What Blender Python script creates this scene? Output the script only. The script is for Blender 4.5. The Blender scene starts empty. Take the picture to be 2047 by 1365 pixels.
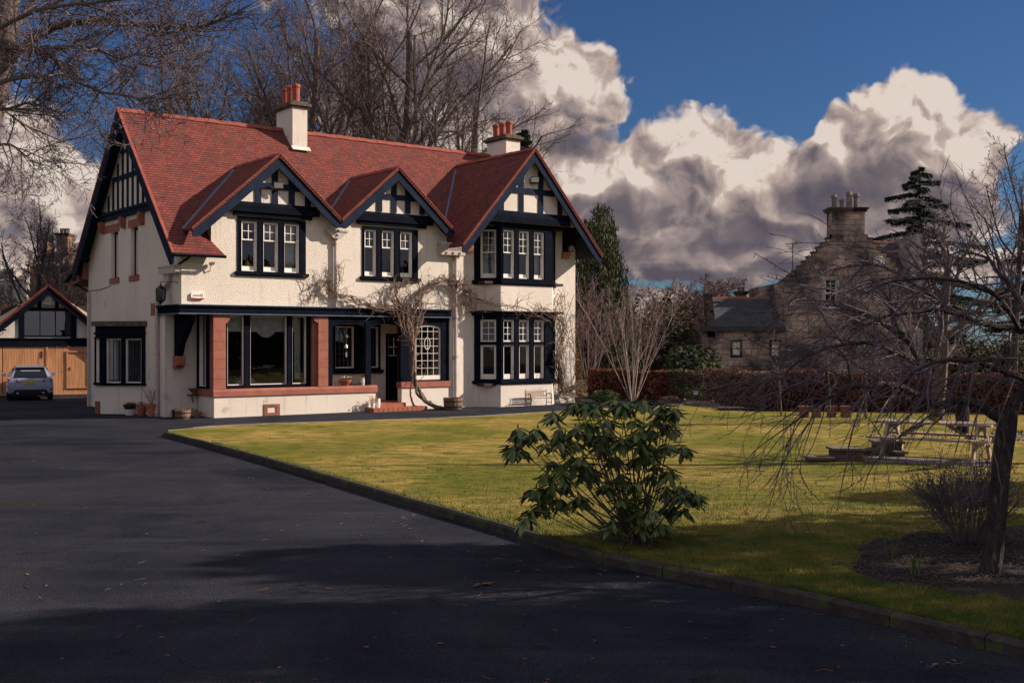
import bpy, math, random
from mathutils import Vector, Matrix
from mathutils.geometry import tessellate_polygon
R = math.radians
SC = bpy.context.scene
COL = SC.collection
rnd = random.Random(7)

# ---------------------------------------------------------------- camera
CAMH = 2.5
cam = bpy.data.cameras.new('camera'); camo = bpy.data.objects.new('camera', cam); COL.objects.link(camo)
camo.location = (0, 0, CAMH); camo.rotation_euler = (R(90), 0, 0)
cam.sensor_width = 36; cam.lens = 39.57; cam.clip_end = 3000; cam.clip_start = .1
SC.camera = camo
SC.render.resolution_x = 1024; SC.render.resolution_y = 682

# ---------------------------------------------------------------- sun, exposure
TH = R(37.53); CT, ST = math.cos(TH), math.sin(TH)      # turn of the house
HO = Vector((-10.605, 36.10, 0))                         # front left corner of the house
SUN = Vector((1.90, .20, 1.07)).normalized()
sl = bpy.data.lights.new('sun', 'SUN'); sl.energy = 5.0; sl.angle = R(.5); sl.color = (1, .85, .70)
so = bpy.data.objects.new('sun', sl); COL.objects.link(so)
so.rotation_euler = SUN.to_track_quat('Z', 'Y').to_euler(); so.location = (30, 0, 30)
SC.view_settings.view_transform = 'Standard'; SC.view_settings.look = 'None'
SC.view_settings.exposure = 0.6; SC.view_settings.gamma = 1

# ---------------------------------------------------------------- node helper
class NB:
    def __init__(s, nt): s.nt = nt; s.n = nt.nodes; s.l = nt.links
    def node(s, t, **k):
        n = s.n.new(t)
        for a, v in k.items(): setattr(n, a, v)
        return n
    def put(s, sock, v):
        if hasattr(v, 'is_linked') or isinstance(v, bpy.types.NodeSocket): s.l.new(v, sock)
        else: sock.default_value = v
    def m(s, op, a, b=0.0, c=0.0, clamp=False):
        n = s.node('ShaderNodeMath', operation=op, use_clamp=clamp)
        s.put(n.inputs[0], a); s.put(n.inputs[1], b); s.put(n.inputs[2], c)
        return n.outputs[0]
    def v(s, op, a, b=(0, 0, 0), out=0):
        n = s.node('ShaderNodeVectorMath', operation=op)
        s.put(n.inputs[0], a); s.put(n.inputs[1], b)
        return n.outputs[out]
    def noise(s, vec, scale, detail=5, rough=.55, dist=0.0):
        n = s.node('ShaderNodeTexNoise'); s.put(n.inputs['Vector'], vec)
        n.inputs['Scale'].default_value = scale; n.inputs['Detail'].default_value = detail
        n.inputs['Roughness'].default_value = rough; n.inputs['Distortion'].default_value = dist
        return n.outputs[0]
    def rng(s, v, a, b, c=0.0, d=1.0, smooth=False):
        n = s.node('ShaderNodeMapRange'); n.interpolation_type = 'SMOOTHSTEP' if smooth else 'LINEAR'
        s.put(n.inputs[0], v)
        for i, x in enumerate((a, b, c, d)): n.inputs[i + 1].default_value = x
        return n.outputs[0]
    def mix(s, f, a, b, blend='MIX'):
        n = s.node('ShaderNodeMix', data_type='RGBA', blend_type=blend)
        s.put(n.inputs[0], f)
        for i, x in ((6, a), (7, b)):
            if isinstance(x, tuple) and len(x) == 3: x = x + (1,)
            s.put(n.inputs[i], x)
        return n.outputs[2]
    def ramp(s, f, stops):
        n = s.node('ShaderNodeValToRGB'); s.put(n.inputs[0], f); e = n.color_ramp.elements
        while len(e) < len(stops): e.new(.5)
        for i, (p, c) in enumerate(stops): e[i].position = p; e[i].color = tuple(c) + (1,)
        return n.outputs[0]

# ---------------------------------------------------------------- sky with cumulus banks
F_ = 2250.0
def azel(px, py):
    x = (px - 1023.5) / F_; z = (682.5 - py) / F_
    return math.atan2(x, 1) * 22.5, math.atan2(z, math.hypot(1, x)) * 22.5   # ~ hundreds of photo pixels
W = bpy.data.worlds.new('World'); SC.world = W; W.use_nodes = True
nb = NB(W.node_tree); W.node_tree.nodes.clear()
geo = nb.node('ShaderNodeTexCoord').outputs['Generated']
sep = nb.node('ShaderNodeSeparateXYZ'); nb.l.new(geo, sep.inputs[0])
az = nb.m('ARCTAN2', sep.outputs[0], sep.outputs[1]); el = nb.m('ARCSINE', sep.outputs[2])
cmb = nb.node('ShaderNodeCombineXYZ'); nb.l.new(nb.m('MULTIPLY', az, 22.5), cmb.inputs[0]); nb.l.new(nb.m('MULTIPLY', el, 22.5), cmb.inputs[1])
P = cmb.outputs[0]
def field(ells, P, k=.35):
    acc = None
    for px, py, rx, ry in ells:
        cx, cy = azel(px, py)
        d = nb.v('SUBTRACT', P, (cx, cy, 0)); d = nb.v('MULTIPLY', d, (100 / rx, 100 / ry, 0))
        f = nb.m('SUBTRACT', 1.0, nb.v('LENGTH', d, out=1))
        acc = f if acc is None else nb.m('SMOOTH_MAX', acc, f, k)
    return acc
ells = [(850, -90, 310, 170), (900, 80, 190, 150), (1090, 190, 170, 120), (960, 310, 230, 140), (820, 210, 170, 120), (460, -70, 200, 60),
        (110, 390, 110, 90), (220, 480, 130, 130), (40, 560, 220, 80),
        (1400, 315, 130, 105), (1250, 400, 220, 120), (1510, 400, 150, 110), (1150, 380, 130, 70),
        (1800, 265, 140, 105), (1930, 300, 90, 75), (1690, 340, 150, 90), (1650, 280, 50, 40), (1720, 430, 260, 90),
        (1960, 535, 110, 34), (1400, 515, 430, 62), (1440, 607, 420, 22), (-500, 300, 500, 260), (3300, 200, 700, 260), (4900, 300, 900, 300)]
dark = [(640, 150, 420, 70), (1130, 290, 90, 40), (1300, 510, 240, 42), (1480, 480, 170, 45), (1710, 370, 110, 45), (1480, 540, 300, 28), (1650, 400, 120, 60), (330, 60, 240, 60), (1870, 420, 130, 40), (1240, 430, 120, 45), (1950, 535, 120, 18)]
warp = nb.node('ShaderNodeTexNoise', noise_dimensions='2D'); nb.l.new(P, warp.inputs['Vector']); warp.inputs['Scale'].default_value = .9; warp.inputs['Detail'].default_value = 3
Pw = nb.v('ADD', P, nb.v('MULTIPLY', nb.v('SUBTRACT', warp.outputs[1], (.5, .5, .5)), (.8, .8, 0)))
def n2(Q, sc, det, ro):
    n = nb.node('ShaderNodeTexNoise', noise_dimensions='2D'); nb.l.new(Q, n.inputs['Vector']); n.inputs['Scale'].default_value = sc; n.inputs['Detail'].default_value = det; n.inputs['Roughness'].default_value = ro
    return n.outputs[0]
def bil(Q, det=3, nd=6):
    vo = nb.node('ShaderNodeTexVoronoi', feature='F1', voronoi_dimensions='2D'); nb.l.new(Q, vo.inputs['Vector'])
    vo.inputs['Scale'].default_value = 1.35; vo.inputs['Detail'].default_value = det; vo.inputs['Roughness'].default_value = .5; vo.normalize = True
    a = nb.m('SUBTRACT', 1.0, vo.outputs[0])
    return nb.m('ADD', nb.m('MULTIPLY', a, .6), nb.m('MULTIPLY', n2(Q, .9, nd, .52), .4))
N0 = bil(Pw, 3, 7)
Fd = field(ells, Pw, .25)
dens = nb.m('ADD', Fd, nb.m('MULTIPLY', nb.m('SUBTRACT', N0, .57), 1.1))
mask = nb.rng(dens, .0, .17, 0, 1, True)
R0 = n2(Pw, 1.5, 4, .5); R1 = n2(nb.v('ADD', Pw, (.14, .20, 0)), 1.5, 4, .5)
F1 = field(ells, nb.v('ADD', Pw, (.22, .42, 0)), .25)
dk = nb.rng(nb.m('ADD', field(dark, Pw, .4), nb.m('MULTIPLY', nb.m('SUBTRACT', n2(P, .55, 3, .5), .5), 1.1)), -.35, .8, 0, 1, True)
rel = nb.m('ADD', nb.m('MULTIPLY', nb.m('SUBTRACT', R0, R1), 1.5), nb.m('MULTIPLY', nb.m('SUBTRACT', Fd, F1), .75))
rel = nb.m('MULTIPLY', rel, nb.m('SUBTRACT', 1.0, nb.m('MULTIPLY', dk, .6)))
lit = nb.m('SUBTRACT', nb.m('ADD', .71, rel), nb.m('MULTIPLY', dk, .54))
lit = nb.m('ADD', lit, nb.m('MULTIPLY', nb.m('SUBTRACT', N0, .60), .75), clamp=True)
st = n2(nb.v('MULTIPLY', P, (.25, 2.6, 1)), 1.0, 4, .5)
lowm = nb.rng(el, .045, .12, 1, 0, True)
lit = nb.m('ADD', lit, nb.m('MULTIPLY', nb.m('MULTIPLY', nb.m('SUBTRACT', st, .5), 1.2), lowm), clamp=True)
ccol = nb.ramp(lit, [(0.0, (.13, .115, .15)), (.3, (.23, .19, .205)), (.58, (.44, .35, .335)), (.82, (.68, .54, .47)), (1.0, (.98, .84, .74))])
sky = nb.node('ShaderNodeTexSky', sky_type='NISHITA'); sky.sun_disc = False
sky.sun_elevation = math.asin(SUN.z); sky.sun_rotation = math.atan2(SUN.x, SUN.y)
sky.air_density = 1.0; sky.dust_density = .3; sky.ozone_density = 3.0
skyc = nb.mix(1.0, sky.outputs[0], (.34, .51, .76), 'MULTIPLY')
CLOUD_K = 10.0                                   # cloud radiance in the sky texture's own units
ccs = nb.v('MULTIPLY', ccol, (CLOUD_K,) * 3)
bgc = nb.mix(mask, skyc, ccs)
# bright broken cloud added over and behind the viewer to lift the shade
dvec = nb.v('ADD', geo, nb.v('MULTIPLY', geo, (0, 0, 0)))
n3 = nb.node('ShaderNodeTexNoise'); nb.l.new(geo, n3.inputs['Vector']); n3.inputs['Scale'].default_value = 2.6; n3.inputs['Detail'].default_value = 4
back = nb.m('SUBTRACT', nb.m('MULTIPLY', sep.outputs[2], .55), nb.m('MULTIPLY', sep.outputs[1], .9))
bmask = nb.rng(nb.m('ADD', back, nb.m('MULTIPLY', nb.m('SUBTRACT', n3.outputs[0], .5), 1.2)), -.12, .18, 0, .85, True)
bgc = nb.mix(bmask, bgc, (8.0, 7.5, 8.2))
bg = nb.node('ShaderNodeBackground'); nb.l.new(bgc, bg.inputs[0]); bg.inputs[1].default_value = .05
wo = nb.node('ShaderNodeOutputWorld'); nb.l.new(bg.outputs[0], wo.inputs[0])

# ---------------------------------------------------------------- materials
MT = {}
def pm(name, c1, c2=None, scale=3., rough=.8, bump=0., bscale=40., bdist=.02, metal=0., spec=.3, c3=None, s3=25., t3=.66, stretch=None, lo=.35, hi=.65, uv=False, trans=None, c4=None):
    m = bpy.data.materials.new(name); m.use_nodes = True; b = NB(m.node_tree)
    bs = m.node_tree.nodes['Principled BSDF']
    tc = b.node('ShaderNodeTexCoord').outputs['UV' if uv else 'Object']
    if stretch: tc = b.v('MULTIPLY', tc, stretch)
    col = tuple(c1) + (1,)
    if c2:
        f = b.rng(b.noise(tc, scale, 5, .6), lo, hi)
        col = b.mix(f, tuple(c1), tuple(c2))
        if c3: col = b.mix(b.rng(b.noise(tc, s3, 3, .6), t3, t3 + .05), col, tuple(c3))
    if c4:                                              # rain streaks
        stv = b.noise(b.v('MULTIPLY', tc, (3.2, 3.2, .35)), 1.6, 5, .62); col = b.mix(b.rng(stv, .56, .72, 0, .6), col, tuple(c4))
    b.put(bs.inputs['Base Color'], col)
    bs.inputs['Roughness'].default_value = rough; bs.inputs['Metallic'].default_value = metal
    bs.inputs['Specular IOR Level'].default_value = spec
    if bump:
        bn = b.node('ShaderNodeBump'); bn.inputs['Strength'].default_value = bump; bn.inputs['Distance'].default_value = bdist
        b.put(bn.inputs['Height'], b.noise(tc, bscale, 3, .6)); b.l.new(bn.outputs[0], bs.inputs['Normal'])
    MT[name] = m
    return m
def brick(name, c1, c2, mort, w, h, ms=.012, rough=.85, bump=.5, noisec=None, offset=.5, ns=1.5, step=0, nr=(.42, .72, .75)):
    m = bpy.data.materials.new(name); m.use_nodes = True; b = NB(m.node_tree)
    bs = m.node_tree.nodes['Principled BSDF']
    uv = b.node('ShaderNodeTexCoord').outputs['UV']
    wob = b.node('ShaderNodeTexNoise'); b.l.new(uv, wob.inputs['Vector']); wob.inputs['Scale'].default_value = 2.2
    uv2 = b.v('ADD', uv, b.v('MULTIPLY', b.v('SUBTRACT', wob.outputs[1], (.5, .5, .5)), (.03, .02, 0)))
    br = b.node('ShaderNodeTexBrick'); b.l.new(uv2, br.inputs['Vector']); br.offset = offset
    br.inputs['Scale'].default_value = 1; br.inputs['Brick Width'].default_value = w; br.inputs['Row Height'].default_value = h
    br.inputs['Mortar Size'].default_value = ms; br.inputs['Mortar Smooth'].default_value = .1; br.inputs['Bias'].default_value = 0
    br.inputs['Color1'].default_value = tuple(c1) + (1,); br.inputs['Color2'].default_value = tuple(c2) + (1,); br.inputs['Mortar'].default_value = tuple(mort) + (1,)
    col = br.outputs[0]
    if noisec: col = b.mix(b.rng(b.noise(uv, ns, 6, .65), nr[0], nr[1], 0, nr[2]), col, tuple(noisec))
    col = b.mix(1.0, col, b.ramp(b.noise(uv, 14, 3, .6), [(.3, (.72,) * 3), (.7, (1.15,) * 3)]), 'MULTIPLY')
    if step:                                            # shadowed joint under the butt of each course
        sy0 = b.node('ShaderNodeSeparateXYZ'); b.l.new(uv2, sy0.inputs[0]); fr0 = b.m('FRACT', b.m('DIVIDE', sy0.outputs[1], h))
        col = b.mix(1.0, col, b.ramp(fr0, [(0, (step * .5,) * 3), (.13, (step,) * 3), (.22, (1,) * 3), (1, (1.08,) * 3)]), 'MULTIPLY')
    b.l.new(col, bs.inputs['Base Color']); bs.inputs['Roughness'].default_value = rough; bs.inputs['Specular IOR Level'].default_value = .2
    # courses lap like steps: height falls from the lower edge of each course to the next
    sy = b.node('ShaderNodeSeparateXYZ'); b.l.new(uv2, sy.inputs[0])
    saw = b.m('FRACT', b.m('DIVIDE', sy.outputs[1], h))
    hgt = b.m('SUBTRACT', b.m('MULTIPLY', b.m('SUBTRACT', 1.0, saw), .6), b.m('MULTIPLY', br.outputs[1], .6))
    bn = b.node('ShaderNodeBump'); bn.inputs['Strength'].default_value = bump; bn.inputs['Distance'].default_value = .02
    b.l.new(hgt, bn.inputs['Height']); b.l.new(bn.outputs[0], bs.inputs['Normal'])
    MT[name] = m
    return m
pm('harling', (.78, .71, .64), (.70, .63, .56), .5, .95, 1.0, 38, .045, spec=.1, c3=(.56, .49, .41), s3=1.1, t3=.66, c4=(.47, .42, .36))
pm('black_paint', (.004, .0055, .011), (.007, .009, .017), 2, .85, .35, 14, .006, spec=.03, c3=(.45, .42, .42), s3=30, t3=.77)
pm('board_paint', (.013, .019, .036), (.02, .028, .052), 2, .85, .3, 14, .006, spec=.03, c3=(.5, .47, .45), s3=16, t3=.775)
pm('white_paint', (.74, .70, .66), (.62, .58, .54), 3, .5, .1, 30, .004)
pm('stone_red', (.33, .125, .09), (.24, .09, .07), 2.2, .9, .3, 25, .01, spec=.15, c3=(.14, .08, .07), s3=6, t3=.66)
pm('stone_brown', (.17, .085, .06), (.26, .10, .065), 2.5, .9, .4, 25, .01, spec=.15)
pm('cast_pipe', (.50, .43, .40), (.38, .32, .31), 5, .55, .1, 30, .004)
pm('pot_clay', (.33, .075, .045), (.24, .06, .045), 5, .75, .2, 30, .006)
pm('mortar_cap', (.055, .045, .035), (.13, .10, .07), 6, .95, .8, 20, .02)
pm('lead', (.10, .13, .19), (.07, .09, .13), 3, .5, .2, 20, .004)
pm('asphalt', (.011, .013, .022), (.040, .037, .045), .38, .95, .9, 90, .012, spec=.12, c3=(.11, .10, .11), s3=70, t3=.66, lo=.34, hi=.66)
pm('paving', (.20, .17, .15), (.12, .10, .09), 3, .9, .5, 20, .01)
pm('kerbstone', (.028, .023, .023), (.055, .043, .04), 5, .9, 1, 18, .02, c3=(.05, .06, .025), s3=3, t3=.55)
pm('timber_pale', (.55, .27, .125), (.33, .15, .075), 2.0, .6, .2, 20, .004, stretch=(7, 7, .5))
pm('bench_wood', (.36, .28, .21), (.22, .165, .125), 2.0, .75, .3, 20, .004, stretch=(6, 6, 6))
pm('weathered', (.20, .17, .14), (.13, .11, .09), 4, .85, .4, 30, .006)
pm('iron', (.015, .015, .02), None, rough=.5, spec=.5)
pm('bark', (.14, .105, .09), (.07, .055, .052), 6, .95, .9, 14, .03, stretch=(3, 3, 1))
pm('bark_dark', (.06, .045, .042), (.025, .02, .022), 6, .95, .9, 16, .03, stretch=(3, 3, 1), c3=(.11, .12, .08), s3=4, t3=.6)
pm('twig', (.15, .105, .095), (.085, .06, .06), 2, .9)
pm('twig_dark', (.14, .108, .12), (.055, .042, .052), 2, .8)
pm('twig_red', (.15, .095, .095), (.10, .07, .075), .4, .9)
pm('birch', (.42, .33, .28), (.27, .20, .18), 5, .8)
pm('vine', (.22, .15, .115), (.085, .058, .048), 8, .9, .6, 40, .01)
pm('leaf_rhodo', (.045, .085, .025), (.16, .185, .055), 5, .38, spec=.4)
pm('leaf_under', (.07, .085, .03), (.10, .10, .04), 3, .6)
pm('leaf_conifer', (.022, .036, .014), (.055, .062, .022), .7, .8)
pm('leaf_cedar', (.016, .030, .020), (.032, .048, .026), .7, .8)
pm('leaf_beech', (.16, .05, .035), (.075, .028, .022), 1.2, .8, c3=(.26, .13, .07), s3=3, t3=.58)
pm('leaf_yellow', (.30, .17, .06), (.17, .10, .05), 3, .8)
pm('leaf_green', (.05, .085, .022), (.09, .12, .035), 3, .7)
pm('leaf_shrub', (.05, .055, .028), (.12, .085, .05), .5, .9)
pm('leaf_dry', (.22, .12, .08), (.12, .07, .05), 4, .8)
pm('cordyline', (.30, .11, .10), (.42, .22, .16), 4, .5)
pm('grassblade', (.07, .12, .018), (.20, .18, .04), 2.5, .6, lo=.4, hi=.6)
pm('mulch', (.018, .013, .012), (.045, .032, .028), 9, 1, 1, 20, .03)
pm('chip', (.09, .062, .055), (.03, .021, .02), 2, .95)
pm('slate', (.030, .034, .045), (.055, .055, .065), 4, .55, .5, 12, .01)
pm('barrel_wood', (.24, .16, .10), (.12, .08, .06), 4, .8, .4, 20, .006, stretch=(5, 5, .6))
pm('terracotta', (.42, .16, .09), (.30, .12, .075), 6, .85)
pm('pot_white', (.72, .70, .66), None, rough=.4)
pm('car_paint', (.26, .30, .42), None, rough=.22, metal=.35, spec=.6)
pm('rubber', (.012, .012, .013), None, rough=.7)
pm('red_plastic', (.28, .01, .02), None, rough=.25, spec=.6)
pm('plate_yellow', (.72, .46, .03), None, rough=.4)
pm('chrome', (.5, .5, .52), None, rough=.2, metal=1)
pm('fabric_white', (.62, .58, .52), (.45, .42, .38), 4, .9)
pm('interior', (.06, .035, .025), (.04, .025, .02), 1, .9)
pm('porch_red', (.11, .018, .022), (.08, .015, .02), 1, .8)
pm('tile_floor', (.34, .10, .055), (.25, .075, .045), 6, .6)
pm('stone_old', (.125, .09, .07), (.045, .035, .032), .8, .95, .6, 14, .03, c3=(.018, .015, .018), s3=.9, t3=.56)
pm('render_grey', (.35, .32, .29), (.26, .24, .22), .5, .95)
pm('yellow_flower', (.75, .42, .05), None, rough=.7)
pm('orange_flower', (.65, .14, .03), None, rough=.7)
pm('violet_flower', (.22, .12, .45), None, rough=.7)
pm('green_plastic', (.008, .011, .011), None, rough=.7, spec=.1)
pm('blue_car', (.25, .33, .55), None, rough=.25, metal=.3)
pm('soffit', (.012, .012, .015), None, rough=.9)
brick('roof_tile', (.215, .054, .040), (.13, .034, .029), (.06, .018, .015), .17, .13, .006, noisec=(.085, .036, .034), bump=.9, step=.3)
brick('roof_slate', (.040, .046, .062), (.075, .075, .085), (.014, .015, .02), .3, .2, .012, noisec=(.045, .04, .05), bump=.6)
brick('grey_tile', (.13, .10, .09), (.18, .13, .12), (.04, .03, .03), .3, .22, .012, noisec=(.10, .08, .075), bump=.5)
brick('ashlar', (.50, .37, .30), (.34, .25, .20), (.14, .105, .09), .62, .30, .014, noisec=(.022, .018, .022), bump=.3, ns=.42, nr=(.40, .58, .93))
brick('ashlar_warm', (.30, .18, .105), (.22, .13, .08), (.10, .06, .04), .5, .26, .014, noisec=(.13, .08, .055), bump=.3)

def asphalt_mat():
    m = bpy.data.materials.new('asphalt'); m.use_nodes = True; b = NB(m.node_tree); bs = m.node_tree.nodes['Principled BSDF']
    tc = b.node('ShaderNodeTexCoord').outputs['Object']
    col = b.mix(b.rng(b.noise(tc, .33, 5, .65, .6), .36, .64), (.007, .010, .020), (.033, .034, .046))
    st = b.noise(b.v('MULTIPLY', tc, (.35, 2.4, 1)), .8, 6, .7); col = b.mix(b.rng(st, .5, .72, 0, .7), col, (.045, .046, .058))
    col = b.mix(b.rng(b.noise(tc, 1.7, 4, .7), .60, .66, 0, .55), col, (.008, .009, .013))
    col = b.mix(b.rng(b.noise(tc, .21, 3, .6), .60, .70, 0, .5), col, (.035, .034, .018))
    vo = b.node('ShaderNodeTexVoronoi'); b.l.new(tc, vo.inputs['Vector']); vo.inputs['Scale'].default_value = 62
    col = b.mix(1.0, col, b.ramp(vo.outputs[0], [(.12, (2.3, 2.2, 2.2)), (.32, (1.0,) * 3), (.7, (.55,) * 3)]), 'MULTIPLY')
    col = b.mix(b.rng(b.noise(tc, 46, 3, .6), .70, .73, 0, .8), col, (.15, .13, .13))
    b.l.new(col, bs.inputs['Base Color']); bs.inputs['Roughness'].default_value = .9; bs.inputs['Specular IOR Level'].default_value = .14
    bn = b.node('ShaderNodeBump'); bn.inputs['Strength'].default_value = .9; bn.inputs['Distance'].default_value = .012
    b.l.new(vo.outputs[0], bn.inputs['Height']); b.l.new(bn.outputs[0], bs.inputs['Normal']); MT['asphalt'] = m
asphalt_mat()
# mown lawn: straw and green patches
def lawn_mat():
    m = bpy.data.materials.new('lawn_turf'); m.use_nodes = True; b = NB(m.node_tree); bs = m.node_tree.nodes['Principled BSDF']
    tc = b.node('ShaderNodeTexCoord').outputs['Object']
    big = b.rng(b.noise(tc, .28, 5, .6, .5), .38, .62)
    col = b.mix(big, (.17, .17, .028), (.42, .30, .095))
    mid = b.noise(b.v('MULTIPLY', tc, (1, 1.7, 1)), 1.9, 5, .65)
    col = b.mix(b.rng(mid, .45, .7), col, (.075, .105, .012))
    col = b.mix(1.0, col, b.ramp(b.noise(b.v('MULTIPLY', tc, (.6, 1, 1)), 7, 4, .7), [(.3, (.62, .66, .7)), (.7, (1.3, 1.25, 1.15))]), 'MULTIPLY')
    fine = b.noise(tc, 30, 4, .7)
    col = b.mix(1.0, col, b.ramp(fine, [(.3, (.35,) * 3), (.7, (1.6, 1.55, 1.4))]), 'MULTIPLY')
    b.l.new(col, bs.inputs['Base Color']); bs.inputs['Roughness'].default_value = .9; bs.inputs['Specular IOR Level'].default_value = .1
    bn = b.node('ShaderNodeBump'); bn.inputs['Strength'].default_value = 1; bn.inputs['Distance'].default_value = .05
    b.l.new(b.noise(tc, 55, 4, .7), bn.inputs['Height']); b.l.new(bn.outputs[0], bs.inputs['Normal']); MT['lawn'] = m
lawn_mat()
# window glass: thin pane, mirror by fresnel, dark room behind shows through
def glass_mat(name, tint=(.8, .85, .9), boost=.012):
    m = bpy.data.materials.new(name); m.use_nodes = True; b = NB(m.node_tree); m.node_tree.nodes.clear()
    tr = b.node('ShaderNodeBsdfTransparent'); tr.inputs[0].default_value = tint + (1,)
    gl = b.node('ShaderNodeBsdfGlossy'); gl.inputs[0].default_value = (.95, .95, 1, 1); gl.inputs[1].default_value = .015
    bn = b.node('ShaderNodeBump'); bn.inputs['Strength'].default_value = .04; bn.inputs['Distance'].default_value = .05
    b.l.new(b.noise(b.node('ShaderNodeTexCoord').outputs['Object'], 1.3, 2), bn.inputs['Height']); b.l.new(bn.outputs[0], gl.inputs['Normal'])
    fr = b.node('ShaderNodeFresnel'); fr.inputs[0].default_value = 1.5
    f = b.m('ADD', b.m('MULTIPLY', fr.outputs[0], 1.1), boost, clamp=True)
    mx = b.node('ShaderNodeMixShader'); b.l.new(f, mx.inputs[0]); b.l.new(tr.outputs[0], mx.inputs[1]); b.l.new(gl.outputs[0], mx.inputs[2])
    o = b.node('ShaderNodeOutputMaterial'); b.l.new(mx.outputs[0], o.inputs[0]); MT[name] = m
glass_mat('glass'); glass_mat('car_glass', (.12, .13, .15), .0); glass_mat('frosted_glass', (.3, .33, .35), .06)

# ---------------------------------------------------------------- mesh helpers
class MB:
    def __init__(s, M=None): s.v = []; s.f = []; s.uv = {}; s.M = M
    def p(s, *a):
        v = Vector(a[0]) if len(a) == 1 else Vector(a)
        if s.M: v = s.M @ v
        s.v.append((v.x, v.y, v.z)); return len(s.v) - 1
    def poly(s, pts, uvs=None):
        ids = [s.p(q) for q in pts]; s.f.append(ids)
        if uvs: s.uv[len(s.f) - 1] = uvs
        return s
    def box(s, x0, x1, y0, y1, z0, z1):
        i = [s.p(x, y, z) for z in (z0, z1) for x, y in ((x0, y0), (x1, y0), (x1, y1), (x0, y1))]
        for q in ((0, 3, 2, 1), (4, 5, 6, 7), (0, 1, 5, 4), (1, 2, 6, 5), (2, 3, 7, 6), (3, 0, 4, 7)): s.f.append([i[k] for k in q])
        return s
    def prism(s, pts, off):
        """closed polygon pts swept by vector off"""
        o = Vector(off); n = len(pts); a = [s.p(q) for q in pts]; b = [s.p(Vector(q) + o) for q in pts]
        s.f.append(a[::-1]); s.f.append(b)
        for i in range(n): s.f.append([a[i], a[(i + 1) % n], b[(i + 1) % n], b[i]])
        return s
    def beam(s, a, b, w, h, up=(0, 0, 1)):
        a = Vector(a); b = Vector(b); d = (b - a).normalized(); u = Vector(up)
        sd = d.cross(u); sd = sd.normalized() if sd.length > 1e-4 else Vector((1, 0, 0)); u = sd.cross(d).normalized()
        q = [a + sd * (w / 2 * i) + u * (h / 2 * j) for i, j in ((-1, -1), (1, -1), (1, 1), (-1, 1))]
        return s.prism(q, b - a)
    def tube(s, pts, rad, n=6, cap=False):
        pts = [Vector(q) for q in pts]; m = len(pts)
        if not hasattr(rad, '__len__'): rad = [rad] * m
        prev = None; ring = None; ref = Vector((.31, .17, .93))
        for i in range(m):
            d = pts[min(i + 1, m - 1)] - pts[max(i - 1, 0)]
            if d.length < 1e-7: d = Vector((0, 0, 1))
            d.normalize()
            if prev is None:
                a = d.cross(ref); a = a.normalized() if a.length > 1e-3 else d.orthogonal().normalized()
            else:
                a = prev - d * prev.dot(d); a = a.normalized() if a.length > 1e-5 else d.orthogonal().normalized()
            prev = a; b = d.cross(a); new = []
            for k in range(n):
                t = 2 * math.pi * k / n; q = pts[i] + (a * math.cos(t) + b * math.sin(t)) * rad[i]; new.append(s.p(q))
            if ring:
                for k in range(n): s.f.append([ring[k], ring[(k + 1) % n], new[(k + 1) % n], new[k]])
            elif cap: s.f.append(new[::-1])
            ring = new
        if cap: s.f.append(ring)
        return s
    def lathe(s, c, prof, n=16, cap=True, ph=0):
        rings = [[s.p(c[0] + r * math.cos(2 * math.pi * k / n + ph), c[1] + r * math.sin(2 * math.pi * k / n + ph), c[2] + z) for k in range(n)] for r, z in prof]
        for a, b in zip(rings, rings[1:]):
            for k in range(n): s.f.append([a[k], a[(k + 1) % n], b[(k + 1) % n], b[k]])
        if cap: s.f.append(rings[0][::-1]); s.f.append(rings[-1])
        return s
    def holed(s, fn, outer, holes, uvf=None):
        """outer, holes as lists of (u, v); fn maps to 3-D"""
        loops = [[Vector((u, v, 0)) for u, v in lp] for lp in [outer] + holes]
        flat = [q for lp in loops for q in lp]; ids = [s.p(fn(q.x, q.y)) for q in flat]
        for t in tessellate_polygon(loops):
            s.f.append([ids[k] for k in t])
            if uvf: s.uv[len(s.f) - 1] = [uvf(flat[k].x, flat[k].y) for k in t]
        return s
    def card(s, c, u, v):
        c = Vector(c); u = Vector(u); v = Vector(v); s.f.append([s.p(c - u - v), s.p(c + u - v), s.p(c + u + v), s.p(c - u + v)])
    def leaf(s, c, d, up, L, w):
        """folded pointed leaf of six corners"""
        c = Vector(c); d = Vector(d).normalized(); sd = d.cross(Vector(up)); sd = sd.normalized() if sd.length > 1e-3 else d.orthogonal().normalized(); n = sd.cross(d)
        a = s.p(c); b = s.p(c + d * L); m1 = s.p(c + d * L * .33 - n * L * .02); m2 = s.p(c + d * L * .7 - n * L * .03)
        l1 = s.p(c + d * L * .33 + sd * w * .45 + n * w * .15); l2 = s.p(c + d * L * .7 + sd * w * .42 + n * w * .1)
        r1 = s.p(c + d * L * .33 - sd * w * .45 + n * w * .15); r2 = s.p(c + d * L * .7 - sd * w * .42 + n * w * .1)
        s.f += [[a, m1, l1], [m1, m2, l2, l1], [m2, b, l2], [a, r1, m1], [m1, r1, r2, m2], [m2, r2, b]]
    def build(s, name, mat, parent=None, smooth=False, label=None):
        me = bpy.data.meshes.new(name); me.from_pydata(s.v, [], s.f)
        if s.uv:
            ul = me.uv_layers.new(name='UVMap'); flat = [0.0] * (2 * len(me.loops))
            for fi, uvs in s.uv.items():
                st_ = me.polygons[fi].loop_start
                for k, (a, b) in enumerate(uvs): flat[2 * (st_ + k)] = a; flat[2 * (st_ + k) + 1] = b
            ul.data.foreach_set('uv', flat)
        me.materials.append(MT[mat] if isinstance(mat, str) else mat)
        if getattr(s, 'under', None): me.materials.append(MT['soffit']); me.polygons[s.under].material_index = 1
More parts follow.
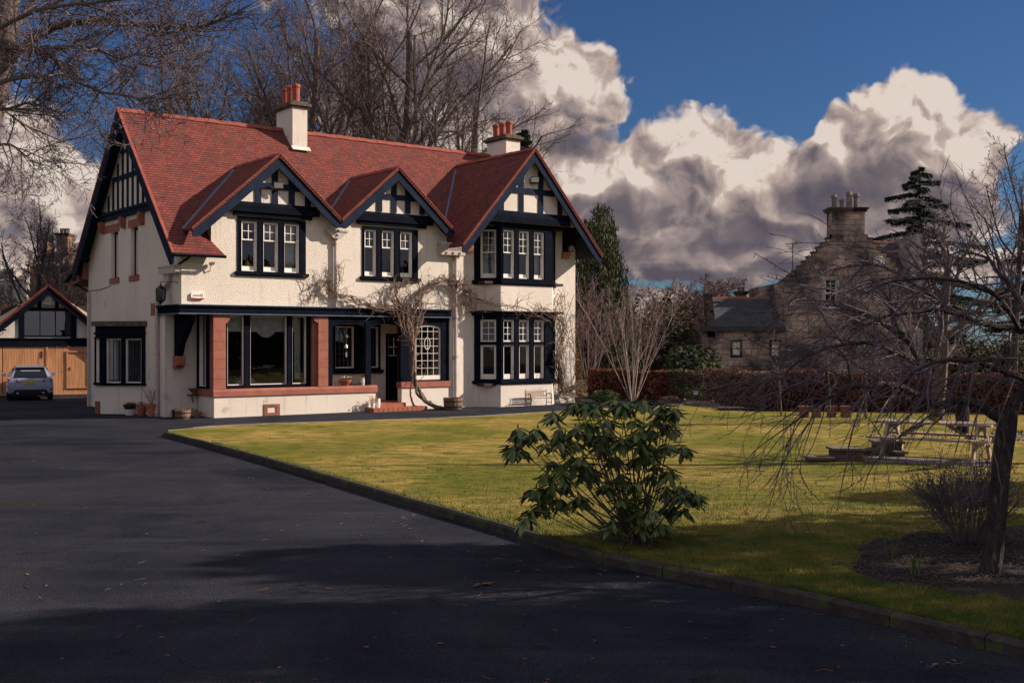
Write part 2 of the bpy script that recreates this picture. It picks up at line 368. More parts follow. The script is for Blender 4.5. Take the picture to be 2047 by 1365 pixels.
        if smooth: me.polygons.foreach_set('use_smooth', [True] * len(me.polygons))
        me.update()
        o = bpy.data.objects.new(name, me); COL.objects.link(o)
        if parent: o.parent = parent
        if label: o['label'] = label
        return o
def tag(o, label, cat, group=None):
    o['label'] = label; o['category'] = cat
    if group: o['group'] = group
    return o
def kind(o, k): o['kind'] = k; return o
def thing(name, loc, label, cat, rz=0, group=None):
    o = bpy.data.objects.new(name, None); COL.objects.link(o); o.location = loc; o.rotation_euler = (0, 0, rz); o.empty_display_size = .2
    return tag(o, label, cat, group)
def HL(X, Y, Z=0): return Vector((HO.x + CT * X - ST * Y, HO.y + ST * X + CT * Y, Z))     # house plan -> world
def at(px, py, d): return Vector(((px - 1023.5) / F_ * d, d, CAMH + (682.5 - py) / F_ * d))
def gp(px, py, z=0):
    d = F_ * (CAMH - z) / (py - 682.5); return Vector(((px - 1023.5) / F_ * d, d, z))
def text(s, name, size, mat, parent, M, label=None, depth=.002):
    c = bpy.data.curves.new(name, 'FONT'); c.body = s; c.size = size; c.extrude = depth; c.align_x = 'CENTER'; c.align_y = 'CENTER'
    t = bpy.data.objects.new(name, c); COL.objects.link(t); dg = bpy.context.evaluated_depsgraph_get(); dg.update()
    me = bpy.data.meshes.new_from_object(t.evaluated_get(dg)); bpy.data.objects.remove(t)
    me.materials.clear(); me.materials.append(MT[mat]); o = bpy.data.objects.new(name, me); COL.objects.link(o)
    o.parent = parent; o.matrix_local = M
    if label: o['label'] = label
    return o
def frm(o, u, n):
    """matrix: x = u (along), y = n (outward), z = up"""
    u = Vector(u).normalized(); n = Vector(n).normalized(); return Matrix(((u.x, n.x, 0, o[0]), (u.y, n.y, 0, o[1]), (u.z, n.z, 1, o[2]), (0, 0, 0, 1)))
def dup(o, parent=None):
    c = o.copy(); COL.objects.link(c)
    if parent: c.parent = parent
    for ch in [k for k in bpy.data.objects if k.parent == o]: dup(ch, c)
    return c
# ================================================================ THE WHITE HOUSE
H = thing('house', tuple(HO), 'large white harled villa with red tiled roof and black timbered gables', 'house', TH)
FR = frm((0, 0, 0), (1, 0, 0), (0, -1, 0))           # front wall: x along, y out, z up
LS = frm((0, 0, 0), (0, 1, 0), (-1, 0, 0))           # left gable wall: x = depth, y out
EPS = .003
# ---- walls
w = MB()
outer = [(10.41, 0), (16.65, 0), (16.65, 6.25), (16.0, 6.98), (11.1, 6.98), (10.32, 6.1), (10.24, 6.45), (7.88, 8.55), (5.54, 6.5), (3.2, 8.58), (1.0, 6.68), (1.0, 5.62), (0, 5.62), (0, 3.6), (10.41, 3.6)]
holes = [[(1.9, 4.82), (4.4, 4.82), (4.4, 6.66), (1.9, 6.66)], [(6.62, 4.82), (8.98, 4.82), (8.98, 6.62), (6.62, 6.62)], [(11.6, 4.9), (15.5, 4.9), (15.5, 6.9), (11.6, 6.9)], [(11.6, 1.0), (15.5, 1.0), (15.5, 3.5), (11.6, 3.5)]]
w.holed(lambda x, z: (x, 0, z), outer, holes)
for hx in holes[:2]:
    (a, z0), (b, _), (_, z1), _ = hx
    w.poly([(a, 0, z0), (a, .3, z0), (a, .3, z1), (a, 0, z1)]); w.poly([(b, 0, z0), (b, .3, z0), (b, .3, z1), (b, 0, z1)])
    w.poly([(a, 0, z1), (a, .3, z1), (b, .3, z1), (b, 0, z1)]); w.poly([(a, 0, z0), (a, .3, z0), (b, .3, z0), (b, 0, z0)])
w.poly([(1.0, 0, 5.6), (1.0, 1.2, 5.6), (1.0, 1.2, 6.8), (1.0, 0, 6.68)])
# left gable wall
gl = [(1.38, 0), (9.58, 0), (9.58, 5.7), (8.05, 7.27), (1.55, 7.27), (0, 5.68), (0, 3.45), (1.38, 3.45)]
slit = [[(6.1, 4.82), (6.88, 4.82), (6.88, 6.52), (6.1, 6.52)], [(4.02, 4.82), (4.76, 4.82), (4.76, 6.52), (4.02, 6.52)], [(3.4, 1.05), (6.1, 1.05), (6.1, 3.0), (3.4, 3.0)]]
w.holed(lambda y, z: (0, y, z), gl, slit)
for hx in slit[:2]:
    (a, z0), (b, _), (_, z1), _ = hx
    for y in (a, b): w.poly([(0, y, z0), (.16, y, z0), (.16, y, z1), (0, y, z1)])
    w.poly([(0, a, z1), (.16, a, z1), (.16, b, z1), (0, b, z1)])
w.poly([(0, 1.5, 7.27), (0, 8.1, 7.27), (0, 4.8, 10.55)])
# recess below the jetty, back wall of the porch
w.holed(lambda x, z: (x, 1.38, z), [(0, 0), (1.09, 0), (1.09, 3.6), (0, 3.6)], [])
w.holed(lambda x, z: (x, 1.38, z), [(5.27, .0), (10.41, .0), (10.41, 3.6), (5.27, 3.6)], [[(6.2, 1.45), (7.16, 1.45), (7.16, 3.12), (6.2, 3.12)], [(7.4, 1.45), (8.2, 1.45), (8.2, 3.12), (7.4, 3.12)], [(8.44, .3), (9.5, .3), (9.5, 2.8), (8.44, 2.8)]])
w.poly([(10.41, 0, 0), (10.41, 1.38, 0), (10.41, 1.38, 3.6), (10.41, 0, 3.6)])
w.poly([(5.29, .42, 0), (5.29, 1.38, 0), (5.29, 1.38, 3.6), (5.29, .42, 3.6)])
w.poly([(0, 0, 3.44), (10.41, 0, 3.44), (10.41, 1.4, 3.44), (0, 1.4, 3.44)])
# rear and right end walls
w.poly([(0, 9.58, 0), (16.65, 9.58, 0), (16.65, 9.58, 5.7), (0, 9.58, 5.7)])
w.poly([(16.65, 0, 0), (16.65, 9.58, 0), (16.65, 9.58, 5.7), (16.65, 4.8, 10.5), (16.65, 0, 6.25)])
w.build('wall', 'harling', H)
# plinth walls below porch windows
pw = MB(); pw.box(8.29, 10.40, 0, .28, 0, .81); pw.build('porch_wall', 'harling', H); pw = MB(); pw.box(1.1, 7.19, 0, .30, 0, .69); pw.box(1.1, 1.4, .3, 1.377, 0, .69)
pwo = pw.build('porch_wall', 'harling', H)
v = MB()
for a, b, c, d in ((2.85, 3.43, 0, .10), (2.85, 3.43, .30, .39), (2.85, 2.98, .10, .30), (3.30, 3.43, .10, .30)): v.box(a, b, -.03, .02, c, d)
v.build('vent_surround', 'stone_brown', H)
# interior: floors, partitions, ceiling
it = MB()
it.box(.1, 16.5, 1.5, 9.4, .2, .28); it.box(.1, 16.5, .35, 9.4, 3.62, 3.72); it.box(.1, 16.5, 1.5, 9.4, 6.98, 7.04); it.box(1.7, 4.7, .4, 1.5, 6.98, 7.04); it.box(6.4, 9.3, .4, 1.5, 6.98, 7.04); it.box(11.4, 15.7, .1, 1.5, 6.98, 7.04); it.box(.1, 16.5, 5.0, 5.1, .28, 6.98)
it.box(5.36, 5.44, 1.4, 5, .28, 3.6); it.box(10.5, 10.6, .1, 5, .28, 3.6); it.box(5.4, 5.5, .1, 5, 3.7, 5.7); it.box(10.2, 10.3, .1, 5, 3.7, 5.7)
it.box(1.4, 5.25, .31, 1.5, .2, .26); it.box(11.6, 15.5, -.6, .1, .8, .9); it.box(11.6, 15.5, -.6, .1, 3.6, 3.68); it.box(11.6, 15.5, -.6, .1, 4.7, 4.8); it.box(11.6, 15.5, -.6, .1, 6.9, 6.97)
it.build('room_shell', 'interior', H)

# ---- windows
def sashf(mb, a, b, z0, z1, d, fw=.05, cols=1, rows=1, bot=None, th=.045, bw=.022):
    bot = fw if bot is None else bot
    mb.box(a, a + fw, d - th, d, z0, z1); mb.box(b - fw, b, d - th, d, z0, z1)
    mb.box(a + fw, b - fw, d - th, d, z0, z0 + bot); mb.box(a + fw, b - fw, d - th, d, z1 - fw, z1)
    for i in range(1, cols):
        x = a + fw + (b - a - 2 * fw) * i / cols; mb.box(x - bw / 2, x + bw / 2, d - th + .005, d - .006, z0 + bot, z1 - fw)
    for j in range(1, rows):
        z = z0 + bot + (z1 - fw - z0 - bot) * j / rows; mb.box(a + fw, b - fw, d - th + .008, d - .009, z - bw / 2, z + bw / 2)
def pane(mb, a, b, z0, z1, d): mb.poly([(a, d, z0), (b, d, z0), (b, d, z1), (a, d, z1)])
def curtain(M, a, b, z0, z1, d, par, seed=0, amp=.035, hem=None, pitch=.085, gather=None):
    rr = random.Random(seed); n = max(4, int((b - a) / pitch * 4)); c = MB(M); rows = 8; ids = []
    for j in range(rows + 1):
        t = j / rows; row = []
        for i in range(n + 1):
            s_ = i / n; x = a + (b - a) * s_
            if gather: x = a + (x - a) * (1 - gather * math.sin(t * math.pi * .5)) if gather > 0 else b + (x - b) * (1 + gather * math.sin(t * math.pi * .5))
            zb = z0 if not hem else z0 - hem * max(0, math.cos((s_ - .5) * math.pi * 2.0)) ** .7 if hem and abs(s_ - .5) < .25 else z0
            row.append(c.p(x, d + amp * math.sin(i * math.pi / 2 + rr.random() * .8) * (0.5 + .5 * t), z1 + (zb - z1) * t))
        ids.append(row)
    for p_, q_ in zip(ids, ids[1:]):
        for k in range(n): c.f.append([p_[k], p_[k + 1], q_[k + 1], q_[k]])
    return c.build('curtain', 'fabric_white', par, smooth=True)
def window(M, u0, u1, z0, z1, lights, sill=True, label=None, mw=.0, head=None, sdepth=.1, smat='white_paint', jd=-.16, rows=None):
    """dark timber frame, a white sash and a pane for every light"""
    f = MB(M); xs = [u0] + [q for L in lights for q in (L[0], L[1])] + [u1]
    for i in range(0, len(xs), 2): f.box(xs[i], xs[i + 1], jd, .035 if 0 < i < len(xs) - 2 else .03, z0 + EPS, z1 - EPS)
    zl0 = min(L[2] for L in lights); zl1 = max(L[3] for L in lights)
    f.box(u0, u1, jd, .045, zl1, z1); f.box(u0, u1, jd, .04, z0, zl0)
    for L in lights:                                        # thin proud beads beside every light
        for x in (L[0] - .03, L[1] + .012): f.box(x, x + .018, .03, .05, zl0, zl1)
    W_ = f.build('window', 'black_paint', H, label=label)
    if sill:
        s_ = MB(M); s_.box(u0 - .09, u1 + .09, -.05, sdepth, z0 - .10, z0 - EPS); s_.box(u0 - .05, u1 + .05, -.05, sdepth - .03, z0 - .14, z0 - .1); s_.build('sill', 'black_paint', W_)
    for (a, b, lz0, lz1, st) in lights:
        m = MB(M); g = MB(M)
        # white linings of the box frame
        m.box(a, a + .028, jd, -.012, lz0, lz1); m.box(b - .028, b, jd, -.012, lz0, lz1); m.box(a, b, jd, -.03, lz1 - .02, lz1)
        if st == 'hung4' or st == 'hung6':
            rws = 2 if st == 'hung4' else 3; zm = lz0 + (lz1 - lz0) * (.63 if st == 'hung4' else .53)
            sashf(m, a + .028, b - .028, zm - .02, lz1 - .02, -.05, .045, 2, rws); sashf(m, a + .028, b - .028, lz0 + .0, zm + .03, -.10, .045, bot=.17)
            pane(g, a + .06, b - .06, zm, lz1 - .03, -.075); pane(g, a + .06, b - .06, lz0 + .15, zm, -.125)
            m.box(a + .01, b - .01, -.10, -.02, lz0 - .0, lz0 + .035)
        elif st == 'plain':
            sashf(m, a, b, lz0, lz1, -.05, .045); pane(g, a + .03, b - .03, lz0 + .03, lz1 - .03, -.075)
        elif st == 'thin':
            sashf(m, a, b, lz0, lz1, -.05, .03); pane(g, a + .02, b - .02, lz0 + .02, lz1 - .02, -.075)
        elif st == 'cross6':                                # ground floor bay: six-pane toplight above transom, tall light below
            zt = 2.43; sashf(m, a + .02, b - .02, zt + .06, lz1 - .02, -.05, .055, 2, 3); sashf(m, a + .02, b - .02, lz0, zt - .06, -.06, .07, bot=.19)
            pane(g, a + .05, b - .05, zt + .08, lz1 - .03, -.075); pane(g, a + .05, b - .05, lz0 + .15, zt - .08, -.085)
            q = MB(M); q.box(a - .0, b + .0, jd, .03, zt - .055, zt + .055); q.build('transom', 'black_paint', W_)
        m.build('sash', smat, W_); g.build('glass', 'glass', W_)
    return W_
w1 = window(FR, 1.9, 4.4, 4.82, 6.60, [(2.04, 2.61, 4.84, 6.51, 'hung4'), (2.82, 3.38, 4.84, 6.51, 'hung4'), (3.59, 4.16, 4.84, 6.51, 'hung4')])
curtain(FR, 3.62, 4.1, 4.95, 6.5, -.26, w1, 1); curtain(FR, 2.04, 2.2, 4.95, 6.5, -.24, w1, 2); curtain(FR, 2.85, 3.35, 6.0, 6.5, -.25, w1, 3)
w2 = window(FR, 6.62, 8.98, 4.82, 6.60, [(6.72, 7.21, 4.84, 6.51, 'hung4'), (7.44, 7.96, 4.84, 6.51, 'hung4'), (8.21, 8.74, 4.84, 6.51, 'hung4')])
b = MB(FR)
for k in range(9): x = 6.78 + k * .21; b.box(x, x + .07, -.33, -.27, 5.93, 6.0 + .1 * ((k * 7) % 3 + 1) / 2)
b.build('ornament', 'chrome', w2)
t_ = MB(FR); t_.box(7.3, 8.9, -.38, -.35, 5.90, 5.93); t_.build('shelf', 'white_paint', w2)
# toys on the sill of the first window
t_ = MB(FR); t_.lathe((2.36, -.22, 4.99), [(.02, 0), (.09, .05), (.07, .14), (.03, .22), (.0, .24)], 8); t_.beam((2.36, -.22, 5.12), (2.52, -.22, 5.05), .06, .05); t_.build('toy', 'yellow_flower', w1)
t_ = MB(FR); t_.box(2.92, 3.0, -.24, -.2, 5.0, 5.2); t_.box(3.05, 3.12, -.24, -.2, 5.0, 5.16); t_.build('toy', 'leaf_green', w1)

# ---- canted bay on the right
BY = .725
bays = [(11.55, 0, 12.275, -BY), (12.275, -BY, 14.825, -BY), (14.825, -BY, 15.55, 0)]
bw_ = MB(); bh = MB()
for (xa, ya, xb, yb) in bays:
    bw_.poly([(xa, ya, 0), (xb, yb, 0), (xb, yb, .92), (xa, ya, .92)])
    bh.poly([(xa, ya, 3.62), (xb, yb, 3.62), (xb, yb, 4.72), (xa, ya, 4.72)])
bw_.build('bay_wall', 'harling', H); bh.build('bay_wall', 'harling', H)
def bayband(mb, z0, z1, out):
    k = out * math.tan(R(22.5)); o = [(11.55 - out * 1.41, 0), (12.275 - k, -BY - out), (14.825 + k, -BY - out), (15.55 + out * 1.41, 0)]
    mb.prism([(x, y, z0) for x, y in o], (0, 0, z1 - z0))
for bands in (((3.50, 3.60, .10), (3.60, 3.66, .16)), ((.90, .99, .09), (.86, .90, .05)), ((4.72, 4.84, .09), (4.67, 4.72, .05)), ((6.86, 7.0, .05),)):
    bh = MB()
    for q_ in bands: bayband(bh, *q_)
    bh.build('bay_cornice', 'black_paint', H)
s2 = math.sqrt(.5)
ML = frm((11.55, 0, 0), (s2, -s2, 0), (-s2, -s2, 0)); MF = frm((0, -BY, 0), (1, 0, 0), (0, -1, 0)); MR = frm((14.825, -BY, 0), (s2, s2, 0), (s2, -s2, 0))
for z0, z1, lz0, lz1, st in ((.99, 3.5, 1.06, 3.34, 'cross6'), (4.85, 6.86, 4.93, 6.78, 'hung6')):
    wl = window(ML, 0, 1.022, z0, z1, [(.24, .85, lz0, lz1, st)], sill=False)
    if st == 'hung6': curtain(ML, .28, .5, 4.95, 6.75, -.3, wl, 4); curtain(ML, .62, .82, 4.95, 6.75, -.3, wl, 5)
    wf = window(MF, 12.28, 14.82, z0, z1, [(12.38, 12.92, lz0, lz1, st), (13.14, 13.66, lz0, lz1, st), (13.88, 14.40, lz0, lz1, st)], sill=False)
    if st == 'hung6': curtain(MF, 14.05, 14.4, 4.95, 6.75, -.3, wf, 6)
    window(MR, 0, 1.022, z0, z1, [(.17, .78, lz0, lz1, st)], sill=False)
c_ = MB(MF); c_.tube([(14.2, -.3, 3.2), (14.25, -.3, 2.6), (14.1, -.32, 2.0), (13.95, -.3, 1.5)], .03, 5); c_.build('curtain', 'fabric_white', wf)

# ---- gables: half timbering
def gable(x0, zr, sl, lo, hw, Yp, posts, rail, beam, Mname):
    g = MB(); g.poly([(x0 - hw, Yp - .001, lo), (x0 + hw, Yp - .001, lo), (x0, Yp - .001, lo + hw * sl)]); g.build('gable_panel', 'harling', H)
    t = MB()
    for a, b in posts:
        za = zr - sl * abs(a - x0) - .12; zb = zr - sl * abs(b - x0) - .12
        t.prism([(a, Yp - .04, beam[1] - .12), (b, Yp - .04, beam[1] - .12), (b, Yp - .04, zb), (a, Yp - .04, za)], (0, .037, 0))
    ra = (zr - .12 - rail[1]) / sl; t.box(x0 - ra, x0 + ra, Yp - .046, Yp - .002, rail[0], rail[1])
    t.build('half_timbering', 'board_paint', H)
gable(3.2, 8.76, .875, 7.0, 1.75, -.14, [(2.46, 2.68), (3.07, 3.29), (3.69, 3.91), (4.3, 4.51)], (7.6, 7.81), (6.8, 7.22), 1)
gable(7.88, 8.75, .875, 7.0, 1.75, -.14, [(7.14, 7.36), (7.75, 7.97), (8.34, 8.56), (8.96, 9.18)], (7.62, 7.81), (6.8, 7.28), 2)
gable(13.56, 9.93, 1.14, 7.05, 2.4, -.86, [(12.09, 12.3), (13.03, 13.26), (13.99, 14.23), (14.97, 15.2)], (8.2, 8.42), (7.1, 7.5), 3)
for xa, xb in ((1.55, 4.85), (6.2, 9.55)):
    bm = MB(); bm.prism([(xa, 0, 6.80), (xa, -.20, 6.80), (xa, -.20, 7.02), (xa, -.10, 7.22), (xa, 0, 7.22)], (xb - xa, 0, 0))
    bm.box(xa + .2, xb - .25, -.13, 0, 6.67, 6.797); bm.build('jetty_beam', 'black_paint', H)
bm = MB(); bm.prism([(11.6, -.76, 7.06), (11.6, -.98, 7.06), (11.6, -.98, 7.28), (11.6, -.87, 7.50), (11.6, -.76, 7.50)], (3.95, 0, 0))
bm.box(11.25, 15.9, -.75, .05, 7.0, 7.055)
bm.build('jetty_beam', 'black_paint', H)
# bargeboards and their soffits
def barge(x0, zr, sl, hl, hr, Y, dep=.30, th=.06):
    m = MB(); m2 = MB()
    for sg, hw in ((-1, hl), (1, hr)):
        xe = x0 + sg * hw; ze = zr - sl * hw
        m.prism([(x0, Y, zr - .10), (xe, Y, ze - .10), (xe, Y, ze - .10 - dep * .55), (xe - sg * dep * .55, Y, ze - .10 - dep * .55 - .02 + 0.0), (xe - sg * dep * .8, Y, ze + dep * .8 * sl - .10 - dep * 1.22), (x0, Y, zr - .10 - dep * 1.22)], (0, th, 0))
        m2.prism([(x0, Y - .035, zr - .045), (xe + sg * .02, Y - .035, ze - .045), (xe + sg * .02, Y - .035, ze - .13), (x0, Y - .035, zr - .13)], (0, .034, 0))
    m.build('bargeboard', 'board_paint', H); m2.build('verge_moulding', 'black_paint', H)
barge(3.2, 8.76, .875, 3.0, 2.34, -.45); barge(7.88, 8.76, .875, 2.34, 2.42, -.45); barge(13.56, 9.93, 1.14, 3.39, 3.45, -1.2, .34)

# ---- roofs: slabs with course texture
def slope(name, pts, mat, eave_dir, up, th=.07, par=H):
    """pts in 3-D on one plane, eave_dir and up unit vectors give uv in metres"""
    e = Vector(eave_dir).normalized(); u = Vector(up).normalized(); n = e.cross(u).normalized()
    if n.z < 0: n = -n
    m = MB(); P_ = [Vector(q) for q in pts]; m.poly([q + n * .0 for q in P_], [(q.dot(e), q.dot(u)) for q in P_])
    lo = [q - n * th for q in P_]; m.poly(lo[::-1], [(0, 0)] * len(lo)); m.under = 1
    for i in range(len(P_)):
        j = (i + 1) % len(P_); m.poly([P_[i], lo[i], lo[j], P_[j]], [(P_[i].dot(e), P_[i].dot(u)), (P_[i].dot(e), P_[i].dot(u) - th), (P_[j].dot(e), P_[j].dot(u) - th), (P_[j].dot(e), P_[j].dot(u))])
    return m.build(name, mat, par)
SM = 1.0248; ZR = 10.67; YR = 4.8
mz = lambda y: ZR - SM * (YR - y)
up = (0, 1, SM)
slope('roof', [(-.46, -.45, mz(-.45)), (1.29, -.45, mz(-.45)), (1.02, .02, mz(.02)), (1.02, 1.1, mz(1.1)), (3.2, 3.0, mz(3.0)), (5.54, 1.0, mz(1.0)), (7.88, 3.0, mz(3.0)), (10.5, .75, mz(.75)), (13.56, 4.12, mz(4.12)), (17.0, .4, mz(.4)), (17.0, YR, ZR), (-.46, YR, ZR)], 'roof_tile', (1, 0, 0), up)
slope('roof', [(-.46, 10.2, ZR - SM * 5.4), (17, 10.2, ZR - SM * 5.4), (17.0, YR, ZR), (-.46, YR, ZR)], 'roof_tile', (1, 0, 0), (0, -1, SM))
def dormer(x0, zr, sl, hl, hr, Y0, Y1):
    for sg, hw in ((-1, hl), (1, hr)):
        slope('dormer_roof', [(x0 + sg * hw, Y0, zr - sl * hw), (x0 + sg * hw, Y1, zr - sl * hw), (x0, Y1, zr), (x0, Y0, zr)], 'roof_tile', (0, 1, 0), (-sg, 0, sl))
dormer(3.2, 8.76, .875, 3.05, 2.33, -.50, 3.0); dormer(7.88, 8.76, .875, 2.33, 2.46, -.50, 3.0); dormer(13.56, 9.93, 1.14, 3.42, 3.5, -1.25, 4.2)
# ridge tiles
def ridge(a, b, ml='roof_tile', r=.13, seg=.45, par=H, mat='pot_clay'):
    a = Vector(a); b = Vector(b); n = max(1, int((b - a).length / seg)); m = MB(); d = (b - a) / n; dn = d.normalized(); sd = dn.cross(Vector((0, 0, 1))).normalized()
    for i in range(n):
        p_ = a + d * i; q_ = p_ + d * 1.0; l_ = .012 * (i % 2)
        prof = [(-r, -r * .95), (-r * .6, -r * .28), (0, .03), (r * .6, -r * .28), (r, -r * .95)]
        A = [p_ + sd * x + Vector((0, 0, z + l_)) for x, z in prof]; B = [q_ - d * .02 + sd * x + Vector((0, 0, z + l_)) for x, z in prof]
        m.prism(A + [p_ + Vector((0, 0, -r * 1.1 + l_))], q_ - d * .02 - p_)
    return m.build('ridge_tiles', mat, par)
pm('ridge_clay', (.26, .065, .045), (.18, .045, .035), 3, .85, .2, 30, .005)
ridge((-.48, YR, ZR + .03), (16.9, YR, ZR + .03), mat='ridge_clay')
ridge((3.2, -.5, 8.79), (3.2, 2.9, 8.79), mat='ridge_clay', r=.1); ridge((7.88, -.5, 8.79), (7.88, 2.9, 8.79), mat='ridge_clay', r=.1); ridge((13.56, -1.25, 9.96), (13.56, 4.0, 9.96), mat='ridge_clay', r=.1)
# lead valleys along the left dormer slopes
for x0, zr, sl, hw, Y0 in ((3.2, 8.76, .875, 3.0, 0), (7.88, 8.76, .875, 2.3, 0), (13.56, 9.93, 1.14, 3.3, 0)):
    zt = zr; yt = YR - (ZR - zt) / SM; zb = zr - sl * hw; yb = YR - (ZR - zb) / SM
    vl = MB(); vl.beam((x0 - hw * .06, yt + (yb - yt) * .06, zt + (zb - zt) * .06 + .02), (x0 - hw, yb, zb + .02), .10, .02, (0, -.5, 1)); vl.build('lead_valley', 'lead', H)
# left verge: board, soffit
vb = MB()
for sg, Ye in ((-1, -.45), (1, 10.15)):
    zb = mz(-.45) if sg < 0 else ZR - SM * (Ye - YR)
    A = (-.46, YR, ZR - .08); B = (-.46, Ye, zb - .08)
    vb.prism([A, B, (-.46, Ye, zb - .34), (-.46, Ye - sg * .25, zb - .36 + 0.0), (-.46, YR, ZR - .48)], (.06, 0, 0))
    vb.prism([(-.40, YR, ZR - .075), (-.40, Ye, zb - .075), (-.40, Ye, zb - .11), (-.40, YR, ZR - .11)], (.42, 0, 0))
vb.build('bargeboard', 'board_paint', H)
# tile edge creasing along every verge
def creasing(a, b, step=.13, par=H):
    a = Vector(a); b = Vector(b); n = int((b - a).length / step); m = MB(); d = (b - a) / n; h = d.normalized()
    for i in range(n):
        p_ = a + d * i; m.beam(p_ - d * .1 + Vector((0, 0, .012)), p_ + d * .95 + Vector((0, 0, .028)), .10, .03)
    return m.build('verge_tiles', 'ridge_clay', par)
creasing((-.44, -.45, mz(-.45) + .0), (-.44, YR, ZR + .0)); creasing((-.44, 10.2, ZR - SM * 5.4), (-.44, YR, ZR))
for x0, zr, sl, hl, hr, Y in ((3.2, 8.76, .875, 3.03, 2.3, -.47), (7.88, 8.76, .875, 2.3, 2.44, -.47), (13.56, 9.93, 1.14, 3.4, 3.48, -1.22)):
    creasing((x0 - hl, Y, zr - sl * hl + .0), (x0, Y, zr)); creasing((x0 + hr, Y, zr - sl * hr), (x0, Y, zr))
# timbering of the left gable
t = MB(LS)
for k, y in enumerate([1.9 + .52 * i for i in range(12)]):
    zt = ZR - .45 - SM * abs(y - YR); t.box(y - .06, y + .06, EPS, .05, 7.2, max(7.3, min(zt, 9.9)))
t.box(3.0, 6.6, EPS, .058, 8.32, 8.48); t.box(3.9, 5.7, EPS, .058, 9.25, 9.37)
t.build('half_timbering', 'board_paint', H)
t = MB(LS); t.box(1.35, 8.25, .0, .12, 6.96, 7.14); t.box(1.4, 8.2, .0, .19, 7.14, 7.2); t.box(1.45, 8.15, .0, .13, 7.2, 7.26); t.build('jetty_beam', 'board_paint', H)
for y0, y1 in ((5.95, 7.9), (3.4, 5.0)): t = MB(LS); t.box(y0, y1, -.01, .02, 6.52, 6.80); t.build('stone_lintel', 'stone_red', H)
for y0 in (7.6, 5.25, 3.35): t = MB(LS); t.prism([(y0, .0, 6.55), (y0, .12, 6.55), (y0, .2, 6.75), (y0, .2, 6.95), (y0, .0, 6.95)], (.22, 0, 0)); t.build('stone_corbel', 'stone_red', H)
for y0, y1 in ((5.95, 7.02), (3.87, 4.9)): t = MB(LS); t.box(y0, y1, -.3, .03, 4.62, 4.82); t.build('sill', 'stone_red', H)
for a, b in ((6.1, 6.88), (4.02, 4.76)):
    f = MB(LS); f.box(a, b, -.18, -.13, 4.82, 4.87); f.box(a, a + .05, -.18, -.13, 4.87, 6.52); f.box(b - .05, b, -.18, -.13, 4.87, 6.52); f.box(a + .05, b - .05, -.18, -.13, 6.45, 6.52)
    f_ = f.build('window', 'black_paint', H); g = MB(LS); pane(g, a + .04, b - .04, 4.85, 6.48, -.15); g.build('glass', 'glass', f_)
# ---- bay window low on the left gable wall
lb = [(0, 3.27), (-1.134, 4.404), (-1.134, 5.1), (0, 6.24)]
m = MB(); m.prism([(x, y, 0) for x, y in lb], (0, 0, 1.0)); m.build('bay_wall', 'harling', H)
def offp(o): return [(0, 3.27 - o * 1.41), (-1.134 - o, 4.404 - o * .41), (-1.134 - o, 5.1 + o * .41), (0, 6.24 + o * 1.41)]
m = MB(); m.prism([(x, y, .98) for x, y in offp(.07)], (0, 0, .07)); m.prism([(x, y, 2.66) for x, y in offp(.0)], (0, 0, .37)); m.prism([(x, y, 2.74) for x, y in offp(.05)], (0, 0, .08)); m.build('bay_cornice', 'black_paint', H)
m = MB(); m.prism([(x, y, 3.03) for x, y in offp(.12)], (0, 0, .17)); m.build('bay_roof', 'mortar_cap', H, label='mossy grey slab roof over the small side bay')
MA = frm((0, 3.27, 0), (-s2, s2, 0), (-s2, -s2, 0)); MBy = frm((-1.134, 4.404, 0), (0, 1, 0), (-1, 0, 0)); MC = frm((-1.134, 5.1, 0), (s2, s2, 0), (-s2, s2, 0))
def lattice(M, a, b, z0, z1, par, d=-.07, n=4):
    m = MB(M); cw = (b - a) / n; r = cw * .5; k = 0; z = z0 + r
    while z < z1 - r * .3:
        for i in range(n):
            cx = a + cw * (i + .5); pts = [(cx + r * .62 * math.cos(t * math.pi / 4 + .39), d, z + r * .62 * math.sin(t * math.pi / 4 + .39)) for t in range(9)]
            m.tube(pts, .006, 3); m.tube([(cx - r, d, z), (cx - r * .62, d, z)], .006, 3); m.tube([(cx, d, z + r * .62), (cx, d, min(z1, z + cw - r * .62))], .006, 3)
        z += cw
    m.build('leading', 'lead', par)
wa = window(MA, 0, 1.603, 1.05, 2.66, [(.14, .72, 1.07, 2.6, 'plain'), (.88, 1.42, 1.07, 2.6, 'plain')], sill=False); lattice(MA, .19, .67, 1.15, 2.55, wa); lattice(MA, .93, 1.37, 1.15, 2.55, wa)
window(MBy, 0, .696, 1.05, 2.66, [(.1, .6, 1.07, 2.6, 'plain')], sill=False); window(MC, 0, 1.6, 1.05, 2.66, [(.2, 1.4, 1.07, 2.6, 'plain')], sill=False)
# air brick cover at the wall foot
m = MB(); m.box(-1.22, -1.14, 4.55, 4.85, 0, .42); m.build('vent_cover', 'stone_brown', H)

